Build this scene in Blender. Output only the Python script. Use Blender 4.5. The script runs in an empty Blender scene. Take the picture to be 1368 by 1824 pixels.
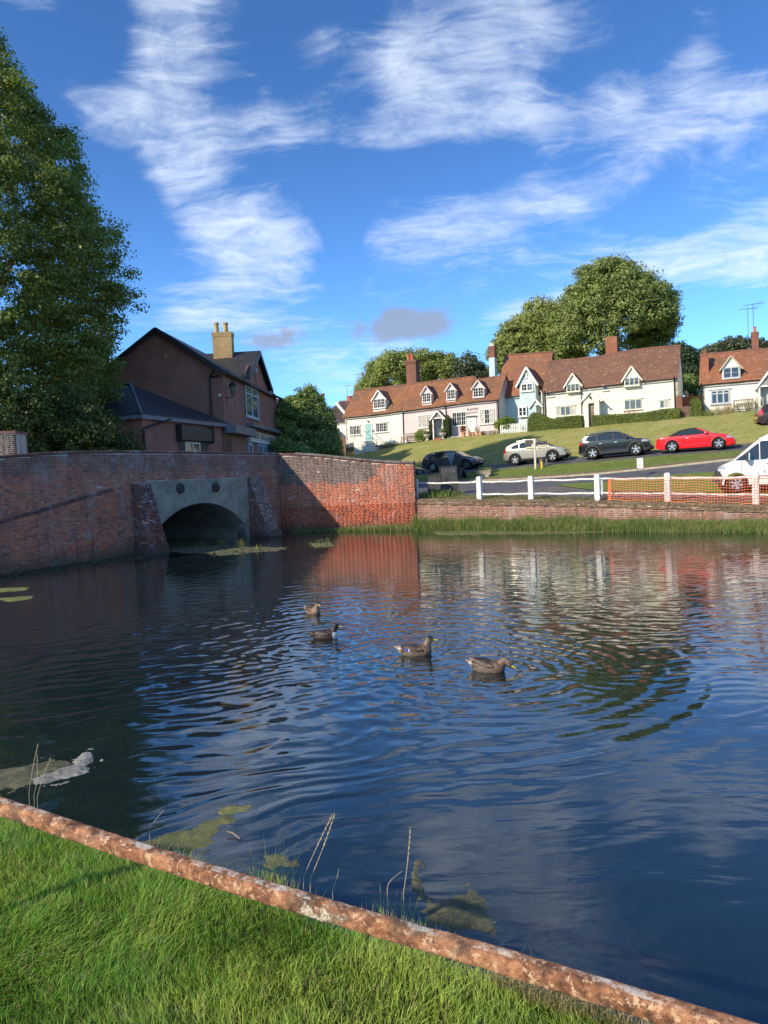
import bpy, bmesh, math, random
import numpy as np
from mathutils import Vector, Matrix, noise as mnoise
from mathutils.bvhtree import BVHTree
from mathutils.geometry import tessellate_polygon
R = math.radians
random.seed(7)
rng = np.random.default_rng(11)
scene = bpy.context.scene
COL = scene.collection

# ---------------------------------------------------------------- camera
FPX, CX, CY = 1265.0, 684.0, 912.0          # focal length and centre of the 1368 x 1824 frame, in pixels
CAMZ, PITCH, ROLL = 2.6, math.atan(62 / 1265.0), math.atan(.045)
F_ = Vector((0, math.cos(PITCH), -math.sin(PITCH)))
U0 = Vector((0, math.sin(PITCH), math.cos(PITCH)))
R0 = Vector((1, 0, 0))
R_ = R0 * math.cos(ROLL) - U0 * -math.sin(ROLL) * -1
R_ = (R0 * math.cos(ROLL) - U0 * math.sin(ROLL)).normalized()
U_ = (R0 * math.sin(ROLL) + U0 * math.cos(ROLL)).normalized()
CAM = Vector((0, 0, CAMZ))
cam_data = bpy.data.cameras.new("camera")
cam = bpy.data.objects.new("camera", cam_data)
COL.objects.link(cam)
m = Matrix((R_, U_, -F_)).transposed().to_4x4()
m.translation = CAM
cam.matrix_world = m
cam_data.sensor_fit = 'VERTICAL'
cam_data.sensor_height = 24.0
cam_data.sensor_width = 18.0
cam_data.lens = 24.0 * FPX / 1824.0
cam_data.clip_start = .05
cam_data.clip_end = 5000
scene.camera = cam

def ray(px, py):
    return F_ + R_ * ((px - CX) / FPX) + U_ * ((CY - py) / FPX)
def P(px, py, d):
    r = ray(px, py)
    return CAM + r * (d / r.y)
def Zp(px, py, z):
    r = ray(px, py)
    return CAM + r * ((z - CAMZ) / r.z)

# ---------------------------------------------------------------- light
SUN_AZ, SUN_EL = R(56), R(30)               # sun stands behind the left shoulder
sun_dir = Vector((-math.sin(SUN_AZ) * math.cos(SUN_EL), -math.cos(SUN_AZ) * math.cos(SUN_EL), math.sin(SUN_EL)))
sd = bpy.data.lights.new("sun", 'SUN')
sd.energy = 4.4
sd.angle = R(.55)
sd.color = (1.0, .86, .66)
so = bpy.data.objects.new("sun", sd)
so.rotation_euler = (-sun_dir).to_track_quat('-Z', 'Y').to_euler()
so.location = (0, 0, 60)
COL.objects.link(so)
scene.view_settings.view_transform = 'Standard'
scene.view_settings.look = 'None'
scene.view_settings.exposure = 0.50
scene.view_settings.gamma = 1.0
scene.view_settings.use_curve_mapping = False
scene.render.engine = 'CYCLES'
scene.cycles.max_bounces = 6
scene.cycles.transparent_max_bounces = 6
scene.cycles.use_denoising = True

# ---------------------------------------------------------------- node helper
class NT:
    def __init__(s, tree):
        s.t = tree; s.n = tree.nodes; s.l = tree.links
    def new(s, typ, **kw):
        nd = s.n.new(typ)
        for k, v in kw.items():
            setattr(nd, k, v)
        return nd
    def link(s, a, b):
        s.l.new(a, b)
    def val(s, inp, v):
        if isinstance(v, bpy.types.NodeSocket):
            s.l.new(v, inp)
        else:
            if inp.type == 'RGBA' and not isinstance(v, (int, float)) and len(v) == 3:
                v = (*v, 1)
            inp.default_value = v
    def math(s, op, a, b=0.0, c=None, clamp=False):
        nd = s.new('ShaderNodeMath', operation=op, use_clamp=clamp)
        s.val(nd.inputs[0], a); s.val(nd.inputs[1], b)
        if c is not None: s.val(nd.inputs[2], c)
        return nd.outputs[0]
    def vmath(s, op, a, b=(0, 0, 0), scale=None):
        nd = s.new('ShaderNodeVectorMath', operation=op)
        s.val(nd.inputs[0], a)
        if op != 'LENGTH' and op != 'NORMALIZE' and op != 'SCALE': s.val(nd.inputs[1], b)
        if scale is not None: s.val(nd.inputs['Scale'], scale)
        return nd.outputs['Value'] if op in ('LENGTH', 'DOT_PRODUCT', 'DISTANCE') else nd.outputs[0]
    def noise(s, vec, scale, detail=3, rough=.55, dist=0.0, col=False):
        nd = s.new('ShaderNodeTexNoise')
        if vec is not None: s.link(vec, nd.inputs['Vector'])
        s.val(nd.inputs['Scale'], scale); nd.inputs['Detail'].default_value = detail
        nd.inputs['Roughness'].default_value = rough; s.val(nd.inputs['Distortion'], dist)
        return nd.outputs['Color' if col else 'Fac']
    def voro(s, vec, scale, feature='F1', out='Distance'):
        nd = s.new('ShaderNodeTexVoronoi', feature=feature)
        if vec is not None: s.link(vec, nd.inputs['Vector'])
        s.val(nd.inputs['Scale'], scale)
        return nd.outputs[out]
    def ramp(s, fac, a, b, lo=0.0, hi=1.0, smooth=True):
        nd = s.new('ShaderNodeMapRange', interpolation_type='SMOOTHSTEP' if smooth else 'LINEAR')
        s.val(nd.inputs[0], fac); s.val(nd.inputs[1], a); s.val(nd.inputs[2], b)
        s.val(nd.inputs[3], lo); s.val(nd.inputs[4], hi)
        return nd.outputs[0]
    def mix(s, fac, a, b, mode='MIX'):
        nd = s.new('ShaderNodeMix', data_type='RGBA', blend_type=mode)
        s.val(nd.inputs['Factor'], fac)
        s.val(nd.inputs[6], a); s.val(nd.inputs[7], b)
        return nd.outputs[2]
    def mapping(s, vec, loc=(0, 0, 0), rot=(0, 0, 0), sc=(1, 1, 1)):
        nd = s.new('ShaderNodeMapping')
        s.link(vec, nd.inputs['Vector'])
        nd.inputs['Location'].default_value = loc; nd.inputs['Rotation'].default_value = rot
        nd.inputs['Scale'].default_value = sc
        return nd.outputs[0]
    def comb(s, x, y, z=0.0):
        nd = s.new('ShaderNodeCombineXYZ')
        s.val(nd.inputs[0], x); s.val(nd.inputs[1], y); s.val(nd.inputs[2], z)
        return nd.outputs[0]
    def sep(s, v):
        nd = s.new('ShaderNodeSeparateXYZ'); s.link(v, nd.inputs[0]); return nd.outputs

# ---------------------------------------------------------------- sky with cirrus
world = bpy.data.worlds.new("World")
scene.world = world
world.use_nodes = True
w = NT(world.node_tree)
for nd in list(w.n): w.n.remove(nd)
w_out = w.new('ShaderNodeOutputWorld'); w_bg = w.new('ShaderNodeBackground')
sky = w.new('ShaderNodeTexSky', sky_type='NISHITA')
sky.sun_disc = False
sky.sun_elevation = SUN_EL
# Nishita: rotation 0 puts the sun towards +Y, turning clockwise seen from above
sky.sun_rotation = math.atan2(sun_dir.x, sun_dir.y)
sky.altitude = 60; sky.air_density = 1.0; sky.dust_density = .35; sky.ozone_density = 2.6
tc = w.new('ShaderNodeTexCoord').outputs['Generated']
dx, dy, dz = w.sep(tc)
az = w.math('ARCTAN2', dx, dy)
el = w.math('ARCSINE', dz)
ae = w.comb(az, el, 0.0)
def azel(px, py):
    r = ray(px, py).normalized()
    return math.atan2(r.x, r.y), math.asin(r.z)
# (px, py, radius along, radius across, angle deg, weight) of cloud sheets as seen from the pond
SHEETS = [
 (335, 60, 190, 95, 88, .95), (275, 205, 170, 85, 80, .9), (175, 200, 90, 60, 20, .6), (335, 320, 120, 65, -78, .85),
 (425, 450, 160, 125, -60, 1.0), (330, 555, 120, 45, 5, .95), (500, 420, 90, 110, -80, .7), (430, 225, 150, 45, 0, .6),
 (620, 238, 200, 34, 4, .85), (850, 215, 190, 50, 4, .85), (1120, 215, 230, 55, 4, 1.0), (1300, 195, 130, 50, 5, 1.0),
 (1150, 285, 95, 50, 15, .95), (1290, 280, 110, 60, 40, .8), (960, 260, 60, 60, 80, .5), (520, 120, 170, 80, 20, .4),
 (880, 80, 230, 110, 15, 1.15), (730, 110, 75, 75, 60, .9), (1240, 90, 75, 55, 50, .95), (1125, 135, 80, 45, 20, .7), (640, 60, 120, 60, 30, .3),
 (790, 430, 220, 90, 5, 1.05), (1010, 360, 140, 50, -20, .8), (1150, 470, 300, 75, 2, 1.1), (1350, 430, 150, 80, 5, 1.0),
 (930, 558, 110, 22, 10, .85), (520, 590, 150, 36, -5, .8), (640, 640, 180, 40, 5, .85), (700, 690, 200, 45, 0, .75),
 (50, 0, 70, 20, 0, .8), (1320, 340, 50, 12, 0, .5), (1480, 250, 160, 70, 10, .9), (1500, 480, 180, 80, 0, .9),
 (600, 345, 75, 95, 0, -1.0), (612, 470, 45, 60, 0, -.7), (215, 380, 75, 95, 0, -1.0), (790, 300, 170, 38, 0, -.9), (1130, 395, 110, 40, -15, -.55), (500, 60, 60, 60, 0, -.35), (180, 60, 60, 90, 0, -.6), (1180, 60, 50, 40, 0, -.5), (860, 170, 60, 22, 0, -.5), (1010, 130, 60, 40, 0, -.4),
 (-160, 300, 220, 120, 40, .7), (-300, 620, 260, 70, 5, .7), (1700, 100, 260, 90, 20, .8), (300, -260, 260, 140, 60, .8), (1000, -220, 320, 120, 15, .8),
]
def sheet_mask(px, py, ra, rb, ang, wt):
    a0, e0 = azel(px, py)
    a1, e1 = azel(px + 5, py)
    sc = math.hypot(a1 - a0, e1 - e0) / 5
    mp = w.new('ShaderNodeMapping', vector_type='TEXTURE')
    w.link(ae, mp.inputs['Vector'])
    mp.inputs['Location'].default_value = (a0, e0, 0)
    mp.inputs['Rotation'].default_value = (0, 0, R(ang))
    mp.inputs['Scale'].default_value = (ra * sc, rb * sc, 1)
    ln = w.vmath('LENGTH', mp.outputs[0])
    return w.ramp(ln, 0.0, 1.45, wt, 0.0)
acc = None
for s_ in SHEETS:
    mk = sheet_mask(*s_)
    acc = mk if acc is None else w.math('ADD', acc, mk)
# behind and beside the frame: broken cirrus everywhere
away = w.ramp(w.vmath('LENGTH', w.vmath('SUBTRACT', ae, (0.0, .30, 0.0))), .85, 1.5, 0.0, .55)
acc = w.math('ADD', acc, away)
acc = w.math('MAXIMUM', w.math('MINIMUM', acc, 1.2), 0.0)
# cirrus plane coordinates
zc = w.math('ADD', w.math('MAXIMUM', dz, 0.0), .12)
pl = w.comb(w.math('DIVIDE', dx, zc), w.math('DIVIDE', dy, zc), 0.0)
warp = w.vmath('SCALE', w.vmath('SUBTRACT', w.noise(pl, .9, 4, .6, 0, True), (.5, .5, .5)), scale=.85)
plw = w.vmath('ADD', pl, warp)
n1 = w.noise(w.mapping(plw, rot=(0, 0, R(38)), sc=(1.0, 2.4, 1)), 1.6, 10, .60, .35)
n2 = w.noise(w.mapping(plw, rot=(0, 0, R(20)), sc=(1.6, 4.2, 1)), 4.2, 10, .64, .4)
n3 = w.noise(w.mapping(ae, rot=(0, 0, R(-25)), sc=(1, 1.8, 1)), 9.0, 10, .66, .6)
nn = w.math('ADD', w.math('MULTIPLY', n1, .40), w.math('ADD', w.math('MULTIPLY', n2, .28), w.math('MULTIPLY', n3, .32)))
dens = w.math('ADD', w.math('MULTIPLY', acc, .56), w.math('MULTIPLY', w.math('SUBTRACT', nn, .5), 3.3))
alpha = w.ramp(dens, .10, 1.35, 0.0, .88)
alpha = w.math('MULTIPLY', alpha, w.ramp(acc, .02, .35, 0.0, 1.0))
# small grey cumulus
g_a = w.math('MAXIMUM', sheet_mask(722, 579, 110, 36, 2, 1.15), w.math('MAXIMUM', sheet_mask(490, 602, 76, 30, 8, .72), sheet_mask(330, 566, 50, 16, 0, .45)))
g_n = w.noise(ae, 26.0, 6, .6, .3)
g_al = w.ramp(w.math('ADD', g_a, w.math('MULTIPLY', w.math('SUBTRACT', g_n, .5), 1.5)), .22, .8, 0.0, .80)
skyc = w.mix(1.0, sky.outputs[0], (.355, .60, .90), 'MULTIPLY')
hz = w.ramp(dz, 0.0, .50, 1.55, .98)
skyc = w.mix(1.0, skyc, w.comb(w.math('MULTIPLY', hz, 1.0), hz, hz), 'MULTIPLY')
cl = w.mix(alpha, skyc, (4.7, 5.2, 6.0))
cl = w.mix(g_al, cl, (1.75, 1.95, 2.4))
w.link(cl, w_bg.inputs['Color'])
w_bg.inputs['Strength'].default_value = .15
w.link(w_bg.outputs[0], w_out.inputs['Surface'])

# ---------------------------------------------------------------- object helpers
def tag(o, label=None, cat=None, group=None, kind=None):
    if label: o['label'] = label
    if cat: o['category'] = cat
    if group: o['group'] = group
    if kind: o['kind'] = kind
    return o
def thing(name, label, cat, loc=(0, 0, 0), rz=0.0, group=None):
    o = bpy.data.objects.new(name, None)
    o.empty_display_size = .3
    o.location = loc; o.rotation_euler = (0, 0, rz)
    COL.objects.link(o)
    return tag(o, label, cat, group)
def root_of(o):
    while o.parent is not None: o = o.parent
    return o
class MB:
    def __init__(s): s.v = []; s.f = []; s.m = []
    def quad(s, *pts, m=0):
        b = len(s.v); s.v += [tuple(p) for p in pts]; s.f.append(tuple(range(b, b + len(pts)))); s.m.append(m)
    def poly(s, pts, m=0): s.quad(*pts, m=m)
    def hexa(s, c, m=0):
        """c: 8 corners, bottom ring 0-3 then top ring 4-7 (same order)"""
        b = len(s.v); s.v += [tuple(p) for p in c]
        for f in ((3, 2, 1, 0), (4, 5, 6, 7), (0, 1, 5, 4), (1, 2, 6, 5), (2, 3, 7, 6), (3, 0, 4, 7)):
            s.f.append(tuple(b + i for i in f)); s.m.append(m)
    def box(s, x0, x1, y0, y1, z0, z1, m=0):
        s.hexa([(x0, y0, z0), (x1, y0, z0), (x1, y1, z0), (x0, y1, z0), (x0, y0, z1), (x1, y0, z1), (x1, y1, z1), (x0, y1, z1)], m)
    def fbox(s, pl, u0, u1, z0, z1, o0, o1, m=0):
        """box on a facade plane: u along, z up, o outward"""
        c = [pl.pt(u, z, o) for (u, z, o) in ((u0, z0, o1), (u1, z0, o1), (u1, z0, o0), (u0, z0, o0), (u0, z1, o1), (u1, z1, o1), (u1, z1, o0), (u0, z1, o0))]
        s.hexa(c, m)
    def bar(s, a, b, w_, h_=None, up=Vector((0, 0, 1)), m=0):
        a = Vector(a); b = Vector(b); d = (b - a).normalized()
        if abs(d.dot(up)) > .98: up = Vector((1, 0, 0))
        x = d.cross(up).normalized(); y = x.cross(d).normalized()
        h_ = w_ if h_ is None else h_
        x = x * (w_ / 2); y = y * (h_ / 2)
        s.hexa([a - x - y, a + x - y, a + x + y, a - x + y, b - x - y, b + x - y, b + x + y, b - x + y], m)
    def tube(s, pts, rad, n=8, m=0, cap=True):
        pts = [Vector(p) for p in pts]
        rads = rad if isinstance(rad, (list, tuple)) else [rad] * len(pts)
        base = len(s.v); px_ = None
        for i, p in enumerate(pts):
            d = (pts[min(i + 1, len(pts) - 1)] - pts[max(i - 1, 0)]).normalized()
            if px_ is None:
                a = Vector((0, 0, 1)) if abs(d.z) < .9 else Vector((1, 0, 0))
                px_ = d.cross(a).normalized()
            px_ = (px_ - d * px_.dot(d)).normalized()
            py_ = d.cross(px_)
            for k in range(n):
                t = 2 * math.pi * k / n
                s.v.append(tuple(p + (px_ * math.cos(t) + py_ * math.sin(t)) * rads[i]))
        for i in range(len(pts) - 1):
            for k in range(n):
                a = base + i * n + k; b = base + i * n + (k + 1) % n
                s.f.append((a, b, b + n, a + n)); s.m.append(m)
        if cap:
            s.f.append(tuple(base + k for k in reversed(range(n)))); s.m.append(m)
            s.f.append(tuple(base + (len(pts) - 1) * n + k for k in range(n))); s.m.append(m)
    def lathe(s, c, prof, n=16, axis=Vector((0, 0, 1)), m=0):
        c = Vector(c); axis = Vector(axis).normalized()
        a = Vector((0, 0, 1)) if abs(axis.z) < .9 else Vector((1, 0, 0))
        x = axis.cross(a).normalized(); y = axis.cross(x)
        base = len(s.v)
        for (r_, h_) in prof:
            for k in range(n):
                t = 2 * math.pi * k / n
                s.v.append(tuple(c + axis * h_ + (x * math.cos(t) + y * math.sin(t)) * r_))
        for i in range(len(prof) - 1):
            for k in range(n):
                p = base + i * n + k; q = base + i * n + (k + 1) % n
                s.f.append((p, q, q + n, p + n)); s.m.append(m)
    def grid(s, rows, m=0):
        base = len(s.v); nr = len(rows); nc = len(rows[0])
        for r_ in rows: s.v += [tuple(p) for p in r_]
        for i in range(nr - 1):
            for j in range(nc - 1):
                a = base + i * nc + j
                s.f.append((a, a + 1, a + nc + 1, a + nc)); s.m.append(m)
    def build(s, name, mats, parent=None, smooth=False, local=False, uv=True, label=None, cat=None, group=None, kind=None, fix=True):
        me = bpy.data.meshes.new(name)
        v = s.v
        if parent is not None and not local:
            o0 = root_of(parent).location
            v = [(p[0] - o0.x, p[1] - o0.y, p[2] - o0.z) for p in v]
        me.from_pydata(v, [], s.f)
        if not isinstance(mats, (list, tuple)): mats = [mats]
        for mt in mats: me.materials.append(mt)
        if len(mats) > 1: me.polygons.foreach_set('material_index', s.m)
        if fix:
            bm = bmesh.new(); bm.from_mesh(me)
            bmesh.ops.remove_doubles(bm, verts=bm.verts, dist=1e-5)
            bmesh.ops.recalc_face_normals(bm, faces=bm.faces)
            bm.to_mesh(me); bm.free()
        if smooth: me.polygons.foreach_set('use_smooth', [True] * len(me.polygons))
        if uv: box_uv(me)
        me.update()
        o = bpy.data.objects.new(name, me)
        COL.objects.link(o)
        if parent is not None: o.parent = parent
        return tag(o, label, cat, group, kind)
def box_uv(me):
    """metric uv: u along the horizontal tangent of the face, v up the face"""
    lay = me.uv_layers.new(name='uv')
    n = len(me.loops)
    if n == 0: return
    npo = len(me.polygons)
    co = np.empty(len(me.vertices) * 3); me.vertices.foreach_get('co', co); co = co.reshape(-1, 3)
    vi = np.empty(n, dtype=np.int64); me.loops.foreach_get('vertex_index', vi)
    nor = np.empty(npo * 3); me.polygons.foreach_get('normal', nor); nor = nor.reshape(-1, 3)
    tot = np.empty(npo, dtype=np.int64); me.polygons.foreach_get('loop_total', tot)
    ln = np.repeat(nor, tot, axis=0)
    t = np.stack([-ln[:, 1], ln[:, 0], np.zeros(n)], 1)
    L = np.linalg.norm(t, axis=1)
    flat = L < .05
    t[flat] = (1, 0, 0); L[flat] = 1
    t /= L[:, None]
    b = np.cross(ln, t)
    p = co[vi]
    uv = np.stack([(p * t).sum(1), (p * b).sum(1)], 1)
    lay.data.foreach_set('uv', uv.ravel())
def np_mesh(name, verts, faces, mat, parent=None, smooth=False, **kw):
    """verts (n,3); faces (m,k) uniform; world coordinates"""
    me = bpy.data.meshes.new(name)
    v = np.asarray(verts, dtype=np.float32)
    if parent is not None:
        o0 = root_of(parent).location
        v = v - np.array([o0.x, o0.y, o0.z], dtype=np.float32)
    f = np.asarray(faces, dtype=np.int32)
    me.vertices.add(len(v)); me.vertices.foreach_set('co', v.ravel())
    me.loops.add(f.size); me.loops.foreach_set('vertex_index', f.ravel())
    me.polygons.add(len(f))
    me.polygons.foreach_set('loop_start', np.arange(0, f.size, f.shape[1], dtype=np.int32))
    me.polygons.foreach_set('loop_total', np.full(len(f), f.shape[1], dtype=np.int32))
    if smooth: me.polygons.foreach_set('use_smooth', np.ones(len(f), dtype=bool))
    me.update(calc_edges=True)
    if mat is not None: me.materials.append(mat)
    o = bpy.data.objects.new(name, me); COL.objects.link(o)
    if parent is not None: o.parent = parent
    return tag(o, kw.get('label'), kw.get('cat'), kw.get('group'), kw.get('kind'))

class Plane:
    """vertical facade plane through two plan points; u from p0, outward normal towards the viewer side"""
    def __init__(s, p0, p1, off=0.0):
        s.p0 = Vector((p0[0], p0[1])); d = Vector((p1[0], p1[1])) - s.p0
        s.len = d.length; s.d = d.normalized(); s.n = Vector((s.d.y, -s.d.x))
        if off: s.p0 = s.p0 + s.n * off
    def pt(s, u, z, o=0.0):
        q = s.p0 + s.d * u + s.n * o
        return Vector((q.x, q.y, z))
    def uz(s, px, py, o=0.0):
        r = ray(px, py)
        q0 = s.p0 + s.n * o
        # CAM.xy + t r.xy  on line: dot(n, .) = dot(n,q0)
        t = (s.n.dot(q0) - s.n.dot(Vector((CAM.x, CAM.y)))) / s.n.dot(Vector((r.x, r.y)))
        p = CAM + r * t
        return (Vector((p.x, p.y)) - q0).dot(s.d), p.z
    def at(s, px, py, o=0.0):
        u, z = s.uz(px, py, o); return s.pt(u, z, o)
    def shift(s, off):
        q = Plane((0, 0), (1, 0)); q.p0 = s.p0 + s.n * off; q.len = s.len; q.d = s.d; q.n = s.n
        return q
def text_mesh(name, body, mat, mat_world, size, parent=None, extrude=.004, align='CENTER', shear=0.0):
    cu = bpy.data.curves.new(name, 'FONT'); cu.body = body; cu.size = size; cu.extrude = extrude
    cu.align_x = align; cu.align_y = 'CENTER'; cu.shear = shear; cu.resolution_u = 3
    t = bpy.data.objects.new(name, cu); COL.objects.link(t)
    dg = bpy.context.evaluated_depsgraph_get(); dg.update()
    me = bpy.data.meshes.new_from_object(t.evaluated_get(dg))
    bpy.data.objects.remove(t)
    me.transform(mat_world)
    if parent is not None:
        o0 = root_of(parent).location
        me.transform(Matrix.Translation(-o0))
    me.materials.clear(); me.materials.append(mat)
    o = bpy.data.objects.new(name, me); COL.objects.link(o)
    if parent is not None: o.parent = parent
    return o
def facade_matrix(pl, u, z, off):
    p = pl.pt(u, z, off)
    mm = Matrix(((pl.d.x, 0, pl.n.x, p.x), (pl.d.y, 0, pl.n.y, p.y), (0, 1, 0, p.z), (0, 0, 0, 1)))
    return mm
# ---------------------------------------------------------------- materials
def newmat(name):
    mt = bpy.data.materials.new(name); mt.use_nodes = True
    n = NT(mt.node_tree)
    bs = n.n['Principled BSDF']
    return mt, n, bs
def geo_pos(n): return n.new('ShaderNodeNewGeometry').outputs['Position']
def bump(n, bs, h, strength=.5, dist=.01):
    b = n.new('ShaderNodeBump'); b.inputs['Strength'].default_value = strength; b.inputs['Distance'].default_value = dist
    n.link(h, b.inputs['Height']); n.link(b.outputs[0], bs.inputs['Normal'])
def M_plain(name, col, rough=.6, metal=0.0, var=.12, scale=6.0, bumpd=0.0, spec=None, coat=0.0):
    mt, n, bs = newmat(name)
    pos = geo_pos(n)
    nz = n.noise(pos, scale, 5, .6)
    f = n.ramp(nz, .3, .7, 1 - var, 1 + var)
    c = n.mix(1.0, (*col, 1), n.comb(f, f, f), 'MULTIPLY')
    n.link(c, bs.inputs['Base Color'])
    bs.inputs['Roughness'].default_value = rough; bs.inputs['Metallic'].default_value = metal
    if coat: bs.inputs['Coat Weight'].default_value = coat; bs.inputs['Coat Roughness'].default_value = .04
    if spec is not None: bs.inputs['Specular IOR Level'].default_value = spec
    if bumpd: bump(n, bs, n.noise(pos, scale * 5, 4, .6), .6, bumpd)
    return mt
def M_render(name, col, dirt=(.45, .42, .33), amt=.35):
    """limewashed, slightly uneven plaster"""
    mt, n, bs = newmat(name)
    pos = geo_pos(n)
    a = n.noise(pos, 1.1, 5, .6); b = n.noise(n.mapping(pos, sc=(2.5, 2.5, .5)), 2.0, 5, .7)
    f = n.math('MULTIPLY', n.ramp(b, .5, .82), amt)
    c = n.mix(f, (*col, 1), dirt)
    g = n.ramp(a, .3, .7, .94, 1.04)
    c = n.mix(1.0, c, n.comb(g, g, g), 'MULTIPLY')
    n.link(c, bs.inputs['Base Color']); bs.inputs['Roughness'].default_value = .85
    bump(n, bs, n.math('ADD', n.noise(pos, 3.0, 3, .5), n.math('MULTIPLY', n.noise(pos, 22, 4, .6), .25)), .8, .05)
    return mt
def M_tiles(name, c1, c2, c3, tw=.17, th=.105, moss=.5, slate=False):
    mt, n, bs = newmat(name)
    uv = n.new('ShaderNodeUVMap').outputs[0]
    pos = geo_pos(n)
    wob = n.vmath('ADD', uv, n.vmath('SCALE', n.vmath('SUBTRACT', n.noise(uv, 1.4, 2, .5, 0, True), (.5, .5, .5)), scale=.10))
    br = n.new('ShaderNodeTexBrick'); n.link(wob, br.inputs['Vector'])
    br.inputs['Color1'].default_value = (0, 0, 0, 1); br.inputs['Color2'].default_value = (1, 1, 1, 1); br.inputs['Mortar'].default_value = (.5, .5, .5, 1)
    br.inputs['Scale'].default_value = 1.0; br.inputs['Brick Width'].default_value = tw; br.inputs['Row Height'].default_value = th
    br.inputs['Mortar Size'].default_value = .008; br.inputs['Mortar Smooth'].default_value = .3; br.offset = .5
    rnd = n.sep(br.outputs['Color'])[0]
    big = n.noise(pos, .7, 5, .65)
    c = n.mix(n.ramp(rnd, .1, .9), (*c1, 1), (*c2, 1))
    c = n.mix(n.ramp(big, .42, .68), c, (*c3, 1))
    pale = n.math('GREATER_THAN', rnd, .955 if not slate else 2.0)
    c = n.mix(n.math('MULTIPLY', pale, .6), c, (.46, .33, .22, 1))
    lich = n.ramp(n.noise(pos, 2.6, 6, .7), .55, .78, 0, moss)
    c = n.mix(lich, c, (.16, .135, .05, 1) if not slate else (.06, .065, .06, 1))
    c = n.mix(n.math('MULTIPLY', br.outputs['Fac'], .75), c, (.02, .013, .01, 1))
    n.link(c, bs.inputs['Base Color']); bs.inputs['Roughness'].default_value = .85 if not slate else .55
    row = n.math('FRACT', n.math('DIVIDE', n.sep(wob)[1], th))
    h = n.math('ADD', n.math('MULTIPLY', row, -1.0), n.math('ADD', n.math('MULTIPLY', rnd, .5), n.math('MULTIPLY', br.outputs['Fac'], -.8)))
    bump(n, bs, h, .9, .03 if not slate else .012)
    return mt
def M_brickwall(name, c1, c2, mortar, tint=None, bw=.225, bh=.075):
    """brickwork too far away for single bricks"""
    mt, n, bs = newmat(name)
    uv = n.new('ShaderNodeUVMap').outputs[0]; pos = geo_pos(n)
    br = n.new('ShaderNodeTexBrick'); n.link(uv, br.inputs['Vector'])
    br.inputs['Color1'].default_value = (0, 0, 0, 1); br.inputs['Color2'].default_value = (1, 1, 1, 1)
    br.inputs['Scale'].default_value = 1.0; br.inputs['Brick Width'].default_value = bw; br.inputs['Row Height'].default_value = bh
    br.inputs['Mortar Size'].default_value = .011; br.inputs['Mortar Smooth'].default_value = .15
    rnd = n.sep(br.outputs['Color'])[0]
    c = n.mix(rnd, (*c1, 1), (*c2, 1))
    g = n.ramp(n.noise(pos, .8, 5, .6), .3, .7, .72, 1.22)
    c = n.mix(1.0, c, n.comb(g, g, g), 'MULTIPLY')
    c = n.mix(br.outputs['Fac'], c, (*mortar, 1))
    n.link(c, bs.inputs['Base Color']); bs.inputs['Roughness'].default_value = .9
    bump(n, bs, n.math('SUBTRACT', n.math('MULTIPLY', rnd, .3), br.outputs['Fac']), .8, .012)
    return mt
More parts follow.
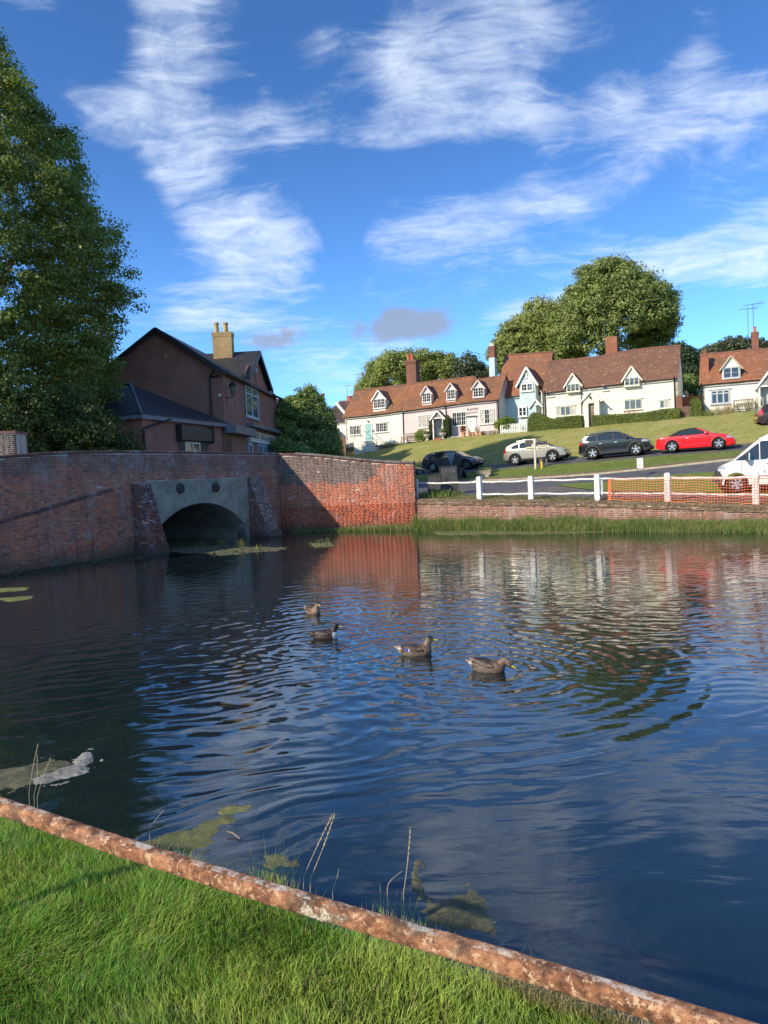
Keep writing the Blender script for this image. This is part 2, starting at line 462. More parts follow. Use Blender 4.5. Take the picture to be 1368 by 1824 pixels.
def M_brick(name, stain_shade=0.0, z_stain_shade=(3.0, 4.0), white=.3, base=((.36, .085, .045), (.24, .06, .04), (.42, .13, .06)), fade_x=None, film=.4):
    """material of single bricks: every brick its own tone, weathering by place"""
    mt, n, bs = newmat(name)
    g = n.new('ShaderNodeNewGeometry'); pos = g.outputs['Position']; isl = g.outputs['Random Per Island']
    oi = n.new('ShaderNodeObjectInfo').outputs['Random']
    rr = n.math('FRACT', n.math('ADD', isl, oi))
    c = n.mix(n.ramp(rr, 0, .6), (*base[1], 1), (*base[0], 1))
    c = n.mix(n.ramp(rr, .8, 1.0), c, (*base[2], 1))
    dark = n.math('GREATER_THAN', n.math('FRACT', n.math('MULTIPLY', rr, 7.31)), .86)
    c = n.mix(n.math('MULTIPLY', dark, .55), c, (.07, .035, .035, 1))
    z = n.sep(pos)[2]
    big = n.noise(pos, .55, 5, .65)
    # soot and lichen along the top courses; on the pier, shade put into colour
    t = n.math('ADD', n.ramp(z, z_stain_shade[0], z_stain_shade[1], 0, 1), n.math('MULTIPLY', n.math('SUBTRACT', n.noise(pos, .8, 9, .72, .4), .5), 3.0))
    if fade_x: t = n.math('SUBTRACT', t, n.ramp(n.sep(pos)[0], fade_x[0], fade_x[1], 0, .75))
    soot_shade = n.math('MULTIPLY', n.ramp(t, .38, .72), stain_shade)
    soot_shade_c = n.mix(n.ramp(n.noise(pos, 5, 6, .7), .4, .62), (.055, .042, .042, 1), (.13, .115, .11, 1))
    c = n.mix(soot_shade, c, soot_shade_c)
    sp = n.noise(n.mapping(pos, sc=(1, 1, 1.6)), 2.2, 9, .74)
    wh = n.math('MULTIPLY', n.ramp(sp, .545, .66), white)
    c = n.mix(wh, c, (.42, .38, .35, 1))
    fl = n.math('MULTIPLY', n.ramp(n.noise(n.mapping(pos, sc=(1, 1, .7)), .9, 8, .7, .5), .50, .68), film)
    c = n.mix(fl, c, (.40, .35, .33, 1))
    st = n.math('MULTIPLY', n.ramp(n.noise(n.mapping(pos, sc=(2.2, 2.2, .22)), 1.6, 6, .7), .54, .70), .55)
    c = n.mix(st, c, (.06, .04, .038, 1))
    dr = n.ramp(n.noise(pos, 1.3, 4, .6), .5, .75, 0, .45)
    c = n.mix(dr, c, (.12, .05, .045, 1))
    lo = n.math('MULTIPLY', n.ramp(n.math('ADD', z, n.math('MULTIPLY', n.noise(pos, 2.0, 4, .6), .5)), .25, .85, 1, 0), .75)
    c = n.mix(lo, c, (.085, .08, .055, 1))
    n.link(c, bs.inputs['Base Color']); bs.inputs['Roughness'].default_value = .9
    bump(n, bs, n.noise(pos, 30, 5, .65), .5, .006)
    return mt
def M_mortar(name, col=(.30, .25, .21)):
    mt, n, bs = newmat(name)
    pos = geo_pos(n)
    f = n.ramp(n.noise(pos, 1.1, 6, .65), .3, .7, .85, 1.35)
    f = n.math('MULTIPLY', f, n.ramp(n.noise(n.mapping(pos, sc=(2.2, 2.2, .3)), 1.6, 6, .7), .50, .70, 1.0, .45))
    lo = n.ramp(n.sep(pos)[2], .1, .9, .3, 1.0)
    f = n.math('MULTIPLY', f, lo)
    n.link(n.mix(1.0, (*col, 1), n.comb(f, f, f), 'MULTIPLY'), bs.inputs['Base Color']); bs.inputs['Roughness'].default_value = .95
    bump(n, bs, n.noise(pos, 30, 6, .7), .8, .02)
    return mt
def M_grass(name, c1, c2, c3, stripe=0.0, dry=.3, sc=1.0):
    mt, n, bs = newmat(name)
    pos = geo_pos(n)
    a = n.noise(pos, .35 * sc, 6, .65); b = n.noise(n.mapping(pos, rot=(0, 0, R(-30)), sc=(.6, 1.6, 1)), 1.6 * sc, 7, .7); d = n.noise(pos, 14 * sc, 5, .7)
    c = n.mix(n.ramp(b, .35, .68), (*c1, 1), (*c2, 1))
    c = n.mix(n.math('MULTIPLY', n.ramp(a, .45, .7), dry), c, (*c3, 1))
    g = n.ramp(d, .25, .75, .62, 1.35)
    c = n.mix(1.0, c, n.comb(g, g, g), 'MULTIPLY')
    n.link(c, bs.inputs['Base Color']); bs.inputs['Roughness'].default_value = .9; bs.inputs['Specular IOR Level'].default_value = .15
    bump(n, bs, n.math('ADD', n.math('MULTIPLY', b, 1.0), n.math('MULTIPLY', d, .35)), .9, .12)
    return mt
def M_leaf(name, c1, c2, c3, trans=.35, gloss=.45):
    mt, n, bs = newmat(name)
    g = n.new('ShaderNodeNewGeometry')
    isl = g.outputs['Random Per Island']; pos = g.outputs['Position']
    c = n.mix(n.ramp(isl, .0, .7), (*c1, 1), (*c2, 1))
    c = n.mix(n.ramp(isl, .8, 1.0), c, (*c3, 1))
    f = n.ramp(n.noise(pos, .5, 3, .6), .3, .7, .8, 1.2)
    c = n.mix(1.0, c, n.comb(f, f, f), 'MULTIPLY')
    n.link(c, bs.inputs['Base Color']); bs.inputs['Roughness'].default_value = gloss; bs.inputs['Specular IOR Level'].default_value = .35
    tr = n.new('ShaderNodeBsdfTranslucent'); n.link(n.mix(1.0, c, (1.15, 1.25, .5, 1), 'MULTIPLY'), tr.inputs['Color'])
    mx = n.new('ShaderNodeMixShader'); mx.inputs[0].default_value = trans
    n.link(bs.outputs[0], mx.inputs[1]); n.link(tr.outputs[0], mx.inputs[2])
    n.link(mx.outputs[0], n.n['Material Output'].inputs['Surface'])
    return mt
def M_glass(name, col=(.02, .025, .03), rough=.04, spec=.9):
    mt, n, bs = newmat(name)
    bs.inputs['Base Color'].default_value = (*col, 1); bs.inputs['Roughness'].default_value = rough
    bs.inputs['Specular IOR Level'].default_value = spec
    pos = geo_pos(n); bump(n, bs, n.noise(pos, 1.5, 2, .5), .25, .02)
    return mt
def M_paint(name, col, rough=.28, metal=0.0, coat=.8):
    mt, n, bs = newmat(name)
    bs.inputs['Base Color'].default_value = (*col, 1); bs.inputs['Roughness'].default_value = rough; bs.inputs['Metallic'].default_value = metal
    bs.inputs['Coat Weight'].default_value = coat; bs.inputs['Coat Roughness'].default_value = .05
    return mt

mt_slate = M_tiles('slate_roof', (.018, .019, .023), (.035, .036, .042), (.026, .027, .03), .28, .2, .25, True)
mt_felt = M_plain('dark_felt', (.016, .017, .022), .5, 0, .3, 1.5, .004)
mt_tile = M_tiles('clay_tiles', (.30, .115, .050), (.42, .185, .085), (.24, .12, .065), moss=.5)
mt_tile_dark = M_tiles('brown_clay_tiles', (.21, .10, .06), (.30, .145, .085), (.18, .098, .065), moss=.35)
mt_tile_red = M_tiles('red_clay_tiles', (.31, .115, .052), (.43, .18, .085), (.27, .125, .07), moss=.25)
mt_tile_grey = M_tiles('dark_tiles', (.06, .035, .03), (.09, .05, .045), (.07, .05, .045), moss=.3)
mt_white = M_render('white_limewash', (.76, .74, .64))
mt_pink = M_render('pale_pink_limewash', (.64, .545, .535), (.48, .42, .39), .2)
mt_blue = M_render('pale_blue_limewash', (.47, .585, .585), (.36, .43, .42), .4)
mt_cream = M_render('cream_limewash', (.78, .74, .59))
mt_wood_white = M_plain('white_painted_wood', (.72, .72, .68), .5, 0, .06, 9)
mt_wood_bluewhite = M_plain('pale_blue_painted_wood', (.42, .52, .60), .5, 0, .08, 9)
mt_wood_grey = M_plain('grey_painted_wood', (.42, .43, .44), .55, 0, .08, 9)
mt_wood_cream = M_plain('cream_painted_wood', (.66, .66, .52), .55, 0, .08, 9)
mt_black = M_plain('black_paint', (.012, .012, .014), .45, 0, .2)
mt_iron = M_plain('dark_iron', (.03, .03, .032), .5, .3, .2)
mt_greymetal = M_plain('dull_grey_metal', (.17, .19, .19), .45, .6, .15)
mt_teal = M_plain('pale_teal_paint', (.26, .50, .50), .45, 0, .05)
mt_oak = M_plain('weathered_oak', (.23, .18, .14), .8, 0, .3, 8, .004)
mt_fencewood = M_plain('brown_fence_boards', (.16, .095, .065), .85, 0, .3, 5, .004)
mt_lead = M_plain('grey_lead', (.17, .18, .19), .55, .2, .25, 4)
mt_pane = M_glass('window_glass')
mt_pane_sky = M_glass('pale_window_glass', (.10, .13, .15))
mt_curtain = M_plain('net_curtain_behind_glass', (.44, .43, .38), .3, 0, .35, 7)
mt_pub = M_brickwall('dark_red_brickwork', (.27, .085, .055), (.39, .125, .08), (.40, .29, .24))
mt_pub2 = M_brickwall('red_brickwork', (.27, .08, .052), (.38, .115, .075), (.32, .23, .19))
mt_yellow = M_brickwall('yellow_stock_brickwork', (.42, .29, .12), (.54, .39, .18), (.24, .19, .12))
mt_chim = M_brickwall('orange_brickwork', (.42, .12, .045), (.30, .085, .04), (.25, .17, .12))
mt_chim2 = M_brickwall('brown_brickwork', (.28, .095, .05), (.20, .07, .045), (.18, .13, .10))
mt_pot = M_plain('terracotta_pot', (.42, .13, .07), .8, 0, .15)
mt_pot_y = M_plain('buff_chimney_pot', (.42, .30, .13), .8, 0, .2)
mt_asphalt = M_plain('asphalt', (.085, .086, .092), .85, 0, .22, 2.2, .006)
mt_asphalt_worn = M_plain('worn_asphalt', (.12, .108, .10), .9, 0, .2, 1.4, .006)
mt_stone = M_plain('weathered_stone', (.30, .26, .19), .9, 0, .35, 9, .02)
mt_earth = M_plain('dry_earth_and_moss', (.15, .105, .07), .95, 0, .5, 6, .04)
mt_kerb = M_plain('kerb_stone', (.33, .29, .21), .9, 0, .2, 3)
def concrete():
    mt, n, bs = newmat('stained_cement')
    pos = geo_pos(n)
    a = n.noise(pos, 1.2, 8, .7); b = n.noise(n.mapping(pos, sc=(2, 2, .35)), 2.4, 6, .7); s = n.noise(pos, 14, 6, .75)
    c = n.mix(n.ramp(a, .35, .65), (.19, .175, .13, 1), (.34, .315, .25, 1))
    c = n.mix(n.ramp(b, .55, .75, 0, .6), c, (.07, .075, .07, 1))
    c = n.mix(n.ramp(s, .52, .70, 0, .75), c, (.50, .48, .42, 1)); c = n.mix(n.ramp(n.noise(pos, 5, 6, .75), .56, .66, 0, .6), c, (.40, .38, .33, 1))
    n.link(c, bs.inputs['Base Color']); bs.inputs['Roughness'].default_value = .95
    bump(n, bs, n.math('ADD', a, n.math('MULTIPLY', s, .4)), .8, .06)
    return mt
mt_concrete = concrete()
def water_mat():
    mt, n, bs = newmat('pond_water')
    pos = geo_pos(n)
    p2 = n.vmath('MULTIPLY', pos, (1, 1, 0))
    warp = n.vmath('SCALE', n.vmath('SUBTRACT', n.noise(p2, .45, 3, .5, 0, True), (.5, .5, .5)), scale=1.6)
    pw = n.vmath('ADD', p2, warp)
    amp_n = n.noise(p2, .22, 3, .5)
    terms = []
    x, y, _ = n.sep(p2)
    def train(dirx, diry, lam, amp, mask, warpv=None):
        """plane wave travelling along (dirx, diry)"""
        L = math.hypot(dirx, diry); k = 2 * math.pi / lam
        d_ = n.vmath('DOT_PRODUCT', warpv if warpv is not None else pw, (dirx / L * k, diry / L * k, 0))
        s_ = n.math('SINE', d_)
        h = n.math('MULTIPLY', s_, amp)
        terms.append(n.math('MULTIPLY', h, mask) if mask is not None else h)
    def ring(cx_, cy_, lam, amp, r0, r1):
        v = n.vmath('SUBTRACT', n.vmath('ADD', p2, n.vmath('SCALE', warp, scale=.16)), (cx_, cy_, 0))
        ln = n.vmath('LENGTH', v)
        s_ = n.math('SINE', n.math('MULTIPLY', ln, 2 * math.pi / lam))
        mk = n.math('MULTIPLY', n.ramp(ln, r0 * .2, r0, 0, 1), n.ramp(ln, r0, r1, 1, 0))
        terms.append(n.math('MULTIPLY', n.math('MULTIPLY', s_, amp), mk))
    # how rough: rises away from the near bank, patchy
    patch = n.ramp(amp_n, .36, .62, .25, 1.0)
    calm = n.math('MULTIPLY', n.ramp(y, 3.2, 8.5, .10, 1.0), patch)
    far = n.ramp(y, 10, 17, 1.0, .55)
    leftm = n.math('MULTIPLY', n.ramp(x, 2.2, -1.2, 0.05, 1.0), n.ramp(y, 3.6, 6.0, 0.0, 1.0))
    leftm = n.math('MULTIPLY', leftm, n.ramp(y, 17, 11, .25, 1.0))
    rightm = n.math('MULTIPLY', n.ramp(x, .5, 3.0, 0.0, 1.0), n.ramp(y, 5.5, 9.0, 0.12, 1.0))
    train(-.50, .86, .42, .0020, n.math('MULTIPLY', leftm, n.ramp(amp_n, .3, .6, .4, 1.0)))
    train(-.40, .92, .25, .0013, leftm)
    train(-.62, .78, .66, .0022, n.math('MULTIPLY', leftm, patch))
    train(.38, .92, .36, .0011, n.math('MULTIPLY', n.math('MULTIPLY', rightm, patch), far))
    train(.16, .98, .24, .0006, n.math('MULTIPLY', rightm, far))
    train(.03, 1.0, .30, .0012, n.math('MULTIPLY', far, n.ramp(y, 8, 13, 0, 1)))
    train(-.12, 1.0, .19, .0007, n.math('MULTIPLY', far, calm))
    for (cx_, cy_, lam, amp, r0, r1) in WAKES:
        ring(cx_, cy_, lam, amp, r0, r1)
    st = n.mapping(p2, rot=(0, 0, R(8)), sc=(.8, 2.2, 1))
    nz = n.math('MULTIPLY', n.math('SUBTRACT', n.noise(st, 3.0, 4, .5, .4), .5), .0048)
    terms.append(n.math('MULTIPLY', nz, n.math('MULTIPLY', calm, far)))
    nz2 = n.math('MULTIPLY', n.math('SUBTRACT', n.noise(n.mapping(p2, rot=(0, 0, R(22)), sc=(.7, 1.9, 1)), 1.1, 3, .5, .4), .5), .0065)
    terms.append(nz2)
    h = terms[0]
    for t in terms[1:]: h = n.math('ADD', h, t)
    b = n.new('ShaderNodeBump'); b.inputs['Strength'].default_value = 1.0; b.inputs['Distance'].default_value = 1.0
    n.link(h, b.inputs['Height']); n.link(b.outputs[0], bs.inputs['Normal'])
    c = n.mix(n.ramp(n.noise(p2, .5, 4, .6), .4, .7), (.006, .014, .018, 1), (.010, .019, .020, 1))
    n.link(c, bs.inputs['Base Color'])
    bs.inputs['Roughness'].default_value = .01; bs.inputs['IOR'].default_value = 1.95
    return mt
# ---------------------------------------------------------------- terrain
NPX = np.array([-1500, -500, 0, 200, 300, 500, 590, 740, 855, 947, 1065, 1190, 1290, 1368, 1700, 2600.])
def hrz(px): return 850 - .045 * (px - 684)
def mkrow(ds, pys=None, zs=None):
    """pys give the picture height for the nodes from 740 on; zs the level for the nodes before"""
    out = []
    nl = len(zs)
    for i, px in enumerate(NPX):
        if i < nl: y = hrz(px) + (CAMZ - zs[i]) * FPX / ds[i]
        else: y = pys[i - nl]
        out.append(P(px, y, ds[i]))
    return out
rW = mkrow([11.8, 17.8, 24.2, 28.2, 31.2, 37.3, 36.5, 35.5, 33.2, 31.9, 30.4, 28.6, 27.5, 26.6, 23.6, 17],
           [889, 890, 891, 893, 896, 899, 902.5, 914, 950], [2.9, 2.9, 2.9, 2.9, 2.9, 2.85, 2.4])
rR1 = mkrow([15, 21, 27, 31, 34, 40, 39, 38, 35.2, 33.8, 32.1, 30.2, 29.0, 28.1, 25.2, 19],
            [878, 881, 882.5, 884, 886.5, 889, 891, 900, 930], [2.9, 2.9, 2.9, 2.9, 2.9, 2.85, 2.4])
rR3 = mkrow([20, 27, 33, 37, 40, 47, 48, 48, 45, 43, 40, 37.5, 35.8, 34.8, 31, 23],
            [861, 857, 853, 845, 832, 821, 813, 782, 720], [2.9, 2.9, 2.9, 2.9, 2.9, 2.8, 2.5])
rR4 = mkrow([24, 31, 37, 41, 44, 51, 52, 52, 49.5, 47.5, 45, 43, 41.5, 40.5, 36.5, 27],
            [847, 839, 830.5, 822, 811, 804.5, 798, 770, 700], [3.0, 3.0, 3.0, 3.0, 3.0, 2.9, 2.75])
rR5 = [p.copy() for p in rR4]
for i, p in enumerate(rR5):
    q = Vector((.47, .88, 0)) if i > 6 else Vector((0.1, 1, 0))
    rR5[i] = p + q * 3.9 + Vector((0, 0, .46 if i > 5 else .12))
def facD(px):
    r = (px - 684) / 1265
    return 59.77 / (.891 + .454 * r)
dR7 = [60, 60, 62, 64, 66, 69, facD(590) - 1.1, facD(740) - 1.1, facD(855) - 1.1, facD(947) - 1.1, facD(1065) - 1.1, facD(1190) - 1.1, facD(1290) - 1.1, facD(1368) - 1.1, 47, 38]
rR7 = mkrow(dR7, [788.5, 775, 768.5, 759, 747, 738, 731, 700, 640], [3.4, 3.4, 3.4, 3.4, 3.4, 3.6, 4.55])
rMID = []
for i in range(len(NPX)):
    a, b = rR5[i], rR7[i]
    p = a.lerp(b, .34); p.z = a.z + (b.z - a.z) * .40
    rMID.append(p)
rR8 = [p + Vector((3, 9, .9)) for p in rR7]
rR9 = [Vector((p.x * 1.35 + 2, p.y + 55, p.z + 3.2)) for p in rR7]
rR10 = [Vector((p.x * 6, p.y + 700, 14)) for p in rR7]
for r_ in (rR9, rR10):
    r_[0].x = min(r_[0].x, -400)
def densify(row, n=6):
    """points every 1/n of a node interval, Catmull-Rom so that the banks are rounded"""
    out = []
    for i in range(len(row) - 1):
        p0 = row[max(i - 1, 0)]; p1 = row[i]; p2 = row[i + 1]; p3 = row[min(i + 2, len(row) - 1)]
        for k in range(n):
            t = k / n
            lin = p1.lerp(p2, t)
            cr = .5 * ((2 * p1) + (p2 - p0) * t + (2 * p0 - 5 * p1 + 4 * p2 - p3) * t * t + (3 * p1 - p0 - 3 * p2 + p3) * t ** 3)
            out.append(lin.lerp(cr, .5 if i > 5 else 0.0))
    out.append(row[-1].copy())
    return out
def strip(name, rows, mat, sub=3, amp=0.0, kind='structure'):
    rr = [densify(r_) for r_ in rows]
    grid = []
    for i in range(len(rr) - 1):
        for k in range(sub):
            t = k / sub
            grid.append([a.lerp(b, t) for a, b in zip(rr[i], rr[i + 1])])
    grid.append(rr[-1])
    if amp:
        for gi, g in enumerate(grid):
            if 0 < gi < len(grid) - 1:
                for p in g: p.z += amp * (mnoise.noise(Vector((p.x * .35, p.y * .35, 0))) + .5 * mnoise.noise(Vector((p.x * .9, p.y * .9, 3))))
    mb = MB(); mb.grid(grid)
    o = mb.build(name, mat, smooth=True, fix=False)
    return tag(o, kind=kind)
mt_gr_bank = M_grass('mown_grass_hillside', (.22, .245, .065), (.35, .33, .11), (.42, .34, .16), dry=.6)
mt_gr_verge = M_grass('mown_grass_verge', (.12, .175, .035), (.17, .22, .05), (.27, .24, .09), dry=.35)
mt_gr_strip = M_grass('wall_top_grass', (.12, .15, .04), (.20, .20, .07), (.30, .24, .13), dry=.7, sc=2)
mt_gr_near = M_grass('bank_turf', (.030, .070, .008), (.05, .10, .012), (.10, .10, .035), dry=.5, sc=2)
T1 = strip('grass_strip', [rW, rR1], mt_gr_strip)
T2 = strip('road', [rR1, rR3], mt_asphalt)
T3 = strip('verge', [rR3, rR4], mt_gr_verge, amp=.05)
T4 = strip('lane', [rR4, rR5], mt_asphalt)
T5 = strip('hillside', [rR5, rMID, rR7, rR8, rR9, rR10], mt_gr_bank, amp=.10)
tv, tf = [], []
for T in (T1, T2, T3, T4, T5):
    b = len(tv)
    tv += [v.co.copy() for v in T.data.vertices]
    tf += [[b + i for i in p.vertices] for p in T.data.polygons]
BVH = BVHTree.FromPolygons(tv, tf)
def ground(px, py):
    h = BVH.ray_cast(CAM, ray(px, py).normalized())
    return h[0] if h[0] is not None else None
def drop(x, y):
    h = BVH.ray_cast(Vector((x, y, 60)), Vector((0, 0, -1)))
    return h[0].z if h[0] is not None else 3.0
def sheet(name, pxs, ytop, ybot, mat, off, step=7, nv=6):
    rows = []
    xs = np.arange(pxs[0], pxs[-1] + .1, step)
    for k in range(nv + 1):
        r_ = []
        for x in xs:
            yt = np.interp(x, pxs, ytop); yb = np.interp(x, pxs, ybot)
            g = ground(x, yb + (yt - yb) * k / nv)
            if g is None: g = Zp(x, yb, 1.0)
            r_.append(g + Vector((0, 0, off)))
        rows.append(r_)
    mb = MB(); mb.grid(rows)
    return tag(mb.build(name, mat, smooth=True, fix=False), kind='structure')
def paving_mat():
    mt, n, bs = newmat('brick_paving')
    pos = geo_pos(n)
    br = n.new('ShaderNodeTexBrick'); n.link(n.mapping(pos, rot=(0, 0, R(22))), br.inputs['Vector'])
    br.inputs['Color1'].default_value = (.19, .095, .075, 1); br.inputs['Color2'].default_value = (.27, .15, .12, 1); br.inputs['Mortar'].default_value = (.10, .07, .06, 1)
    br.inputs['Scale'].default_value = 1; br.inputs['Brick Width'].default_value = .21; br.inputs['Row Height'].default_value = .11; br.inputs['Mortar Size'].default_value = .01
    f = n.ramp(n.noise(pos, .9, 5, .6), .3, .7, .7, 1.2)
    n.link(n.mix(1.0, br.outputs['Color'], n.comb(f, f, f), 'MULTIPLY'), bs.inputs['Base Color']); bs.inputs['Roughness'].default_value = .9
    bump(n, bs, br.outputs['Fac'], -.8, .006)
    return mt
sheet('paving', [1078, 1190, 1290, 1368, 1500], [877.5, 878, 880, 881.5, 885], [888.5, 890, 893, 896.5, 903], paving_mat(), .012)
sheet('worn_apron', [866, 930, 993, 1060, 1080], [880, 872, 865, 875, 878], [884.5, 885.5, 886, 888, 888.5], mt_asphalt_worn, .009)
sheet('grass_island', [990, 1030, 1080, 1180, 1270, 1368, 1500], [864.6, 862, 859.5, 848.5, 841.5, 837, 828], [865.2, 871, 876.5, 877.5, 879.5, 881, 885], mt_gr_verge, .045)
# pale kerb and trodden earth along the far side of the road, white line on the lane
kr = densify(rR3, 10); mb = MB()
for a, b in zip(kr[:-1], kr[1:]):
    if a.x > -3 and a.x < 26:
        d = (b - a).normalized(); s_ = Vector((-d.y, d.x, 0)) * .09
        up = Vector((0, 0, .09))
        mb.hexa([a - s_ - up, a + s_ - up, b + s_ - up, b - s_ - up, a - s_ + up, a + s_ + up, b + s_ + up, b - s_ + up])
tag(mb.build('kerb', mt_kerb), kind='structure')
rr = densify(rR3, 6); r4 = densify(rR4, 6)
mb = MB(); mb.grid([[a.lerp(b, .02) + Vector((0, 0, .05)) for a, b in zip(rr, r4)][40:], [a.lerp(b, .15 + .05 * mnoise.noise(a)) + Vector((0, 0, .07)) for a, b in zip(rr, r4)][40:]])
tag(mb.build('earth_edge', mt_earth, smooth=True, fix=False), kind='structure')
a4 = densify(rR4, 6); a5 = densify(rR5, 6)
mb = MB(); mb.grid([[a.lerp(b, .28) + Vector((0, 0, .03)) for a, b in zip(a4, a5)][78:], [a.lerp(b, .325) + Vector((0, 0, .03)) for a, b in zip(a4, a5)][78:]])
tag(mb.build('lane_line', M_plain('worn_white_line', (.55, .55, .52), .7)), kind='structure')

# ---------------------------------------------------------------- water
duck_px = [(557, 1092), (579, 1137), (741, 1166), (870, 1195)]
duck_w = [Zp(px, py, 0) for px, py in duck_px]
WAKES = [(duck_w[0].x, duck_w[0].y, .19, .0015, .5, 2.6), (duck_w[1].x, duck_w[1].y, .20, .0018, .5, 3.2),
         (duck_w[2].x, duck_w[2].y, .22, .0019, .5, 3.6), (duck_w[3].x, duck_w[3].y, .24, .0022, .5, 4.0),
         (duck_w[3].x - 1.0, duck_w[3].y + .9, .36, .0017, 2.4, 6.5), (duck_w[1].x + .3, duck_w[1].y, .44, .0020, 3.0, 8.5)]
mb = MB()
mb.quad((-90, -20, 0), (90, -20, 0), (90, 60, 0), (-90, 60, 0))
tag(mb.build('water', water_mat(), fix=False), kind='structure')
# pond bed and the ground under everything, far below the surface
mb = MB(); mb.quad((-1500, -1500, -1.2), (1500, -1500, -1.2), (1500, 1500, -1.2), (-1500, 1500, -1.2))
tag(mb.build('ground', mt_earth, fix=False), kind='structure')

# ---------------------------------------------------------------- brick pieces
class Bricks:
    """collects single bricks; the ones asked for become objects, the rest one joined part"""
    def __init__(s): s.items = []
    def add(s, c, d, n, ln, h, dep): s.items.append((Vector(c), Vector(d), Vector(n), ln, h, dep))
    def joined(s, name, mat, parent, items=None, kind='stuff'):
        items = s.items if items is None else items
        V = np.zeros((len(items), 8, 3)); 
        for i, (c, d, n, ln, h, dep) in enumerate(items):
            up = d.cross(n) * -1
            if up.z < 0: up = -up
            D = d * (ln / 2); N = n * dep; U = up * (h / 2)
            j = [random.uniform(-.0018, .0018) for _ in range(4)]
            a = [c - D - U + n * j[0], c + D - U + n * j[1], c + D + U + n * j[2], c - D + U + n * j[3]]
            for k in range(4):
                V[i, k] = a[k]; V[i, k + 4] = a[k] - N
        F = np.array([(0, 1, 2, 3), (0, 4, 5, 1), (1, 5, 6, 2), (2, 6, 7, 3), (3, 7, 4, 0)])
        F = (np.arange(len(items))[:, None, None] * 8 + F[None]).reshape(-1, 4)
        o = np_mesh(name, V.reshape(-1, 3), F, mat, parent, kind=kind)
        return o
_brick_me = {}
def brick_mesh(ln, h, dep, mat):
    key = (round(ln, 3), round(h, 3), mat.name)
    if key not in _brick_me:
        mb = MB(); mb.box(-ln / 2, ln / 2, -.004, dep, -h / 2, h / 2)
        me = bpy.data.meshes.new('brick'); me.from_pydata(mb.v, [], mb.f); me.materials.append(mat)
        me.update(); _brick_me[key] = me
    return _brick_me[key]
def single_bricks(items, mat, parent):
    o0 = root_of(parent).location
    for (c, d, n, ln, h, dep) in items:
        o = bpy.data.objects.new('brick', brick_mesh(ln, h, dep, mat))
        mm = Matrix((d, -n, d.cross(-n))).transposed().to_4x4()
        mm.translation = c - o0
        o.matrix_local = mm
        COL.objects.link(o); o.parent = parent
def brick_courses(bk, pl, u0, u1, z0, zt, skip=None, proud=None, flemish=False, off=.005, jit=.0022, spall=None, bh=.063, joint=.012, tilt=None):
    """English-bond courses on a facade plane; zt(u) is the top edge"""
    c = 0; z = z0
    zmax = max(zt(u0), zt(u1), zt((u0 + u1) / 2))
    while z < zmax:
        hdr = (c % 2 == 1)
        L = .1025 if hdr else .215
        u = u0 - (.056 if hdr else 0) - random.uniform(0, .02)
        while u < u1:
            l = L + random.uniform(-.006, .006)
            if hdr and random.random() < .25: l = .215
            a, b = max(u, u0), min(u + l, u1)
            uc = (a + b) / 2
            if b - a > .03 and z + bh < zt(uc) and not (skip and skip(uc, z + bh / 2)):
                o_ = off + random.uniform(-jit, jit)
                if proud: o_ += proud(uc, z + bh / 2)
                if spall and random.random() < spall(uc, z): o_ -= random.uniform(.001, .004)
                zz = z + bh / 2
                if tilt: zz += tilt(uc)
                bk.add(pl.pt(uc, zz, o_), (pl.d.x, pl.d.y, 0), (pl.n.x, pl.n.y, 0), b - a, bh, .09)
            u += l + joint
        z += bh + joint; c += 1

K = (-10.34, 27.3); B = (-5.315, 36.54); C = (1.54, 34.8)
dK = (Vector(B) - Vector(K)).normalized()
L0 = (K[0] - .49 * 16.5, K[1] - .872 * 16.5)
plL = Plane(L0, K); plB = Plane(K, B); plR = Plane(B, C)
mt_br_left = M_brick('river_wall_bricks', .6, (2.6, 3.9), .6, ((.54, .155, .075), (.38, .115, .068), (.58, .21, .10)))
mt_br_bridge = M_brick('bridge_bricks', .55, (2.6, 3.9), .85, ((.46, .155, .09), (.34, .12, .08), (.50, .23, .13)))
mt_br_right = M_brick('sunlit_wall_bricks', .95, (2.05, 2.85), .22, ((.50, .125, .055), (.40, .10, .048), (.54, .175, .08)), fade_x=(-1.6, .6), film=.25)
mt_br_low = M_brick('retaining_wall_bricks', .0, (5, 6), .25, ((.27, .125, .085), (.20, .09, .06), (.31, .165, .11)), film=.5)
mt_br_cop = M_brick('coping_bricks', .55, (1, 2), .45, ((.26, .085, .06), (.19, .07, .055), (.30, .12, .08)))
mt_br_butt = M_brick('buttress_bricks', .6, (1.0, 2.5), .75, ((.24, .07, .05), (.17, .06, .05), (.26, .12, .09)))
mt_br_flint = M_brick('limewashed_rubble', .25, (.8, 2.4), 1.0, ((.35, .26, .22), (.16, .10, .085), (.42, .37, .33)))
mt_mort = M_mortar('lime_mortar', (.40, .35, .31)); mt_mort_r = M_mortar('pale_mortar', (.52, .40, .31))
def coping(pl, u0, u1, zt, parent, mat, thick=.48, name='coping', over=.03, w_=.075):
    bk = Bricks(); u = u0
    while u < u1:
        zc = zt(u)
        bk.add(pl.pt(u + w_ / 2, zc + .05, over + random.uniform(-.004, .006)), (pl.d.x, pl.d.y, 0), (pl.n.x, pl.n.y, 0), w_ - .008, .105 + random.uniform(-.006, .006), thick)
        u += w_ + .002
    return bk.joined(name, mat, parent)
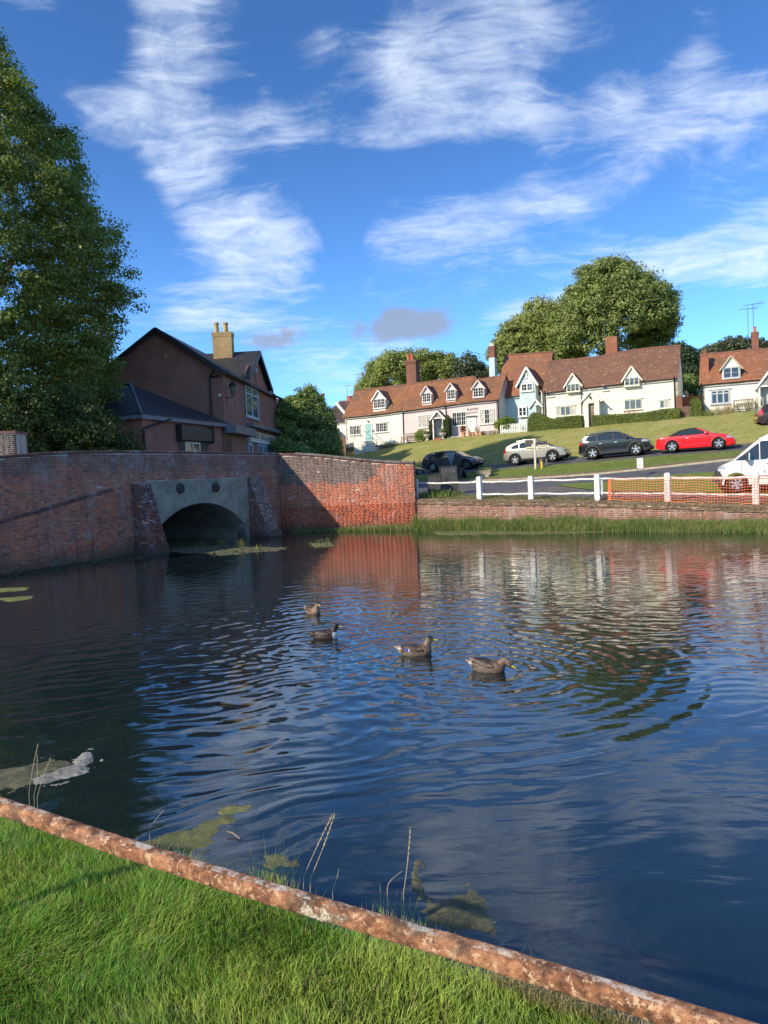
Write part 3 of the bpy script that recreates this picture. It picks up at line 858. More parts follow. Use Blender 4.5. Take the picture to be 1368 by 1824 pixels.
def wallbody(pl, u0, u1, zb, zt, thick, parent, mat, name='mortar_body', step=.5):
    mb = MB(); n_ = max(1, int((u1 - u0) / step))
    for i in range(n_):
        a = u0 + (u1 - u0) * i / n_; b = u0 + (u1 - u0) * (i + 1) / n_
        za, zb_ = zt(a), zt(b); ba, bb = zb(a), zb(b)
        mb.hexa([pl.pt(a, ba, 0), pl.pt(b, bb, 0), pl.pt(b, bb, -thick), pl.pt(a, ba, -thick), pl.pt(a, za, 0), pl.pt(b, zb_, 0), pl.pt(b, zb_, -thick), pl.pt(a, za, -thick)])
    return mb.build(name, mat, parent)
lenL = plL.len
# left river wall ------------------------------------------------
uL = plL.uz(0, 930)[0]                       # where the wall enters the picture
ztL = lambda u: 3.77 + (3.98 - 3.77) * min(1.0, max(-.8, (u - uL) / (lenL - uL)) ) + .05 * math.sin(max(0, min(1, (u - uL) / (lenL - uL))) * math.pi)
zstr = lambda u: 1.70 + (2.62 - 1.70) * (u - uL) / (lenL - uL)
river_wall = thing('river_wall', 'long shaded red brick river wall with a sloping string course running in from the left edge', 'wall', (plL.p0.x, plL.p0.y, 0))
wallbody(plL, 0, lenL, lambda u: -.6, ztL, .45, river_wall, mt_mort)
wallbody(plL, 2, lenL - .15, lambda u: -.6, lambda u: max(.2, zstr(u) - .06), -.075, river_wall, mt_mort, 'lower_face')
bk = Bricks()
brick_courses(bk, plL, 2, lenL, -.1, ztL, proud=lambda u, z: .080 if z < zstr(u) else 0, spall=lambda u, z: .03)
vis = []
for it in bk.items:
    u_ = (Vector((it[0].x, it[0].y)) - plL.p0).dot(plL.d)
    vis.append((0 if (uL + .1 < u_ and it[0].z > .1) else 1, (it[0] - CAM).length, it))
vis.sort(key=lambda t: (t[0], t[1]))
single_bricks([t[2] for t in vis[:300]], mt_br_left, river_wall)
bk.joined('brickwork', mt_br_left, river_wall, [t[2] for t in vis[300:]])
coping(plL, 2, lenL, ztL, river_wall, mt_br_cop)
bk = Bricks(); u = 2
while u < lenL - .1:
    zc = zstr(u)
    d3 = Vector((plL.d.x, plL.d.y, .17)).normalized(); n3 = Vector((plL.n.x, plL.n.y, 0))
    bk.add(plL.pt(u, zc, .10 + random.uniform(-.01, .012)), d3, n3, .068, .11, .12)
    u += .078
bk.joined('string_course', mt_br_cop, river_wall)

# bridge ------------------------------------------------
bridge = thing('brick_bridge', 'low brick road bridge with a grey cemented arch face and two black wall plates', 'bridge', (K[0], K[1], 0))
uS0 = plB.uz(262, 900)[0]; uS1 = plB.uz(441, 900)[0]
uc_, zc_ = plB.uz(357, 896)
HS, ZSP = 3.05, .48                                          # half span and springing level
RISE = zc_ - ZSP; RAD = (HS * HS + RISE * RISE) / (2 * RISE)
def arch(u):
    x = abs(u - uc_)
    if x >= HS: return -.6
    return zc_ - RAD + math.sqrt(RAD * RAD - x * x)
ZSTOP = 2.86
ztB = lambda u: 4.0 - .02 * u / plB.len
us = sorted(set([0, plB.len] + list(np.linspace(0, plB.len, 24)) + list(np.linspace(uc_ - HS, uc_ + HS, 40)) + [uc_ - HS - .001, uc_ + HS + .001]))
mb = MB()
for a, b in zip(us[:-1], us[1:]):
    if b - a < 1e-6: continue
    mb.hexa([plB.pt(a, arch(a), 0), plB.pt(b, arch(b), 0), plB.pt(b, arch(b), -.5), plB.pt(a, arch(a), -.5), plB.pt(a, ztB(a), 0), plB.pt(b, ztB(b), 0), plB.pt(b, ztB(b), -.5), plB.pt(a, ztB(a), -.5)])
mb.build('mortar_body', mt_mort, bridge)
mb = MB()
us2 = sorted(set([uS0, uS1] + [u for u in us if uS0 < u < uS1]))
for a, b in zip(us2[:-1], us2[1:]):
    if b - a < 1e-6: continue
    mb.hexa([plB.pt(a, max(arch(a), -.5), .03), plB.pt(b, max(arch(b), -.5), .03), plB.pt(b, max(arch(b), -.5), .001), plB.pt(a, max(arch(a), -.5), .001), plB.pt(a, ZSTOP, .03), plB.pt(b, ZSTOP, .03), plB.pt(b, ZSTOP, .001), plB.pt(a, ZSTOP, .001)])
mb.build('arch_face', mt_concrete, bridge)
mb = MB()                                                    # arch ring and the vault behind it
aa = list(np.linspace(uc_ - HS, uc_ + HS, 49))
rows = []
for o_ in (.035, -.6, -3, -6, -9):
    rows.append([plB.pt(aa[0], -.6, o_)] + [plB.pt(u, max(arch(u), ZSP), o_) if abs(u - uc_) < HS - 1e-4 else plB.pt(u, ZSP, o_) for u in aa] + [plB.pt(aa[-1], -.6, o_)])
mb.grid(rows)
vault = mb.build('vault', mt_concrete, bridge, smooth=True, fix=False)
mb = MB(); mb.poly([plB.pt(uc_ - HS, -.6, -9)] + [plB.pt(u, max(arch(u), ZSP), -9) for u in aa] + [plB.pt(uc_ + HS, -.6, -9)])
mb.build('added_light_stop', mt_concrete, bridge, fix=False)  # added closure keeping light out of the vault; the river runs on
mb = MB()
for a, b in zip(aa[:-1], aa[1:]):
    za, zb_ = max(arch(a), ZSP), max(arch(b), ZSP)
    mb.hexa([plB.pt(a, za, .055), plB.pt(b, zb_, .055), plB.pt(b, zb_, .02), plB.pt(a, za, .02), plB.pt(a, za + .05, .055), plB.pt(b, zb_ + .05, .055), plB.pt(b, zb_ + .05, .02), plB.pt(a, za + .05, .02)])
mb.build('arch_rim', mt_concrete, bridge)
bk = Bricks()
brick_courses(bk, plB, 0, plB.len, -.1, ztB, skip=lambda u, z: (uS0 - .03 < u < uS1 + .03 and z < ZSTOP + .02), spall=lambda u, z: .02)
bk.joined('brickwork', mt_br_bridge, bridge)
coping(plB, 0, plB.len - .03, ztB, bridge, mt_br_cop)
for (px, py) in ((320, 870), (383, 868)):
    u, z = plB.uz(px, py)
    mb = MB(); n3 = Vector((plB.n.x, plB.n.y, 0))
    mb.lathe(plB.pt(u, z, .03), [(.001, .10), (.05, .10), (.06, .05), (.15, .045), (.165, .07), (.215, .06), (.235, 0)], 24, n3)
    mb.build('wall_plate', mt_black, bridge, smooth=False)
def buttress(pl, u0, u1, prot, ztop, top_prot, name, mat_front, mat_side, parent, dzf=.075):
    bkf = Bricks(); bks = Bricks(); z = -.15; c = 0
    d3 = Vector((pl.d.x, pl.d.y, 0)); n3 = Vector((pl.n.x, pl.n.y, 0))
    while z < ztop:
        t = max(0, z) / ztop
        p = prot + (top_prot - prot) * (t ** .85)
        u = u0 - random.uniform(0, .1)
        while u < u1:
            l = random.choice([.215, .1025, .16])
            a, b = max(u, u0), min(u + l, u1)
            if b - a > .03:
                bkf.add(pl.pt((a + b) / 2, z + .033, p + random.uniform(-.04, .035)), d3, n3, b - a, .066, .2)
            u += l + .01
        v = 0.03
        while v < p - .05:
            l = .215 if c % 2 else .1025
            l = min(l, p - .03 - v)
            if l > .03:
                bks.add(pl.pt(u0 - .012 + random.uniform(-.006, .006), z + .033, v + l / 2), n3, -d3, l, .065, .08)
                bks.add(pl.pt(u1 + .012, z + .033, v + l / 2), n3, d3, l, .065, .08)
            v += l + .01
        z += .075; c += 1
    mb = MB()
    mb.hexa([pl.pt(u0, -.2, prot - .05), pl.pt(u1, -.2, prot - .05), pl.pt(u1, -.2, 0), pl.pt(u0, -.2, 0), pl.pt(u0, ztop, top_prot - .04), pl.pt(u1, ztop, top_prot - .04), pl.pt(u1, ztop, 0), pl.pt(u0, ztop, 0)])
    b_ = mb.build(name, mt_mort, parent)
    bkf.joined('raking_face', mat_front, b_)
    bks.joined('side_brickwork', mat_side, b_)
    return b_
ub0 = plB.uz(240, 930)[0]
buttress(plB, ub0 - .05, ub0 + .85, .95, 2.75, .12, 'buttress', mt_br_butt, mt_br_butt, bridge)
buttress(plB, uS1 + .10, uS1 + 1.05, 1.25, 2.9, .12, 'buttress', mt_br_flint, mt_br_butt, bridge)
# right wing wall ------------------------------------------------
ztR = lambda u: 3.96 - (3.96 - 3.15) * (u / plR.len) + .05 * math.sin(u * .9)
wing_wall = thing('wing_wall', 'sunlit orange red brick wing wall with a dark lichen crusted top right of the arch', 'wall', (B[0], B[1], 0))
wallbody(plR, 0, plR.len, lambda u: -.6, ztR, .45, wing_wall, mt_mort_r)
bk = Bricks()
brick_courses(bk, plR, 0.0, plR.len, -.1, ztR, proud=lambda u, z: .025 if z < 1.35 else 0,
              spall=lambda u, z: .02 + (.22 if (.9 < mnoise.noise(Vector((u * .9, z * 2.2, 0))) + .75 and 1.3 < z < 2.4) else 0))
# end face of the wall
plE = Plane(C, (C[0] + .11, C[1] + .43))
brick_courses(bk, plE, 0.0, .44, .3, lambda u: 3.15)
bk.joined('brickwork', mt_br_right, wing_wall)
coping(plR, 0, plR.len - .02, lambda u: ztR(u) + .01, wing_wall, mt_br_cop, thick=.5)
mb = MB()                                                    # rounded cement capping over the coping
rows = []
for k in range(9):
    t = math.pi * k / 8
    rows.append([plR.pt(u, ztR(u) + .085 + .085 * math.sin(t) + .012 * mnoise.noise(Vector((u * 3, k, 0))), -.22 + .27 * math.cos(t)) for u in np.linspace(.9, plR.len, 40)])
mb.grid(rows)
mb.build('capping', M_plain('lichened_capping', (.15, .135, .12), .95, 0, .45, 5, .02), wing_wall, smooth=True, fix=False)

# low retaining wall along the far bank ------------------------------------------------
wpx = [735, 855, 947, 1065, 1190, 1290, 1368, 1600, 1900]
wpy = [890.5, 891.5, 892.5, 894.5, 897.5, 900.5, 904, 913, 926]
wd = [35.0, 32.9, 31.6, 30.1, 28.3, 27.2, 26.3, 24.2, 21.5]
lowp = [P(a, b, c) for a, b, c in zip(wpx, wpy, wd)]
low_wall = thing('retaining_wall', 'low brick retaining wall overgrown with dry moss along the far bank under the white fence', 'wall', (lowp[0].x, lowp[0].y, 0))
bk = Bricks(); top = MB()
for a, b in zip(lowp[:-1], lowp[1:]):
    pl = Plane((a.x, a.y), (b.x, b.y))
    zt = lambda u, a=a, b=b, pl=pl: a.z + (b.z - a.z) * u / pl.len - .10
    wallbody(pl, 0, pl.len, lambda u: -.5, zt, .4, low_wall, mt_mort_r, step=2)
    brick_courses(bk, pl, 0, pl.len, .1, zt, spall=lambda u, z: .03)
    nseg = int(pl.len / .12)
    rows = []
    for k in range(6):
        t = k / 5
        rows.append([pl.pt(u, zt(u) + (-.10 if k == 0 else .10) + .05 * math.sin(t * 3.1) + .06 * mnoise.noise(Vector((pl.p0.x + u * 2.2, k * .7, 1.0))) + (.03 * mnoise.noise(Vector((pl.p0.x + u * 9, k * 3, 5.0)))),
                          .06 - t * .75 + .05 * mnoise.noise(Vector((pl.p0.x + u * 3, 7, k)))) for u in np.linspace(0, pl.len, nseg)])
    top.grid(rows)
bk.joined('brickwork', mt_br_low, low_wall)
top.build('mossy_top', mt_earth, low_wall, smooth=True, fix=False)
# gatepier-like brick pier behind the left wall
g0 = P(-30, 822, 27.0); g1 = P(29, 820, 27.0)
plP = Plane((g0.x, g0.y), (g1.x, g1.y))
pier = thing('brick_pier', 'weathered square brick pier behind the river wall at the left edge', 'pier', (g1.x, g1.y, 2.9))
ztp = P(15, 772, 27.0).z
wallbody(plP, 0, plP.len, lambda u: 2.8, lambda u: ztp, .9, pier, mt_mort, step=5)
bk = Bricks(); brick_courses(bk, plP, 0, plP.len, 2.9, lambda u: ztp)
plP2 = Plane((g1.x, g1.y), (g1.x - .1, g1.y + .9)); plP2.n = -plP2.n if plP2.n.x < 0 else plP2.n
brick_courses(bk, plP2, 0, .9, 2.9, lambda u: ztp)
bk.joined('brickwork', M_brick('shade_toned_pier_bricks', .9, (2.0, 2.6), .5, ((.20, .08, .06), (.14, .06, .05), (.24, .12, .09))), pier)  # the pier's shade is put into the brick colour as all-over darkening
mb = MB(); mb.fbox(plP, -.05, plP.len + .05, ztp, ztp + .09, .05, -.95); mb.build('pier_cap', mt_br_cop, pier)
# sloping soil under the marginal plants
mb = MB(); rows = []
shore = []
for k in range(6):
    t = k / 5; row = []
    for a, c in zip(wpx, wd):
        base = P(a, hrz(a) + (CAMZ - 0) * FPX / (c - 1.25), c - 1.25)
        topq = P(a, hrz(a) + (CAMZ - .42) * FPX / c, c)
        row.append(base.lerp(topq, t) + Vector((0, 0, -.10 + .10 * t)))
    rows.append(row)
rows = [[r_[i].lerp(r_[i + 1], k / 10) + Vector((0, 0, .05 * mnoise.noise(Vector((i * 3 + k * .5, ri, 0))))) for i in range(len(r_) - 1) for k in range(10)] for ri, r_ in enumerate(rows)]
mb.grid(rows); tag(mb.build('bank', mt_earth, smooth=True, fix=False), kind='structure')
SHORE = rows
# ---------------------------------------------------------------- building helpers
def slab(mb, rows, th, m=0):
    """closed slab: rows is a grid of points on the upper face"""
    lo = [[p - Vector((0, 0, th)) for p in r_] for r_ in rows]
    mb.grid(rows, m); mb.grid([list(reversed(r_)) for r_ in lo], m)
    for a, b in ((rows[0], lo[0]), (rows[-1], lo[-1])): mb.grid([a, b], m)
    mb.grid([[r_[0] for r_ in rows], [r_[0] for r_ in lo]], m); mb.grid([[r_[-1] for r_ in rows], [r_[-1] for r_ in lo]], m)
def window(pl, u0, u1, z0, z1, parent, frame, lights=2, rows=2, cols=2, off=.02, fw=.05, bar=.022, pane=None, sill=True, lattice=False, hood=False, curtain=()):
    pane = pane or mt_pane
    mb = MB(); W = u1 - u0
    mb.fbox(pl, u0, u1, z0, z0 + fw, off, off + .05); mb.fbox(pl, u0, u1, z1 - fw, z1, off, off + .05)
    lw = W / lights
    for i in range(lights + 1):
        c = u0 + lw * i; a = max(u0, c - fw / 2); b = min(u1, c + fw / 2)
        if i == 0: b = a + fw
        if i == lights: a = b - fw
        mb.fbox(pl, a, b, z0 + fw, z1 - fw, off, off + .048)
    for i in range(lights):
        a = u0 + lw * i + fw * .5; b = a + lw - fw
        if lattice:
            n_ = max(3, int(lw / .13)); H = z1 - z0 - 2 * fw
            for k in range(-n_, n_ * 3):
                s_ = k * .14
                for sg in (1, -1):
                    pts = []
                    for t in (0, 1):
                        uu = a + s_ + sg * 0 + (t * H) * .8 if sg == 1 else a + s_ - t * H * .8
                        pts.append((uu, z0 + fw + t * H))
                    (ua, za), (ub, zb_) = pts
                    lo_, hi_ = a, b
                    if max(ua, ub) < lo_ or min(ua, ub) > hi_: continue
                    def clip(ua, za, ub, zb_):
                        q = [(ua, za), (ub, zb_)]
                        out = []
                        for (x, z), (x2, z2) in (((ua, za), (ub, zb_)), ((ub, zb_), (ua, za))):
                            if x < lo_: t_ = (lo_ - x) / (x2 - x); x, z = lo_, z + (z2 - z) * t_
                            elif x > hi_: t_ = (hi_ - x) / (x2 - x); x, z = hi_, z + (z2 - z) * t_
                            out.append((x, z))
                        return out
                    (ua, za), (ub, zb_) = clip(ua, za, ub, zb_)
                    if abs(ua - ub) + abs(za - zb_) > .05:
                        mb.bar(pl.pt(ua, za, off + .016), pl.pt(ub, zb_, off + .016), .012, .006)
        else:
            for c in range(1, cols):
                x = a + (b - a) * c / cols; mb.fbox(pl, x - bar / 2, x + bar / 2, z0 + fw, z1 - fw, off + .005, off + .035)
            for r_ in range(1, rows):
                z = z0 + fw + (z1 - z0 - 2 * fw) * r_ / rows; mb.fbox(pl, a, b, z - bar / 2, z + bar / 2, off + .004, off + .034)
    fr = mb.build('window', frame, parent)
    for i in range(lights):
        a = u0 + lw * i + fw * .5; b = a + lw - fw
        q = MB(); q.fbox(pl, a, b, z0 + fw * .8, z1 - fw * .8, off - .03, off + .002)
        q.build('pane', mt_curtain if i in curtain else pane, fr)
    if sill:
        q = MB(); q.fbox(pl, u0 - .07, u1 + .07, z0 - .06, z0 - .002, 0.0, off + .11); q.build('sill', frame, fr)
    if hood:
        q = MB(); q.fbox(pl, u0 - .12, u1 + .12, z1 + .03, z1 + .07, 0.0, off + .09); q.build('lintel', frame, fr)
    return fr
def win_px(pl, x0, y0, x1, y1, parent, frame, off=.02, **kw):
    ym, xm = (y0 + y1) / 2, (x0 + x1) / 2
    u0 = pl.uz(x0, ym, off)[0]; u1 = pl.uz(x1, ym, off)[0]
    z0 = pl.uz(xm, y1, off)[1]; z1 = pl.uz(xm, y0, off)[1]
    return window(pl, u0, u1, z0, z1, parent, frame, off=off, **kw)
def door_px(pl, x0, y0, x1, y1, parent, mat, off=.02, planks=0, frame=None, zbot=None):
    ym, xm = (y0 + y1) / 2, (x0 + x1) / 2
    u0 = pl.uz(x0, ym, off)[0]; u1 = pl.uz(x1, ym, off)[0]
    z0 = pl.uz(xm, y1, off)[1] if zbot is None else zbot; z1 = pl.uz(xm, y0, off)[1]
    mb = MB(); mb.fbox(pl, u0, u1, z0, z1, off - .02, off + .02)
    if planks:
        w_ = (u1 - u0) / planks
        for i in range(planks): mb.fbox(pl, u0 + w_ * i + .006, u0 + w_ * (i + 1) - .006, z0 + .02, z1 - .02, off + .02, off + .032)
    else:
        for (a, b, c, d) in ((.12, .46, .08, .42), (.54, .88, .08, .42), (.12, .46, .5, .92), (.54, .88, .5, .92)):
            mb.fbox(pl, u0 + (u1 - u0) * a, u0 + (u1 - u0) * b, z0 + (z1 - z0) * c, z0 + (z1 - z0) * d, off + .02, off + .034)
    d = mb.build('door', mat, parent)
    q = MB(); q.fbox(pl, u0 - .07, u0 - .003, z0, z1 + .07, 0, off + .05); q.fbox(pl, u1 + .003, u1 + .07, z0, z1 + .07, 0, off + .05); q.fbox(pl, u0, u1, z1 + .003, z1 + .07, 0, off + .05)
    q.build('door_frame', frame or mat, d)
    q = MB(); q.lathe(pl.pt(u0 + (u1 - u0) * .86, z0 + 1.0, off + .02), [(.001, .05), (.03, .045), (.03, .02), (.012, 0)], 8, Vector((pl.n.x, pl.n.y, 0))); q.build('handle', mt_iron, d)
    q = MB(); q.fbox(pl, u0 + (u1 - u0) * .35, u0 + (u1 - u0) * .65, z0 + .95, z0 + 1.0, off + .02, off + .04); q.build('letterbox', mt_iron, d)
    return d, (u0, u1, z0, z1)
class Fn:
    def __init__(s, pts): s.u = [p[0] for p in pts]; s.z = [p[1] for p in pts]
    def __call__(s, u): return float(np.interp(u, s.u, s.z))
def roof_slope(mb, pl, u0, u1, eave, ridge, o_e, o_r, nu=24, nv=6, wob=.03, seed=0, th=.10, drop_e=.0):
    rows = []
    for j in range(nv + 1):
        t = j / nv; r_ = []
        for i in range(nu + 1):
            u = u0 + (u1 - u0) * i / nu
            z = (eave(u) - drop_e) * (1 - t) + ridge(u) * t + wob * mnoise.noise(Vector((u * .8 + seed, t * 2.5, seed))) + wob * .5 * mnoise.noise(Vector((u * 2.3 + seed, t * 6, seed)))
            r_.append(pl.pt(u, z, o_e + (o_r - o_e) * t))
        rows.append(r_)
    slab(mb, rows, th)
def cottage(name, label, cat, pl, x_l, x_r, eave_px, ridge_px, W, wall, roof, zbase, u_over=(.1, .12), ends=(True, True), frontwall=True, ridge_mat=None, group=None, off=0.0, plinth=None):
    q = pl.shift(off)
    eave = Fn([q.uz(*p) for p in eave_px]); ridge = Fn([(q.uz(*p, -W / 2)) for p in ridge_px])
    u0 = q.uz(x_l, eave_px[0][1])[0]; u1 = q.uz(x_r, eave_px[-1][1])[0]
    mid = q.pt((u0 + u1) / 2, zbase, 0)
    h = thing(name, label, cat, (mid.x, mid.y, zbase), group=group)
    mb = MB(); n_ = 14
    us = list(np.linspace(u0, u1, n_ + 1))
    for o_a, o_b in ((0, -.25), (-W, -W + .25)):
        for a, b in zip(us[:-1], us[1:]):
            mb.hexa([q.pt(a, zbase, o_a), q.pt(b, zbase, o_a), q.pt(b, zbase, o_b), q.pt(a, zbase, o_b), q.pt(a, eave(a), o_a), q.pt(b, eave(b), o_a), q.pt(b, eave(b), o_b), q.pt(a, eave(a), o_b)])
    for k, uu in enumerate((u0, u1)):
        if not ends[k]: continue
        s_ = .003 if k else -.003
        prof = [(0, zbase), (-W, zbase), (-W, eave(uu) - .02), (-W / 2, ridge(uu) - .14), (0, eave(uu) - .02)]
        a = [q.pt(uu + s_, z, o_) for o_, z in prof]; b = [q.pt(uu - (.25 if k else -.25), z, o_) for o_, z in prof]
        mb.poly(a); mb.poly(b)
        for i in range(5): mb.quad(a[i], a[(i + 1) % 5], b[(i + 1) % 5], b[i])
    mb.build('wall', wall, h, fix=True)
    mb = MB()
    sd_ = len(name) + u0
    slope = (ridge((u0 + u1) / 2) - eave((u0 + u1) / 2)) / (W / 2)
    roof_slope(mb, q, u0 - u_over[0], u1 + u_over[1], eave, ridge, .20, -W / 2, seed=sd_, drop_e=.20 * slope - .10)
    rf = mb.build('roof', roof, h)
    mb = MB(); roof_slope(mb, q, u0 - u_over[0], u1 + u_over[1], eave, ridge, -W - .20, -W / 2 - .001, seed=sd_ + 9, drop_e=.20 * slope - .10)
    mb.build('roof', roof, h)
    mb = MB(); pts = []
    for i in range(60):
        u = u0 - u_over[0] + (u1 - u0 + sum(u_over)) * i / 59
        pts.append(q.pt(u, ridge(u) + .0 + .03 * mnoise.noise(Vector((u * .8 + sd_, 2.5, sd_))), -W / 2))
    mb.tube(pts, [.085 + .012 * (i % 2) for i in range(60)], 8)
    mb.build('ridge_tiles', ridge_mat or mt_chim2, rf, smooth=False)
    mb = MB()                                                   # gutter
    pts = [q.pt(u, eave(u) - .20 * slope - .05, .27) for u in np.linspace(u0, u1, 12)]
    mb.tube(pts, .05, 6); mb.build('gutter', mt_black, h)
    if plinth:
        mb = MB()
        for a, b in zip(us[:-1], us[1:]):
            mb.hexa([q.pt(a, zbase, .05), q.pt(b, zbase, .05), q.pt(b, zbase, 0.003), q.pt(a, zbase, 0.003), q.pt(a, plinth(a), .05), q.pt(b, plinth(b), .05), q.pt(b, plinth(b), 0.003), q.pt(a, plinth(a), 0.003)])
        mb.build('plinth', M_plain('grey_plinth', (.16, .16, .15), .9, 0, .3), h)
    return h, q, eave, ridge
def dormer(h, q, x0, x1, y_sill, y_eave, apex, L, wall, roof, frame, lights=2, rows=3, cols=2, off=.03, win=None, over=.14, ztail=.35, barge=None, lattice=False, curtain=(), pitch_drop=0.0, pane=None, fw=.05, rz_over=None):
    ym = (y_sill + y_eave) / 2; xm = (x0 + x1) / 2
    u0 = q.uz(x0, ym, off)[0]; u1 = q.uz(x1, ym, off)[0]
    zs = q.uz(xm, y_sill, off)[1]; ze = q.uz(xm, y_eave, off)[1]; ua, za = q.uz(*apex, off)
    ua = (u0 + u1) / 2 * .6 + ua * .4
    mb = MB()
    a = [q.pt(u0, zs - ztail, off), q.pt(u1, zs - ztail, off), q.pt(u1, ze, off), q.pt(ua, za - .08, off), q.pt(u0, ze, off)]
    b = [p - Vector((q.n.x, q.n.y, 0)) * L for p in a]
    mb.poly(a); mb.poly(list(reversed(b)))
    for i in range(5): mb.quad(a[i], a[(i + 1) % 5], b[(i + 1) % 5], b[i])
    d = mb.build('dormer', wall, h)
    mb = MB(); sl = (za - ze) / max(.1, (ua - u0)); sr = (za - ze) / max(.1, (u1 - ua))
    ov = over
    for (ue, ze_) in ((u0 - ov, ze - ov * sl), (u1 + ov, ze - ov * sr)):
        rows_ = []
        for j in range(4):
            t = j / 3
            rows_.append([q.pt(ue + (ua - ue) * t, ze_ + (za - ze_) * t + .02, off + .16 - (L + .16) * k / 5) for k in range(6)])
        slab(mb, rows_, .06)
    mb.build('dormer_roof', roof, d)
    mb = MB()
    for (ue, ze_) in ((u0 - ov, ze - ov * sl), (u1 + ov, ze - ov * sr)):
        mb.bar(q.pt(ue, ze_ - .05, off + .14), q.pt(ua, za - .05, off + .14), .05, .11)
    mb.build('bargeboard', barge or frame, d)
    wu0, wu1 = u0 + .05, u1 - .05
    window(q, wu0, wu1, zs, ze - .04, d, frame, lights=lights, rows=rows, cols=cols, off=off + .012, lattice=lattice, curtain=curtain, pane=pane, fw=fw)
    return d
def chimney(q, off, x0, x1, y_top, y_bot, depth, mat, parent, pots=(), pot_mat=None, name='chimney', cap=True, wide=1.15):
    u0 = q.uz(x0, y_top, off)[0]; u1 = q.uz(x1, y_top, off)[0]
    um = q.uz((x0 + x1) / 2, y_top, off)[0]
    z1 = q.uz((x0 + x1) / 2, y_top, off)[1]; z0 = q.uz((x0 + x1) / 2, y_bot, off)[1]
    mb = MB(); W = (u1 - u0); e = W * (wide - 1) / 2
    cap_h = min(.32, (z1 - z0) * .25) if cap else 0
    mb.fbox(q, u0 + e, u1 - e, z0, z1 - cap_h, off, off - depth)
    if cap:
        mb.fbox(q, u0 + e * .4, u1 - e * .4, z1 - cap_h + .001, z1 - cap_h * .55, off + e * .6, off - depth - e * .6)
        mb.fbox(q, u0, u1, z1 - cap_h * .55 + .001, z1, off + e, off - depth - e)
    c = mb.build(name, mat, parent)
    for (px, wpx, pyt) in pots:
        uc, zt = q.uz(px, pyt, off - depth / 2); r_ = abs(q.uz(px + wpx / 2, pyt, off)[0] - q.uz(px, pyt, off)[0])
        p = MB(); p.lathe(q.pt(uc, z1, off - depth / 2), [(r_ * 1.0, -.02), (r_ * .95, (zt - z1) * .8), (r_ * 1.12, (zt - z1) * .84), (r_ * 1.1, zt - z1), (r_ * .8, zt - z1), (r_ * .75, (zt - z1) * .4)], 12)
        p.build('chimney_pot', pot_mat or mt_pot, c)
    return c
def pipe(pts, rad, mat, parent, name='drainpipe'):
    mb = MB(); mb.tube(pts, rad, 8); return mb.build(name, mat, parent)
def aerial(base, h, label, w_=1.2, kind='yagi', ang=.4):
    t = thing('tv_aerial', label, 'aerial', base)
    mb = MB(); mb.tube([base, base + Vector((0, 0, h))], .022, 5); mb.build('mast', mt_greymetal, t)
    mb = MB(); d = Vector((math.cos(ang), math.sin(ang), .12)); n_ = Vector((-math.sin(ang), math.cos(ang), 0))
    c = base + Vector((0, 0, h * .96))
    mb.bar(c - d * w_ / 2, c + d * w_ / 2, .025)
    for k in range(9):
        p = c + d * w_ * (k / 8 - .5); l = .16 + .14 * (k / 8)
        mb.bar(p - n_ * l, p + n_ * l, .012)
        if k > 5: mb.bar(p - Vector((0, 0, .2)), p + Vector((0, 0, .2)), .012)
    mb.build('antenna', mt_greymetal, t)
    return t

# ---------------------------------------------------------------- the brick pub beside the bridge
Q = P(398, 700, 45); Qe = P(492, 700, 60)
plS = Plane((Q.x, Q.y), (Qe.x, Qe.y))
dG = Vector((1, -.05)).normalized()
GL = Vector((Q.x, Q.y)) - dG * 7.9
plG = Plane((GL.x, GL.y), (Q.x, Q.y))
pub = thing('brick_pub', 'two storey dark red brick building with slate gables and cream fascia sign in shade', 'building', (Q.x, Q.y, 2.9))
ZE = plG.uz(396, 657)[1]; uP, ZR = plG.uz(285, 585); uP = 3.95
LS = plS.len
mb = MB()
def gp(u, z, s_): # point: u along gable, s_ back along street
    p = plG.pt(u, z, 0); return Vector((p.x + plS.d.x * s_, p.y + plS.d.y * s_, z))
prof = [(0, 2.8), (7.9, 2.8), (7.9, ZE), (uP, ZR - .15), (0, ZE)]
a = [gp(u, z, 0) for u, z in prof]; b = [gp(u, z, LS) for u, z in prof]
mb.poly(a); mb.poly(list(reversed(b)))
for i in range(5): mb.quad(a[i], b[i], b[(i + 1) % 5], a[(i + 1) % 5])
mb.build('wall', mt_pub, pub)
sl = (ZR - ZE) / 3.95
mb = MB()
for sg in (-1, 1):
    rows = []
    for j in range(5):
        t = j / 4; u = uP + sg * (3.95 + .38) * (1 - t)
        rows.append([gp(u, ZR - (3.95 + .38) * (1 - t) * sl, s_) for s_ in np.linspace(-.45, LS + .3, 12)])
    slab(mb, rows, .13)
prf = mb.build('roof', mt_slate, pub)
mb = MB()
for sg in (-1, 1):
    e_ = gp(uP + sg * 4.33, ZR - 4.33 * sl - .12, -.43); t_ = gp(uP, ZR - .12, -.43)
    mb.bar(e_, t_, .05, .26)
mb.build('bargeboard', mt_black, pub)
mt_purlin = M_plain('pale_purlin_ends', (.22, .17, .14), .8)
for t in (.18, .42, .66, .86):
    for sg in (-1, 1):
        mb = MB()
        u = uP + sg * 3.9 * (1 - t)
        p = gp(u, ZR - abs(u - uP) * sl - .20, 0); mb.bar(p, p + Vector((plG.n.x, plG.n.y, 0)) * .42, .09, .14)
        mb.build('purlin_end', mt_purlin, pub)
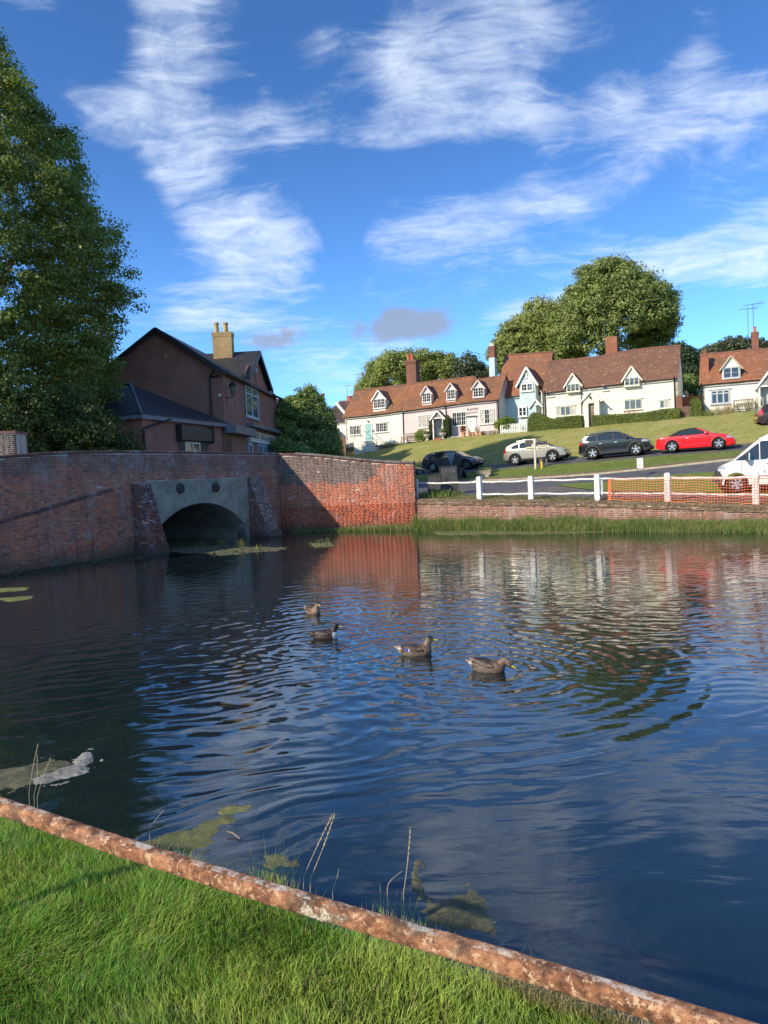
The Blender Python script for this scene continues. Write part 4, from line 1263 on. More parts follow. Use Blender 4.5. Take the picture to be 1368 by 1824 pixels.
# cross gable on the street side
uxl, zxl = plS.uz(435, 669); uxr, zxr = plS.uz(477, 693); uxa, zxa = plS.uz(453, 624)
uxa = (uxl + uxr) / 2
zxe = (zxl + zxr) / 2
zxa = min(zxa, ZR + .1)
q_ = plS
mb = MB()
a = [q_.pt(uxl + .1, ZE - 1.2, .02), q_.pt(uxr - .1, ZE - 1.2, .02), q_.pt(uxr - .1, zxe - .14, .02), q_.pt(uxa, zxa - .16, .02), q_.pt(uxl + .1, zxe - .14, .02)]
b = [p - Vector((q_.n.x, q_.n.y, 0)) * 3.0 for p in a]
mb.poly(a); mb.poly(list(reversed(b)))
for i in range(5): mb.quad(a[i], a[(i + 1) % 5], b[(i + 1) % 5], b[i])
mb.build('gable', mt_pub, pub)
mb = MB()
for (ue, ze_) in ((uxl - .15, zxe - .12), (uxr + .15, zxe - .12)):
    rows = [[q_.pt(ue + (uxa - ue) * t, ze_ + (zxa - ze_) * t, .40 - 4.35 * k / 6) for k in range(7)] for t in (0, .33, .66, 1)]
    slab(mb, rows, .10)
mb.build('roof', mt_slate, pub)
mb = MB()
for (ue, ze_) in ((uxl - .15, zxe - .12), (uxr + .15, zxe - .12)):
    mb.bar(q_.pt(ue, ze_ - .16, .39), q_.pt(uxa, zxa - .16, .39), .05, .30)
mb.build('bargeboard', mt_black, pub)
# gutters and drainpipes
mb = MB(); mb.tube([q_.pt(u, ZE - .38 * sl - .02, .42) for u in (-.3, uxl)], .07, 8); mb.build('gutter', mt_iron, pub)
mb = MB(); mb.tube([q_.pt(u, ZE - .38 * sl - .02, .42) for u in (uxr, LS + .2)], .07, 8); mb.build('gutter', mt_iron, pub)
pipe([q_.pt(LS - .1, ZE - .3, .35), q_.pt(LS - .1, ZE - .8, .10), q_.pt(LS - .1, 3, .10)], .07, mt_black, pub)
pipe([plG.pt(7.55, ZE - .1, .5), plG.pt(7.1, ZE - .5, .10), plG.pt(7.1, 6.5, .10)], .06, mt_black, pub)
pipe([plG.pt(7.75, ZE - .45, .3), plG.pt(7.1, ZE - .5, .12)], .05, mt_black, pub)
# upper window, white arch panel above
w1 = win_px(plS, 437, 690, 459.5, 745, pub, mt_wood_bluewhite, lights=2, rows=1, cols=1, fw=.16, pane=mt_pane_sky, off=.05)
ua_, zb_ = plS.uz(437, 717); ub_, _ = plS.uz(459.5, 717); zt_ = plS.uz(448, 706)[1]
q = MB(); q.fbox(plS, ua_ + .05, ub_ - .05, zt_, zt_ + .10, .06, .115); q.build('transom', mt_wood_bluewhite, w1)
q = MB(); uz_, zz_ = plS.uz(450, 690)
cx_ = (ua_ + ub_) / 2; ztop_ = plS.uz(448, 691)[1]
for k in range(14):
    t0 = math.pi * k / 14; t1 = math.pi * (k + .86) / 14; r0, r1 = (ub_ - ua_) * .42, (ub_ - ua_) * .42 + .24
    pts = [plS.pt(cx_ + r_ * math.cos(t), ztop_ + .02 + r_ * .9 * math.sin(t), .05) for r_, t in ((r0, t0), (r1, t0), (r1, t1), (r0, t1))]
    pb = [p - Vector((plS.n.x, plS.n.y, 0)) * .06 for p in pts]
    q.hexa(pb + pts)
q.build('brick_arch', mt_pub2, pub)
q = MB(); uo, zo = uxa, zxa - 1.45; q.lathe(plS.pt(uo, zo, .03), [(.001, .03), (.14, .03), (.16, 0)], 16, Vector((plS.n.x, plS.n.y, 0))); q.build('round_vent', mt_wood_bluewhite, pub)
# shop front: cornice, cream signboard, windows
ua_, za_ = plS.uz(438, 755); ub_, zb_ = plS.uz(493, 773); zc_m = (za_ + zb_) / 2
mb = MB(); mb.fbox(plS, ua_, ub_ + .2, zc_m - .12, zc_m + .14, 0, .55); mb.build('cornice', mt_lead, pub)
sa, sz0 = plS.uz(441, 766); sb, sz1 = plS.uz(490, 783)
z_hi = zc_m - .36; z_lo = z_hi - .62
mb = MB(); mb.fbox(plS, sa, sb, z_lo, z_hi, .004, .16); sgn = mb.build('signboard', M_plain('cream_sign', (.60, .56, .45), .6, 0, .1), pub)
tx = text_mesh('lettering', 'FREEZA   BALL & HURRELL', mt_black, facade_matrix(plS, (sa + sb) / 2, (z_lo + z_hi) / 2, .165) @ Matrix.Scale(1.0, 4), .54, sgn)
xs_ = [v.co.x * plS.d.x + v.co.y * plS.d.y for v in tx.data.vertices]
wtxt = max(xs_) - min(xs_); kf = (sb - sa) * .94 / wtxt
cc = plS.pt((sa + sb) / 2, 0, 0) - root_of(pub).location
for v in tx.data.vertices:
    s_ = (v.co.x - cc.x) * plS.d.x + (v.co.y - cc.y) * plS.d.y
    v.co.x += plS.d.x * s_ * (kf - 1); v.co.y += plS.d.y * s_ * (kf - 1)
mb = MB(); mb.fbox(plS, sa - .1, sb + .1, z_lo - .16, z_lo - .01, 0, .22); mb.build('sign_rail', mt_wood_white, pub)
uw0 = plS.uz(441.5, 795)[0]; uw1 = plS.uz(449, 795)[0]
window(plS, uw0, uw1, 3.0, z_lo - .2, pub, mt_wood_bluewhite, lights=1, rows=1, cols=1, fw=.22, sill=False, pane=mt_pane_sky)
uw0 = plS.uz(457.5, 795)[0]; uw1 = plS.uz(490, 795)[0]
window(plS, uw0, uw0 + (uw1 - uw0) * .27, 4.35, z_lo - .2, pub, mt_wood_bluewhite, lights=2, rows=1, cols=1, fw=.12, sill=True, pane=mt_pane_sky)
window(plS, uw0 + (uw1 - uw0) * .28, uw1, 3.0, z_lo - .2, pub, mt_wood_bluewhite, lights=5, rows=3, cols=1, fw=.2, sill=False, pane=mt_pane_sky)
# recessed entry with a lead covered hood
uh = plS.uz(438, 765)[0]
zh0, zh1 = plS.uz(420, 778)[1], plS.uz(420, 762)[1]
mb = MB(); mb.fbox(plS, -.2, uh, zh0 + .1, zh1, 0.02, .75); mb.build('entrance_hood', mt_lead, pub)
mb = MB(); mb.fbox(plS, .15, 1.1, 2.9, zh0 + .05, .01, .04); mb.build('door', mt_black, pub)  # black panel standing for the dark of the passage, no door leaf
# yellow chimney standing behind the ridge
plC = Plane(((Q.x - 3), Q.y + 8.0), (Q.x + 3, Q.y + 7.9))
ch = chimney(plC, 0, 376.5, 412.5, 591.5, 690, .8, mt_yellow, pub, pots=((385, 8.5, 575), (401.5, 8.5, 575)), pot_mat=mt_pot_y, wide=1.06)
# wall lantern
t = thing('wall_lantern', 'black hexagonal lantern on a curved bracket on the street face of the brick pub', 'lantern', plS.pt(.9, 6.6, 0))
ul, zl = plS.uz(415, 712, .1)
ub_l = plS.uz(402.5, 711)[0]; base = plS.pt(ub_l, zl, .02); head = plS.pt(ub_l, zl + .12, .50); n3 = Vector((plS.n.x, plS.n.y, 0))
t.location = base
mb = MB(); mb.tube([base, base + n3 * .35 + Vector((0, 0, .02)), head - Vector((0, 0, .15)), head], .028, 6); mb.tube([base - Vector((0, 0, .3)), base + Vector((0, 0, .15))], .03, 6); mb.build('bracket', mt_black, t)
mb = MB(); mb.lathe(head, [(.001, .0), (.13, .02), (.13, .05)], 6); mb.lathe(head + Vector((0, 0, .55)), [(.30, 0), (.26, .10), (.12, .25), (.05, .30), (.06, .36), (.001, .40)], 6)
for k in range(6):
    a_ = math.pi * 2 * k / 6; mb.bar(head + Vector((.13 * math.cos(a_), .13 * math.sin(a_), .04)), head + Vector((.25 * math.cos(a_), .25 * math.sin(a_), .56)), .025)
mb.build('lantern_frame', mt_black, t)
mb = MB(); mb.lathe(head + Vector((0, 0, .05)), [(.115, 0), (.235, .5)], 6); mb.build('lantern_glass', M_glass('frosted_lantern_glass', (.25, .20, .16), .2), t)
t = thing('security_camera', 'small white dome camera on the brick pub corner below the eaves', 'camera', plG.at(391, 704))
mb = MB(); mb.lathe(plG.at(391, 704), [(.001, .14), (.09, .10), (.10, .04), (.10, 0)], 10, Vector((plG.n.x, plG.n.y, -.3))); mb.build('dome', mt_wood_white, t)
# single storey extension in front
E1 = P(252, 740, 37.0); E2 = P(394, 760, 44.7)
plX = Plane((E1.x, E1.y), (E2.x, E2.y))
E0 = Vector((E1.x - 6.5, E1.y + 1.3, 0))
plX0 = Plane((E0.x, E0.y), (E1.x, E1.y))
ZX = (plX.uz(253, 736)[1] + plX.uz(394, 756)[1]) / 2
ext = thing('pub_extension', 'low brick extension with a hipped slate roof in front of the dark gable', 'building', (E1.x, E1.y, 2.9))
mb = MB()
back = Vector((-.9, 4.5, 0))
ring_ = [Vector((E0.x, E0.y, 0)), Vector((E1.x, E1.y, 0)), Vector((E2.x, E2.y, 0)), Vector((E2.x - .5, E2.y + .4, 0)), Vector((E0.x, E0.y + 9, 0))]
lo = [Vector((p.x, p.y, 2.8)) for p in ring_]; hi = [Vector((p.x, p.y, ZX)) for p in ring_]
mb.poly(list(reversed(lo))); mb.poly(hi)
for i in range(5): mb.quad(lo[i], lo[(i + 1) % 5], hi[(i + 1) % 5], hi[i])
mb.build('wall', mt_pub2, ext)
AP = P(232, 684, 41.5); AL = P(90, 690, 43.0)
mb = MB()
ov = .3
e1 = plX.pt(-ov, ZX + .02, ov); e2 = plX.pt(plX.len + .55, ZX + .02, ov); e0 = plX0.pt(-.3, ZX + .02, ov)
e1 = Vector(((plX0.pt(plX0.len + ov * .6, 0, ov)).x, (plX0.pt(plX0.len + ov * .6, 0, ov)).y, ZX + .02))
e3 = Vector((AP.x + 2, AP.y + 3, AP.z - .3))
def tri_slab(mb, pts, th=.1):
    lo = [p - Vector((0, 0, th)) for p in pts]
    mb.poly(pts); mb.poly(list(reversed(lo)))
    for i in range(len(pts)): mb.quad(pts[i], lo[i], lo[(i + 1) % len(pts)], pts[(i + 1) % len(pts)])
tri_slab(mb, [e1, e2, AP]); tri_slab(mb, [e0, e1, AP, AL]); tri_slab(mb, [e2, e2 + Vector((-4.5, 2.0, .2)), AP])
mb.build('roof', mt_slate, ext)
mb = MB(); mb.tube([e1 + Vector((0, 0, .03)), AP + Vector((0, 0, .05))], .07, 6); mb.tube([AP + Vector((0, 0, .05)), AL + Vector((0, 0, .05))], .07, 6); mb.build('hip_lead', mt_lead, ext)
mb = MB(); mb.bar(e1 - Vector((0, 0, .17)), e2 - Vector((0, 0, .17)), .05, .2); mb.bar(e0 - Vector((0, 0, .17)), e1 - Vector((0, 0, .17)), .05, .2); mb.build('fascia_board', mt_lead, ext)
gut = e1 + Vector((.1, 0, -.3))
pipe([plX.pt(2.2, ZX - .12, .30), plX.pt(.35, ZX - .65, .12)], .05, mt_black, ext); pipe([plX.pt(.35, ZX - .65, .12), plX.pt(-.02, ZX - .72, .1), plX.pt(-.02, 3.0, .10)], .07, mt_black, ext)
# shuttered window
u0, z1 = plX.uz(314, 763); u1, z0 = plX.uz(371, 786)
zt1 = plX.uz(342, 762)[1]; zt0 = plX.uz(342, 785.5)[1]
wx = MB(); wx.fbox(plX, u0, u1, zt0, zt1, .01, .34); wx.fbox(plX, u0 - .08, u0 - .002, zt0 - .1, zt1 + .1, .01, .40); wx.fbox(plX, u1 + .002, u1 + .08, zt0 - .1, zt1 + .1, .01, .40)
hood_ = wx.build('shutter_box', M_plain('dark_shutter_box', (.028, .028, .026), .5), ext)
uu0 = plX.uz(329, 798)[0]; uu1 = plX.uz(355, 798)[0]
window(plX, uu0, uu1, 2.95, zt0 - .08, ext, mt_wood_white, lights=2, rows=1, cols=1, fw=.08, off=.03)
mt_panel = M_plain('brown_panel', (.06, .045, .035), .6)
for (a_, b_) in ((u0 + .1, uu0 - .05), (uu1 + .05, u1 - .1)):
    mb = MB(); mb.fbox(plX, a_, b_, 2.95, zt0 - .01, .005, .05); mb.build('side_panel', mt_panel, ext)

# houses glimpsed behind the big tree and past the pub
def plain_house(name, label, px0, px1, y_eave0, y_eave1, y_r0, y_r1, d0, d1, W, wall, roof, zb, cat='house'):
    a = P(px0, y_eave0, d0); b = P(px1, y_eave1, d1)
    pl = Plane((a.x, a.y), (b.x, b.y))
    return cottage(name, label, cat, pl, px0, px1, [(px0, y_eave0), (px1, y_eave1)], [(px0 + 3, y_r0), (px1 + 3, y_r1)], W, wall, roof, zb)
hb, qb, _, _ = plain_house('brick_house', 'orange brick house with buff chimney pots glimpsed through the big tree', 150, 232, 690, 700, 628, 655, 62, 66, 6, mt_chim, mt_tile_red, 3)
chimney(qb, -3, 172, 194, 622, 650, .8, mt_chim, hb, pots=((184, 7, 598), (169, 6, 596)), pot_mat=mt_pot_y)
hb, qb, _, _ = plain_house('white_house', 'white house corner with a flat grey roof showing past the brick pub', 455, 488, 688, 702, 672, 684, 66, 72, 3, mt_white, mt_lead, 3)
hb, qb, _, _ = plain_house('brown_roofed_house', 'brown tiled roof showing between the brick pub and the bushy tree', 480, 560, 735, 738, 711, 716, 88, 90, 8, mt_cream, mt_tile_grey, 3)
chimney(qb, -4, 569, 581, 718, 738, .8, mt_chim, hb, pots=((575, 6, 701),))
hb, qb, _, _ = plain_house('dark_roofed_house', 'white house with a dark tiled roof behind the brown board fence', 566, 622, 752, 748, 717, 714, 80, 74, 6, mt_white, mt_tile_grey, 3)
chimney(qb, -3, 617, 630, 712, 735, .8, mt_chim, hb, pots=((623, 6, 706),))
win_px(qb, 601, 762, 606, 777, hb, mt_wood_white, lights=1, rows=1, cols=1)
mb = MB(); 
for s_ in (0, 1):
    mb.bar(qb.at(599, 718, .5), qb.at(619, 742, .5), .08, .3)
    break
mb.build('bargeboard', mt_wood_white, hb)
aerial(P(640, 700, 80), 2.2, 'thin television aerial behind the left end of the white cottage roof', ang=.2)
aerial(P(619, 712, 78), 1.6, 'small aerial on the chimney left of the white cottage', ang=1.0)
aerial(P(731, 640, 69), .9, 'aerial on top of the brown chimney between the white and pink cottages', .8, ang=.5)
aerial(P(1077, 602, 61), 1.3, 'straight thin mast beside the orange chimney of the long cream cottage', .3, ang=1.2)
aerial(P(1333, 612, 58), 2.9, 'tall striped aerial mast left of the right hand chimney', 1.9, ang=.35)
aerial(P(1342, 582, 56), 1.8, 'thin whip aerial rising from the right hand chimney pot', 1.6, ang=.1)
# ---------------------------------------------------------------- row of cottages on the hill
p_r = P(888, 740, 62)
p_l = Vector((p_r.x - .891 * 18.2, p_r.y + .454 * 18.2, 0))
pl1 = Plane((p_l.x, p_l.y), (p_r.x, p_r.y))
ZB = 4.4
u_split = pl1.uz(716.5, 760)[0]
# white cottage
h, q, ev, rd = cottage('white_cottage', 'white limewashed cottage with a pale teal door and one dormer, left end of the row', 'cottage', pl1, 614, 716.5,
    [(614, 739.8), (640, 737.5), (664, 735), (690, 731.5), (717, 727.5)], [(629, 697), (680, 690.5), (717, 686)], 4.8, mt_white, mt_tile, ZB, ends=(True, False), u_over=(.12, 0))
dormer(h, q, 664.5, 687, 727, 709.5, (673, 694.5), 2.3, mt_white, mt_tile_dark, mt_wood_white, lights=3, rows=3, cols=2, ztail=.5, barge=mt_wood_white)
win_px(q, 623, 758.5, 642, 774.5, h, mt_wood_white, lights=3, rows=3, cols=2, hood=True)
win_px(q, 669.5, 753.2, 690, 769.5, h, mt_wood_white, lights=3, rows=3, cols=2, hood=True)
d_, (du0, du1, dz0, dz1) = door_px(q, 652, 755.5, 662, 787, h, mt_teal, frame=mt_wood_white)
def wall_lamp(q, px, py, parent):
    c = q.at(px, py, .12); mb = MB(); mb.lathe(c - Vector((0, 0, .12)), [(.03, 0), (.07, .16), (.09, .17), (.01, .25)], 6); mb.bar(q.at(px, py, 0) + Vector((0, 0, .05)), c + Vector((0, 0, .05)), .03)
    mb.build('wall_lamp', mt_black, parent)
wall_lamp(q, 655.5, 751, h)
mb = MB(); nu, nz = q.uz(665.6, 767.6); mb.fbox(q, nu - .1, nu + .1, nz - .07, nz + .07, 0, .02); mb.build('house_number_plate', mt_iron, h)
mb = MB(); n_ = 8
for i in range(n_):                                             # dark tarred plinth
    a = q.uz(614, 800)[0] + (u_split - .05) * i / n_; b = a + (u_split - .05) / n_
    za = q.uz(614 + 102 * i / n_, 797.5 - 9 * i / n_)[1]; zb2 = q.uz(614 + 102 * (i + 1) / n_, 797.5 - 9 * (i + 1) / n_)[1]
    mb.hexa([q.pt(a, ZB, .03), q.pt(b, ZB, .03), q.pt(b, ZB, .002), q.pt(a, ZB, .002), q.pt(a, za, .03), q.pt(b, zb2, .03), q.pt(b, zb2, .002), q.pt(a, za, .002)])
mb.build('plinth', M_plain('dark_plinth', (.12, .12, .115), .9), h)
# steps of the white cottage with black handrails
zg = drop(q.pt(du0, 0, .8).x, q.pt(du0, 0, .8).y)
st = thing('door_steps', 'white rendered steps with thin dark handrails below the teal door', 'steps', q.pt(du0, zg, .6))
mb = MB()
sL = q.uz(641, 795)[0]; zt_ = dz0 - .02
mb.fbox(q, sL, du1 + .08, zg - .5, zt_, .02, 1.15)
nst = 4; run = .34
for k in range(1, nst):
    mb.fbox(q, du1 + .08 + run * (k - 1) + .002, du1 + .08 + run * k, zg - .5, zt_ - k * (zt_ - zg) / nst, .02, 1.15)
mb.build('stair_block', mt_white, st)
mb = MB()
for k in range(0, nst):
    mb.fbox(q, (du1 - .55 if k == 0 else du1 + .08 + run * (k - 1) - .02), du1 + .12 + run * k, zt_ - k * (zt_ - zg) / nst + .002, zt_ - k * (zt_ - zg) / nst + .035, .05, 1.17)
mb.build('tread', mt_lead, st)
mb = MB(); o_ = 1.1
for u in (sL + .05, sL + .75, du0 + .45): mb.bar(q.pt(u, zt_, o_), q.pt(u, zt_ + 1.0, o_), .03)
mb.bar(q.pt(sL + .05, zt_ + 1.0, o_), q.pt(du0 + .45, zt_ + 1.0, o_), .03); mb.bar(q.pt(sL + .05, zt_ + .5, o_), q.pt(du0 + .45, zt_ + .5, o_), .025)
mb.bar(q.pt(du0 + .45, zt_ + 1.0, o_), q.pt(du1 + 1.1, zg + .85, o_), .035); mb.bar(q.pt(du1 + 1.1, zg + .85, o_), q.pt(du1 + 1.1, zg, o_), .03)
mb.bar(q.pt(du1 + .2, zt_ + .9, .1), q.pt(du1 + 1.5, zg + .7, .1), .03); mb.bar(q.pt(du1 + 1.5, zg + .7, .1), q.pt(du1 + 1.5, zg, .1), .03)
mb.build('handrail', mt_iron, st)
# pink cottage
h2, q, ev, rd = cottage('pink_cottage', 'pale pink cottage with three dormers, a trellis porch and lettering by its second door', 'cottage', pl1, 716.5, 888,
    [(716.5, 728.6), (752, 724), (796, 718.2), (842, 711.8), (888, 707.8)], [(717, 686), (780, 678), (845, 671), (850, 677), (899, 668.5)], 4.6, mt_pink, mt_tile, ZB, ends=(False, True), u_over=(0, .12))
for (a, b, s_, e_, ap) in ((751.8, 768.8, 716.5, 699, (759.5, 686.5)), (795, 812, 711.5, 693, (803, 681.5)), (842, 862.5, 707.3, 689.5, (851.5, 676.5))):
    dormer(h2, q, a, b, s_, e_, ap, 2.2, mt_pink, mt_tile_dark, mt_wood_white, lights=2, rows=3, cols=2, ztail=.45, barge=M_plain('pink_painted_board', (.62, .50, .47), .6))
chimney(pl1, -2.3, 721, 741.5, 641.5, 700, .95, mt_chim2, h2, pots=((727.5, 6, 643 - 12), (734, 6, 643 - 12)))
for (a, b, c, d, cu) in ((745, 739, 768, 762, (0, 1, 2)), (805.7, 734, 830, 758.5, ()), (855, 728.8, 880.5, 755, (0, 2))):
    win_px(q, a, b, c, d, h2, mt_wood_white, lights=3, rows=3, cols=2, curtain=cu)
door_px(q, 833, 744, 847.5, 770, h2, mt_wood_white, zbot=q.uz(840, 770)[1], frame=mt_wood_white)
mb = MB(); ua, za = q.uz(831.5, 743); ub, zb2 = q.uz(849.5, 741); mb.fbox(q, ua, ub, (za + zb2) / 2 - .04, (za + zb2) / 2 + .05, 0, .14); mb.build('door_lintel', mt_iron, h2)
ink = M_plain('faded_blackletter_paint', (.05, .04, .045), .8, 0, .3)
uL_, zL_ = q.uz(841.5, 728.5)
def wall_text(body, px, py, width_px, size_px, mat, name='lettering', par=None, qq=None, rot=0):
    qq = qq or q
    uc, zc = qq.uz(px, py); Wm = qq.uz(px + width_px / 2, py)[0] - qq.uz(px - width_px / 2, py)[0]
    Hm = abs(qq.uz(px, py - size_px / 2)[1] - qq.uz(px, py + size_px / 2)[1])
    tx = text_mesh(name, body, mat, Matrix.Identity(4), 1.0, None, extrude=.004)
    xs = [v.co.x for v in tx.data.vertices]; ys = [v.co.y for v in tx.data.vertices]
    sx = Wm / (max(xs) - min(xs)); sy = Hm / (max(ys) - min(ys)); cx, cy = (max(xs) + min(xs)) / 2, (max(ys) + min(ys)) / 2
    mt_ = facade_matrix(qq, uc, zc, .012) @ Matrix.Rotation(rot, 4, 'Z') @ Matrix.Diagonal((sx, sy, 1, 1)) @ Matrix.Translation((-cx, -cy, 0))
    tx.data.transform(mt_); 
    if par is not None:
        tx.data.transform(Matrix.Translation(-root_of(par).location)); tx.parent = par
    return tx
wall_text('Aunties', 841.5, 728.2, 21, 5.4, ink, par=h2, rot=.03)
wall_text('parlour', 841.5, 735.0, 20, 5.2, ink, par=h2, rot=.03)
# gable windows on the shaded end
Ru = pl1.uz(888, 740)[0]
g0 = pl1.pt(Ru, 0, 0); g1 = pl1.pt(Ru, 0, -4.6); plg = Plane((g0.x, g0.y), (g1.x, g1.y), .004)
plg.n = plg.n if plg.n.dot(Vector((.5, -.86))) > 0 else plg.n
window(plg, 1.6, 2.9, ev(Ru) + .15, ev(Ru) + 1.05, h2, mt_wood_white, lights=2, rows=1, cols=1, pane=mt_pane_sky)
window(plg, .5, 1.7, 6.9, 7.8, h2, mt_wood_white, lights=1, rows=2, cols=1, pane=mt_pane_sky)
mb = MB(); W_ = 4.6
for a, b in ((( .2, ev(Ru) - .25), (-W_ / 2, rd(Ru) - .05)), ((-W_ - .2, ev(Ru) - .25), (-W_ / 2, rd(Ru) - .05))):
    mb.bar(pl1.pt(Ru + .12, a[1], a[0]), pl1.pt(Ru + .12, b[1], b[0]), .04, .2)
mb.build('bargeboard', mt_lead, h2)
pipe([q.at(790.5, 718.5, .25), q.at(793, 722, .06), q.at(795.5, 742, .06)], .045, mt_iron, h2)
pipe([q.at(886.3, 709.5, .2), q.at(886.6, 714, .06), q.at(888, 770, .06)], .045, mt_iron, h2)
pipe([q.at(717, 729, .2), q.at(717.5, 734, .06), q.at(719, 790, .06)], .045, mt_iron, h2)
# porch with lattice gable
def porch(h, q, xl, xr, apex, y_eave, y_base, prot, name, wall=None, door=None, roofmat=None, lattice=False, posts=True, solid=False):
    o_ = prot
    ul, ze = q.uz(xl, y_eave, o_); ur, _ = q.uz(xr, y_eave, o_); ua, za = q.uz(*apex, o_)
    ua = (ul + ur) / 2
    zb = q.uz((xl + xr) / 2, y_base, o_)[1]
    mb = MB()
    if posts:
        for u in (ul + .12, ur - .12):
            mb.fbox(q, u - .06, u + .06, zb - .2, ze, o_ - .12, o_)
            mb.fbox(q, u - .05, u + .05, zb - .2, ze, .0, .1)
        mb.fbox(q, ul + .06, ur - .06, ze - .08, ze + .02, o_ - .1, o_ - .004)
    if solid:
        mb.fbox(q, ul + .12, ul + .5, zb - .2, ze, .0, o_ - .01); mb.fbox(q, ur - .5, ur - .12, zb - .2, ze, .0, o_ - .01); mb.fbox(q, ul + .501, ur - .501, ze - .25, ze, .0, o_ - .012)
    pr = mb.build(name, wall or mt_wood_white, h)
    mb = MB()
    if not lattice:
        a = [q.pt(ul, ze, o_ - .02), q.pt(ur, ze, o_ - .02), q.pt(ua, za - .04, o_ - .02)]; b = [p - Vector((q.n.x, q.n.y, 0)) * .08 for p in a]
        mb.poly(a); mb.poly(list(reversed(b)))
        for i in range(3): mb.quad(a[i], a[(i + 1) % 3], b[(i + 1) % 3], b[i])
    else:
        H = za - ze; half = (ur - ul) / 2
        k = ul - H
        while k < ur + H:
            for sg in (1, -1):
                pts = []
                for s_ in range(0, 21):
                    z = ze + H * s_ / 20; u = k + sg * H * s_ / 20
                    if abs(u - ua) < half * (1 - s_ / 20) : pts.append((u, z))
                if len(pts) > 1: mb.bar(q.pt(*pts[0], o_ - .04), q.pt(*pts[-1], o_ - .04), .025, .02)
            k += .17
    mb.build('porch_gable', wall or mt_wood_white, pr)
    mb = MB(); s_ = (za - ze) / (ua - ul)
    for ue in (ul - .15, ur + .15):
        zz = ze - .15 * s_
        slab(mb, [[q.pt(ue + (ua - ue) * t, zz + (za - zz) * t + .03, o) for o in (o_ + .12, o_ / 2, 0)] for t in (0, .5, 1)], .06)
    mb.build('porch_roof', roofmat or mt_tile_dark, pr)
    mb = MB()
    for ue in (ul - .15, ur + .15): mb.bar(q.pt(ue, ze - .15 * s_ - .03, o_ + .11), q.pt(ua, za - .03, o_ + .11), .04, .14)
    mb.build('bargeboard', mt_wood_white, pr)
    return pr, (ul, ur, ua, ze, za, zb)
pr, pdim = porch(h2, q, 768.5, 790.5, (779, 731), 745, 782, .85, 'porch', lattice=True)
door_px(q, 777.5, 749, 789.5, 778, h2, mt_wood_white, frame=mt_wood_white, zbot=q.uz(783, 779)[1])
# blue house set back
hb3, qb3, evb, rdb = cottage('blue_house', 'pale blue house with steep tiled roof and gabled bay between pink and cream cottages', 'house', pl1, 885, 968,
    [(885, 705), (925, 700), (968, 696)], [(889, 634), (935, 630.5), (980, 627)], 6.5, mt_blue, mt_tile_red, ZB, off=-2.0, u_over=(.1, .2))
qq = pl1.shift(-.9)
ul, zl = qq.uz(925.5, 700); ur, _ = qq.uz(954, 700); zs = qq.uz(940, 697)[1]
ua, za = qq.uz(937.5, 653.5); ze = qq.uz(938, 678)[1]
ua = (ul + ur) / 2
mb = MB()
a = [qq.pt(ul, ZB, 0), qq.pt(ur, ZB, 0), qq.pt(ur, ze, 0), qq.pt(ua, za - .1, 0), qq.pt(ul, ze, 0)]; b = [p - Vector((qq.n.x, qq.n.y, 0)) * 3.4 for p in a]
mb.poly(a); mb.poly(list(reversed(b)))
for i in range(5): mb.quad(a[i], a[(i + 1) % 5], b[(i + 1) % 5], b[i])
bay = mb.build('bay', mt_blue, hb3)
mb = MB(); s_ = (za - ze) / (ua - ul)
for ue in (ul - .28, ur + .28):
    zz = ze - .28 * s_
    slab(mb, [[qq.pt(ue + (ua - ue) * t, zz + (za - zz) * t + .03, o) for o in (.22, -1, -2, -3.4)] for t in (0, .5, 1)], .08)
mb.build('bay_roof', mt_tile_dark, bay)
mb = MB()
for ue in (ul - .28, ur + .28): mb.bar(qq.pt(ue, ze - .28 * s_ - .05, .21), qq.pt(ua, za - .05, .21), .05, .16)
mb.fbox(qq, ul, ur, ze - .1, ze, .002, .04)
for ue in (ul + .35, ur - .35): mb.bar(qq.pt(ue, ze, .03), qq.pt(ua, za - .75, .03), .03, .06)
mb.build('bargeboard', mt_wood_white, bay)
mb = MB(); un, zn = qq.uz(938, 669); mb.fbox(qq, un - .07, un + .07, zn - .22, zn + .2, .0, .08); mb.build('niche_ornament', mt_wood_white, bay)
win_px(qq, 928, 682.5, 949.5, 697, bay, mt_wood_white, lights=2, rows=2, cols=2, off=.03, fw=.09)
win_px(qq, 923.5, 724.5, 938.5, 742, bay, mt_wood_white, lights=2, rows=2, cols=1, off=.12, fw=.09)
mb = MB(); uu0 = qq.uz(923.5, 733)[0]; uu1 = qq.uz(938.5, 733)[0]; zlo = qq.uz(930, 743)[1]; zhi = qq.uz(930, 723.5)[1]
mb.fbox(qq, uu0, uu1, zlo, zhi, .0, .12); mb.build('box_bay', mt_wood_white, bay)
qd = pl1.shift(-1.4)
pr3, _ = porch(hb3, qd, 945, 963.5, (953.5, 710.5), 722.5, 760, .55, 'porch', posts=False)
door_px(qd.shift(-.55), 948.5, 722, 960.5, 752, hb3, mt_pane, frame=mt_wood_white)
chimney(pl1, -3.4, 869.5, 881, 616.5, 636.5, .75, mt_chim2, hb3, pots=((874, 4, 611), (878, 4, 612)), pot_mat=mt_wood_cream)
chimney(pl1, -3.42, 870.5, 880.5, 636.8, 690, .70, mt_blue, hb3, cap=False, wide=1.0, name='rendered_stack')
pipe([qd.at(962.8, 696, .25), qd.at(965, 700, .1), qd.at(966, 740, .1)], .05, mt_wood_white, hb3)
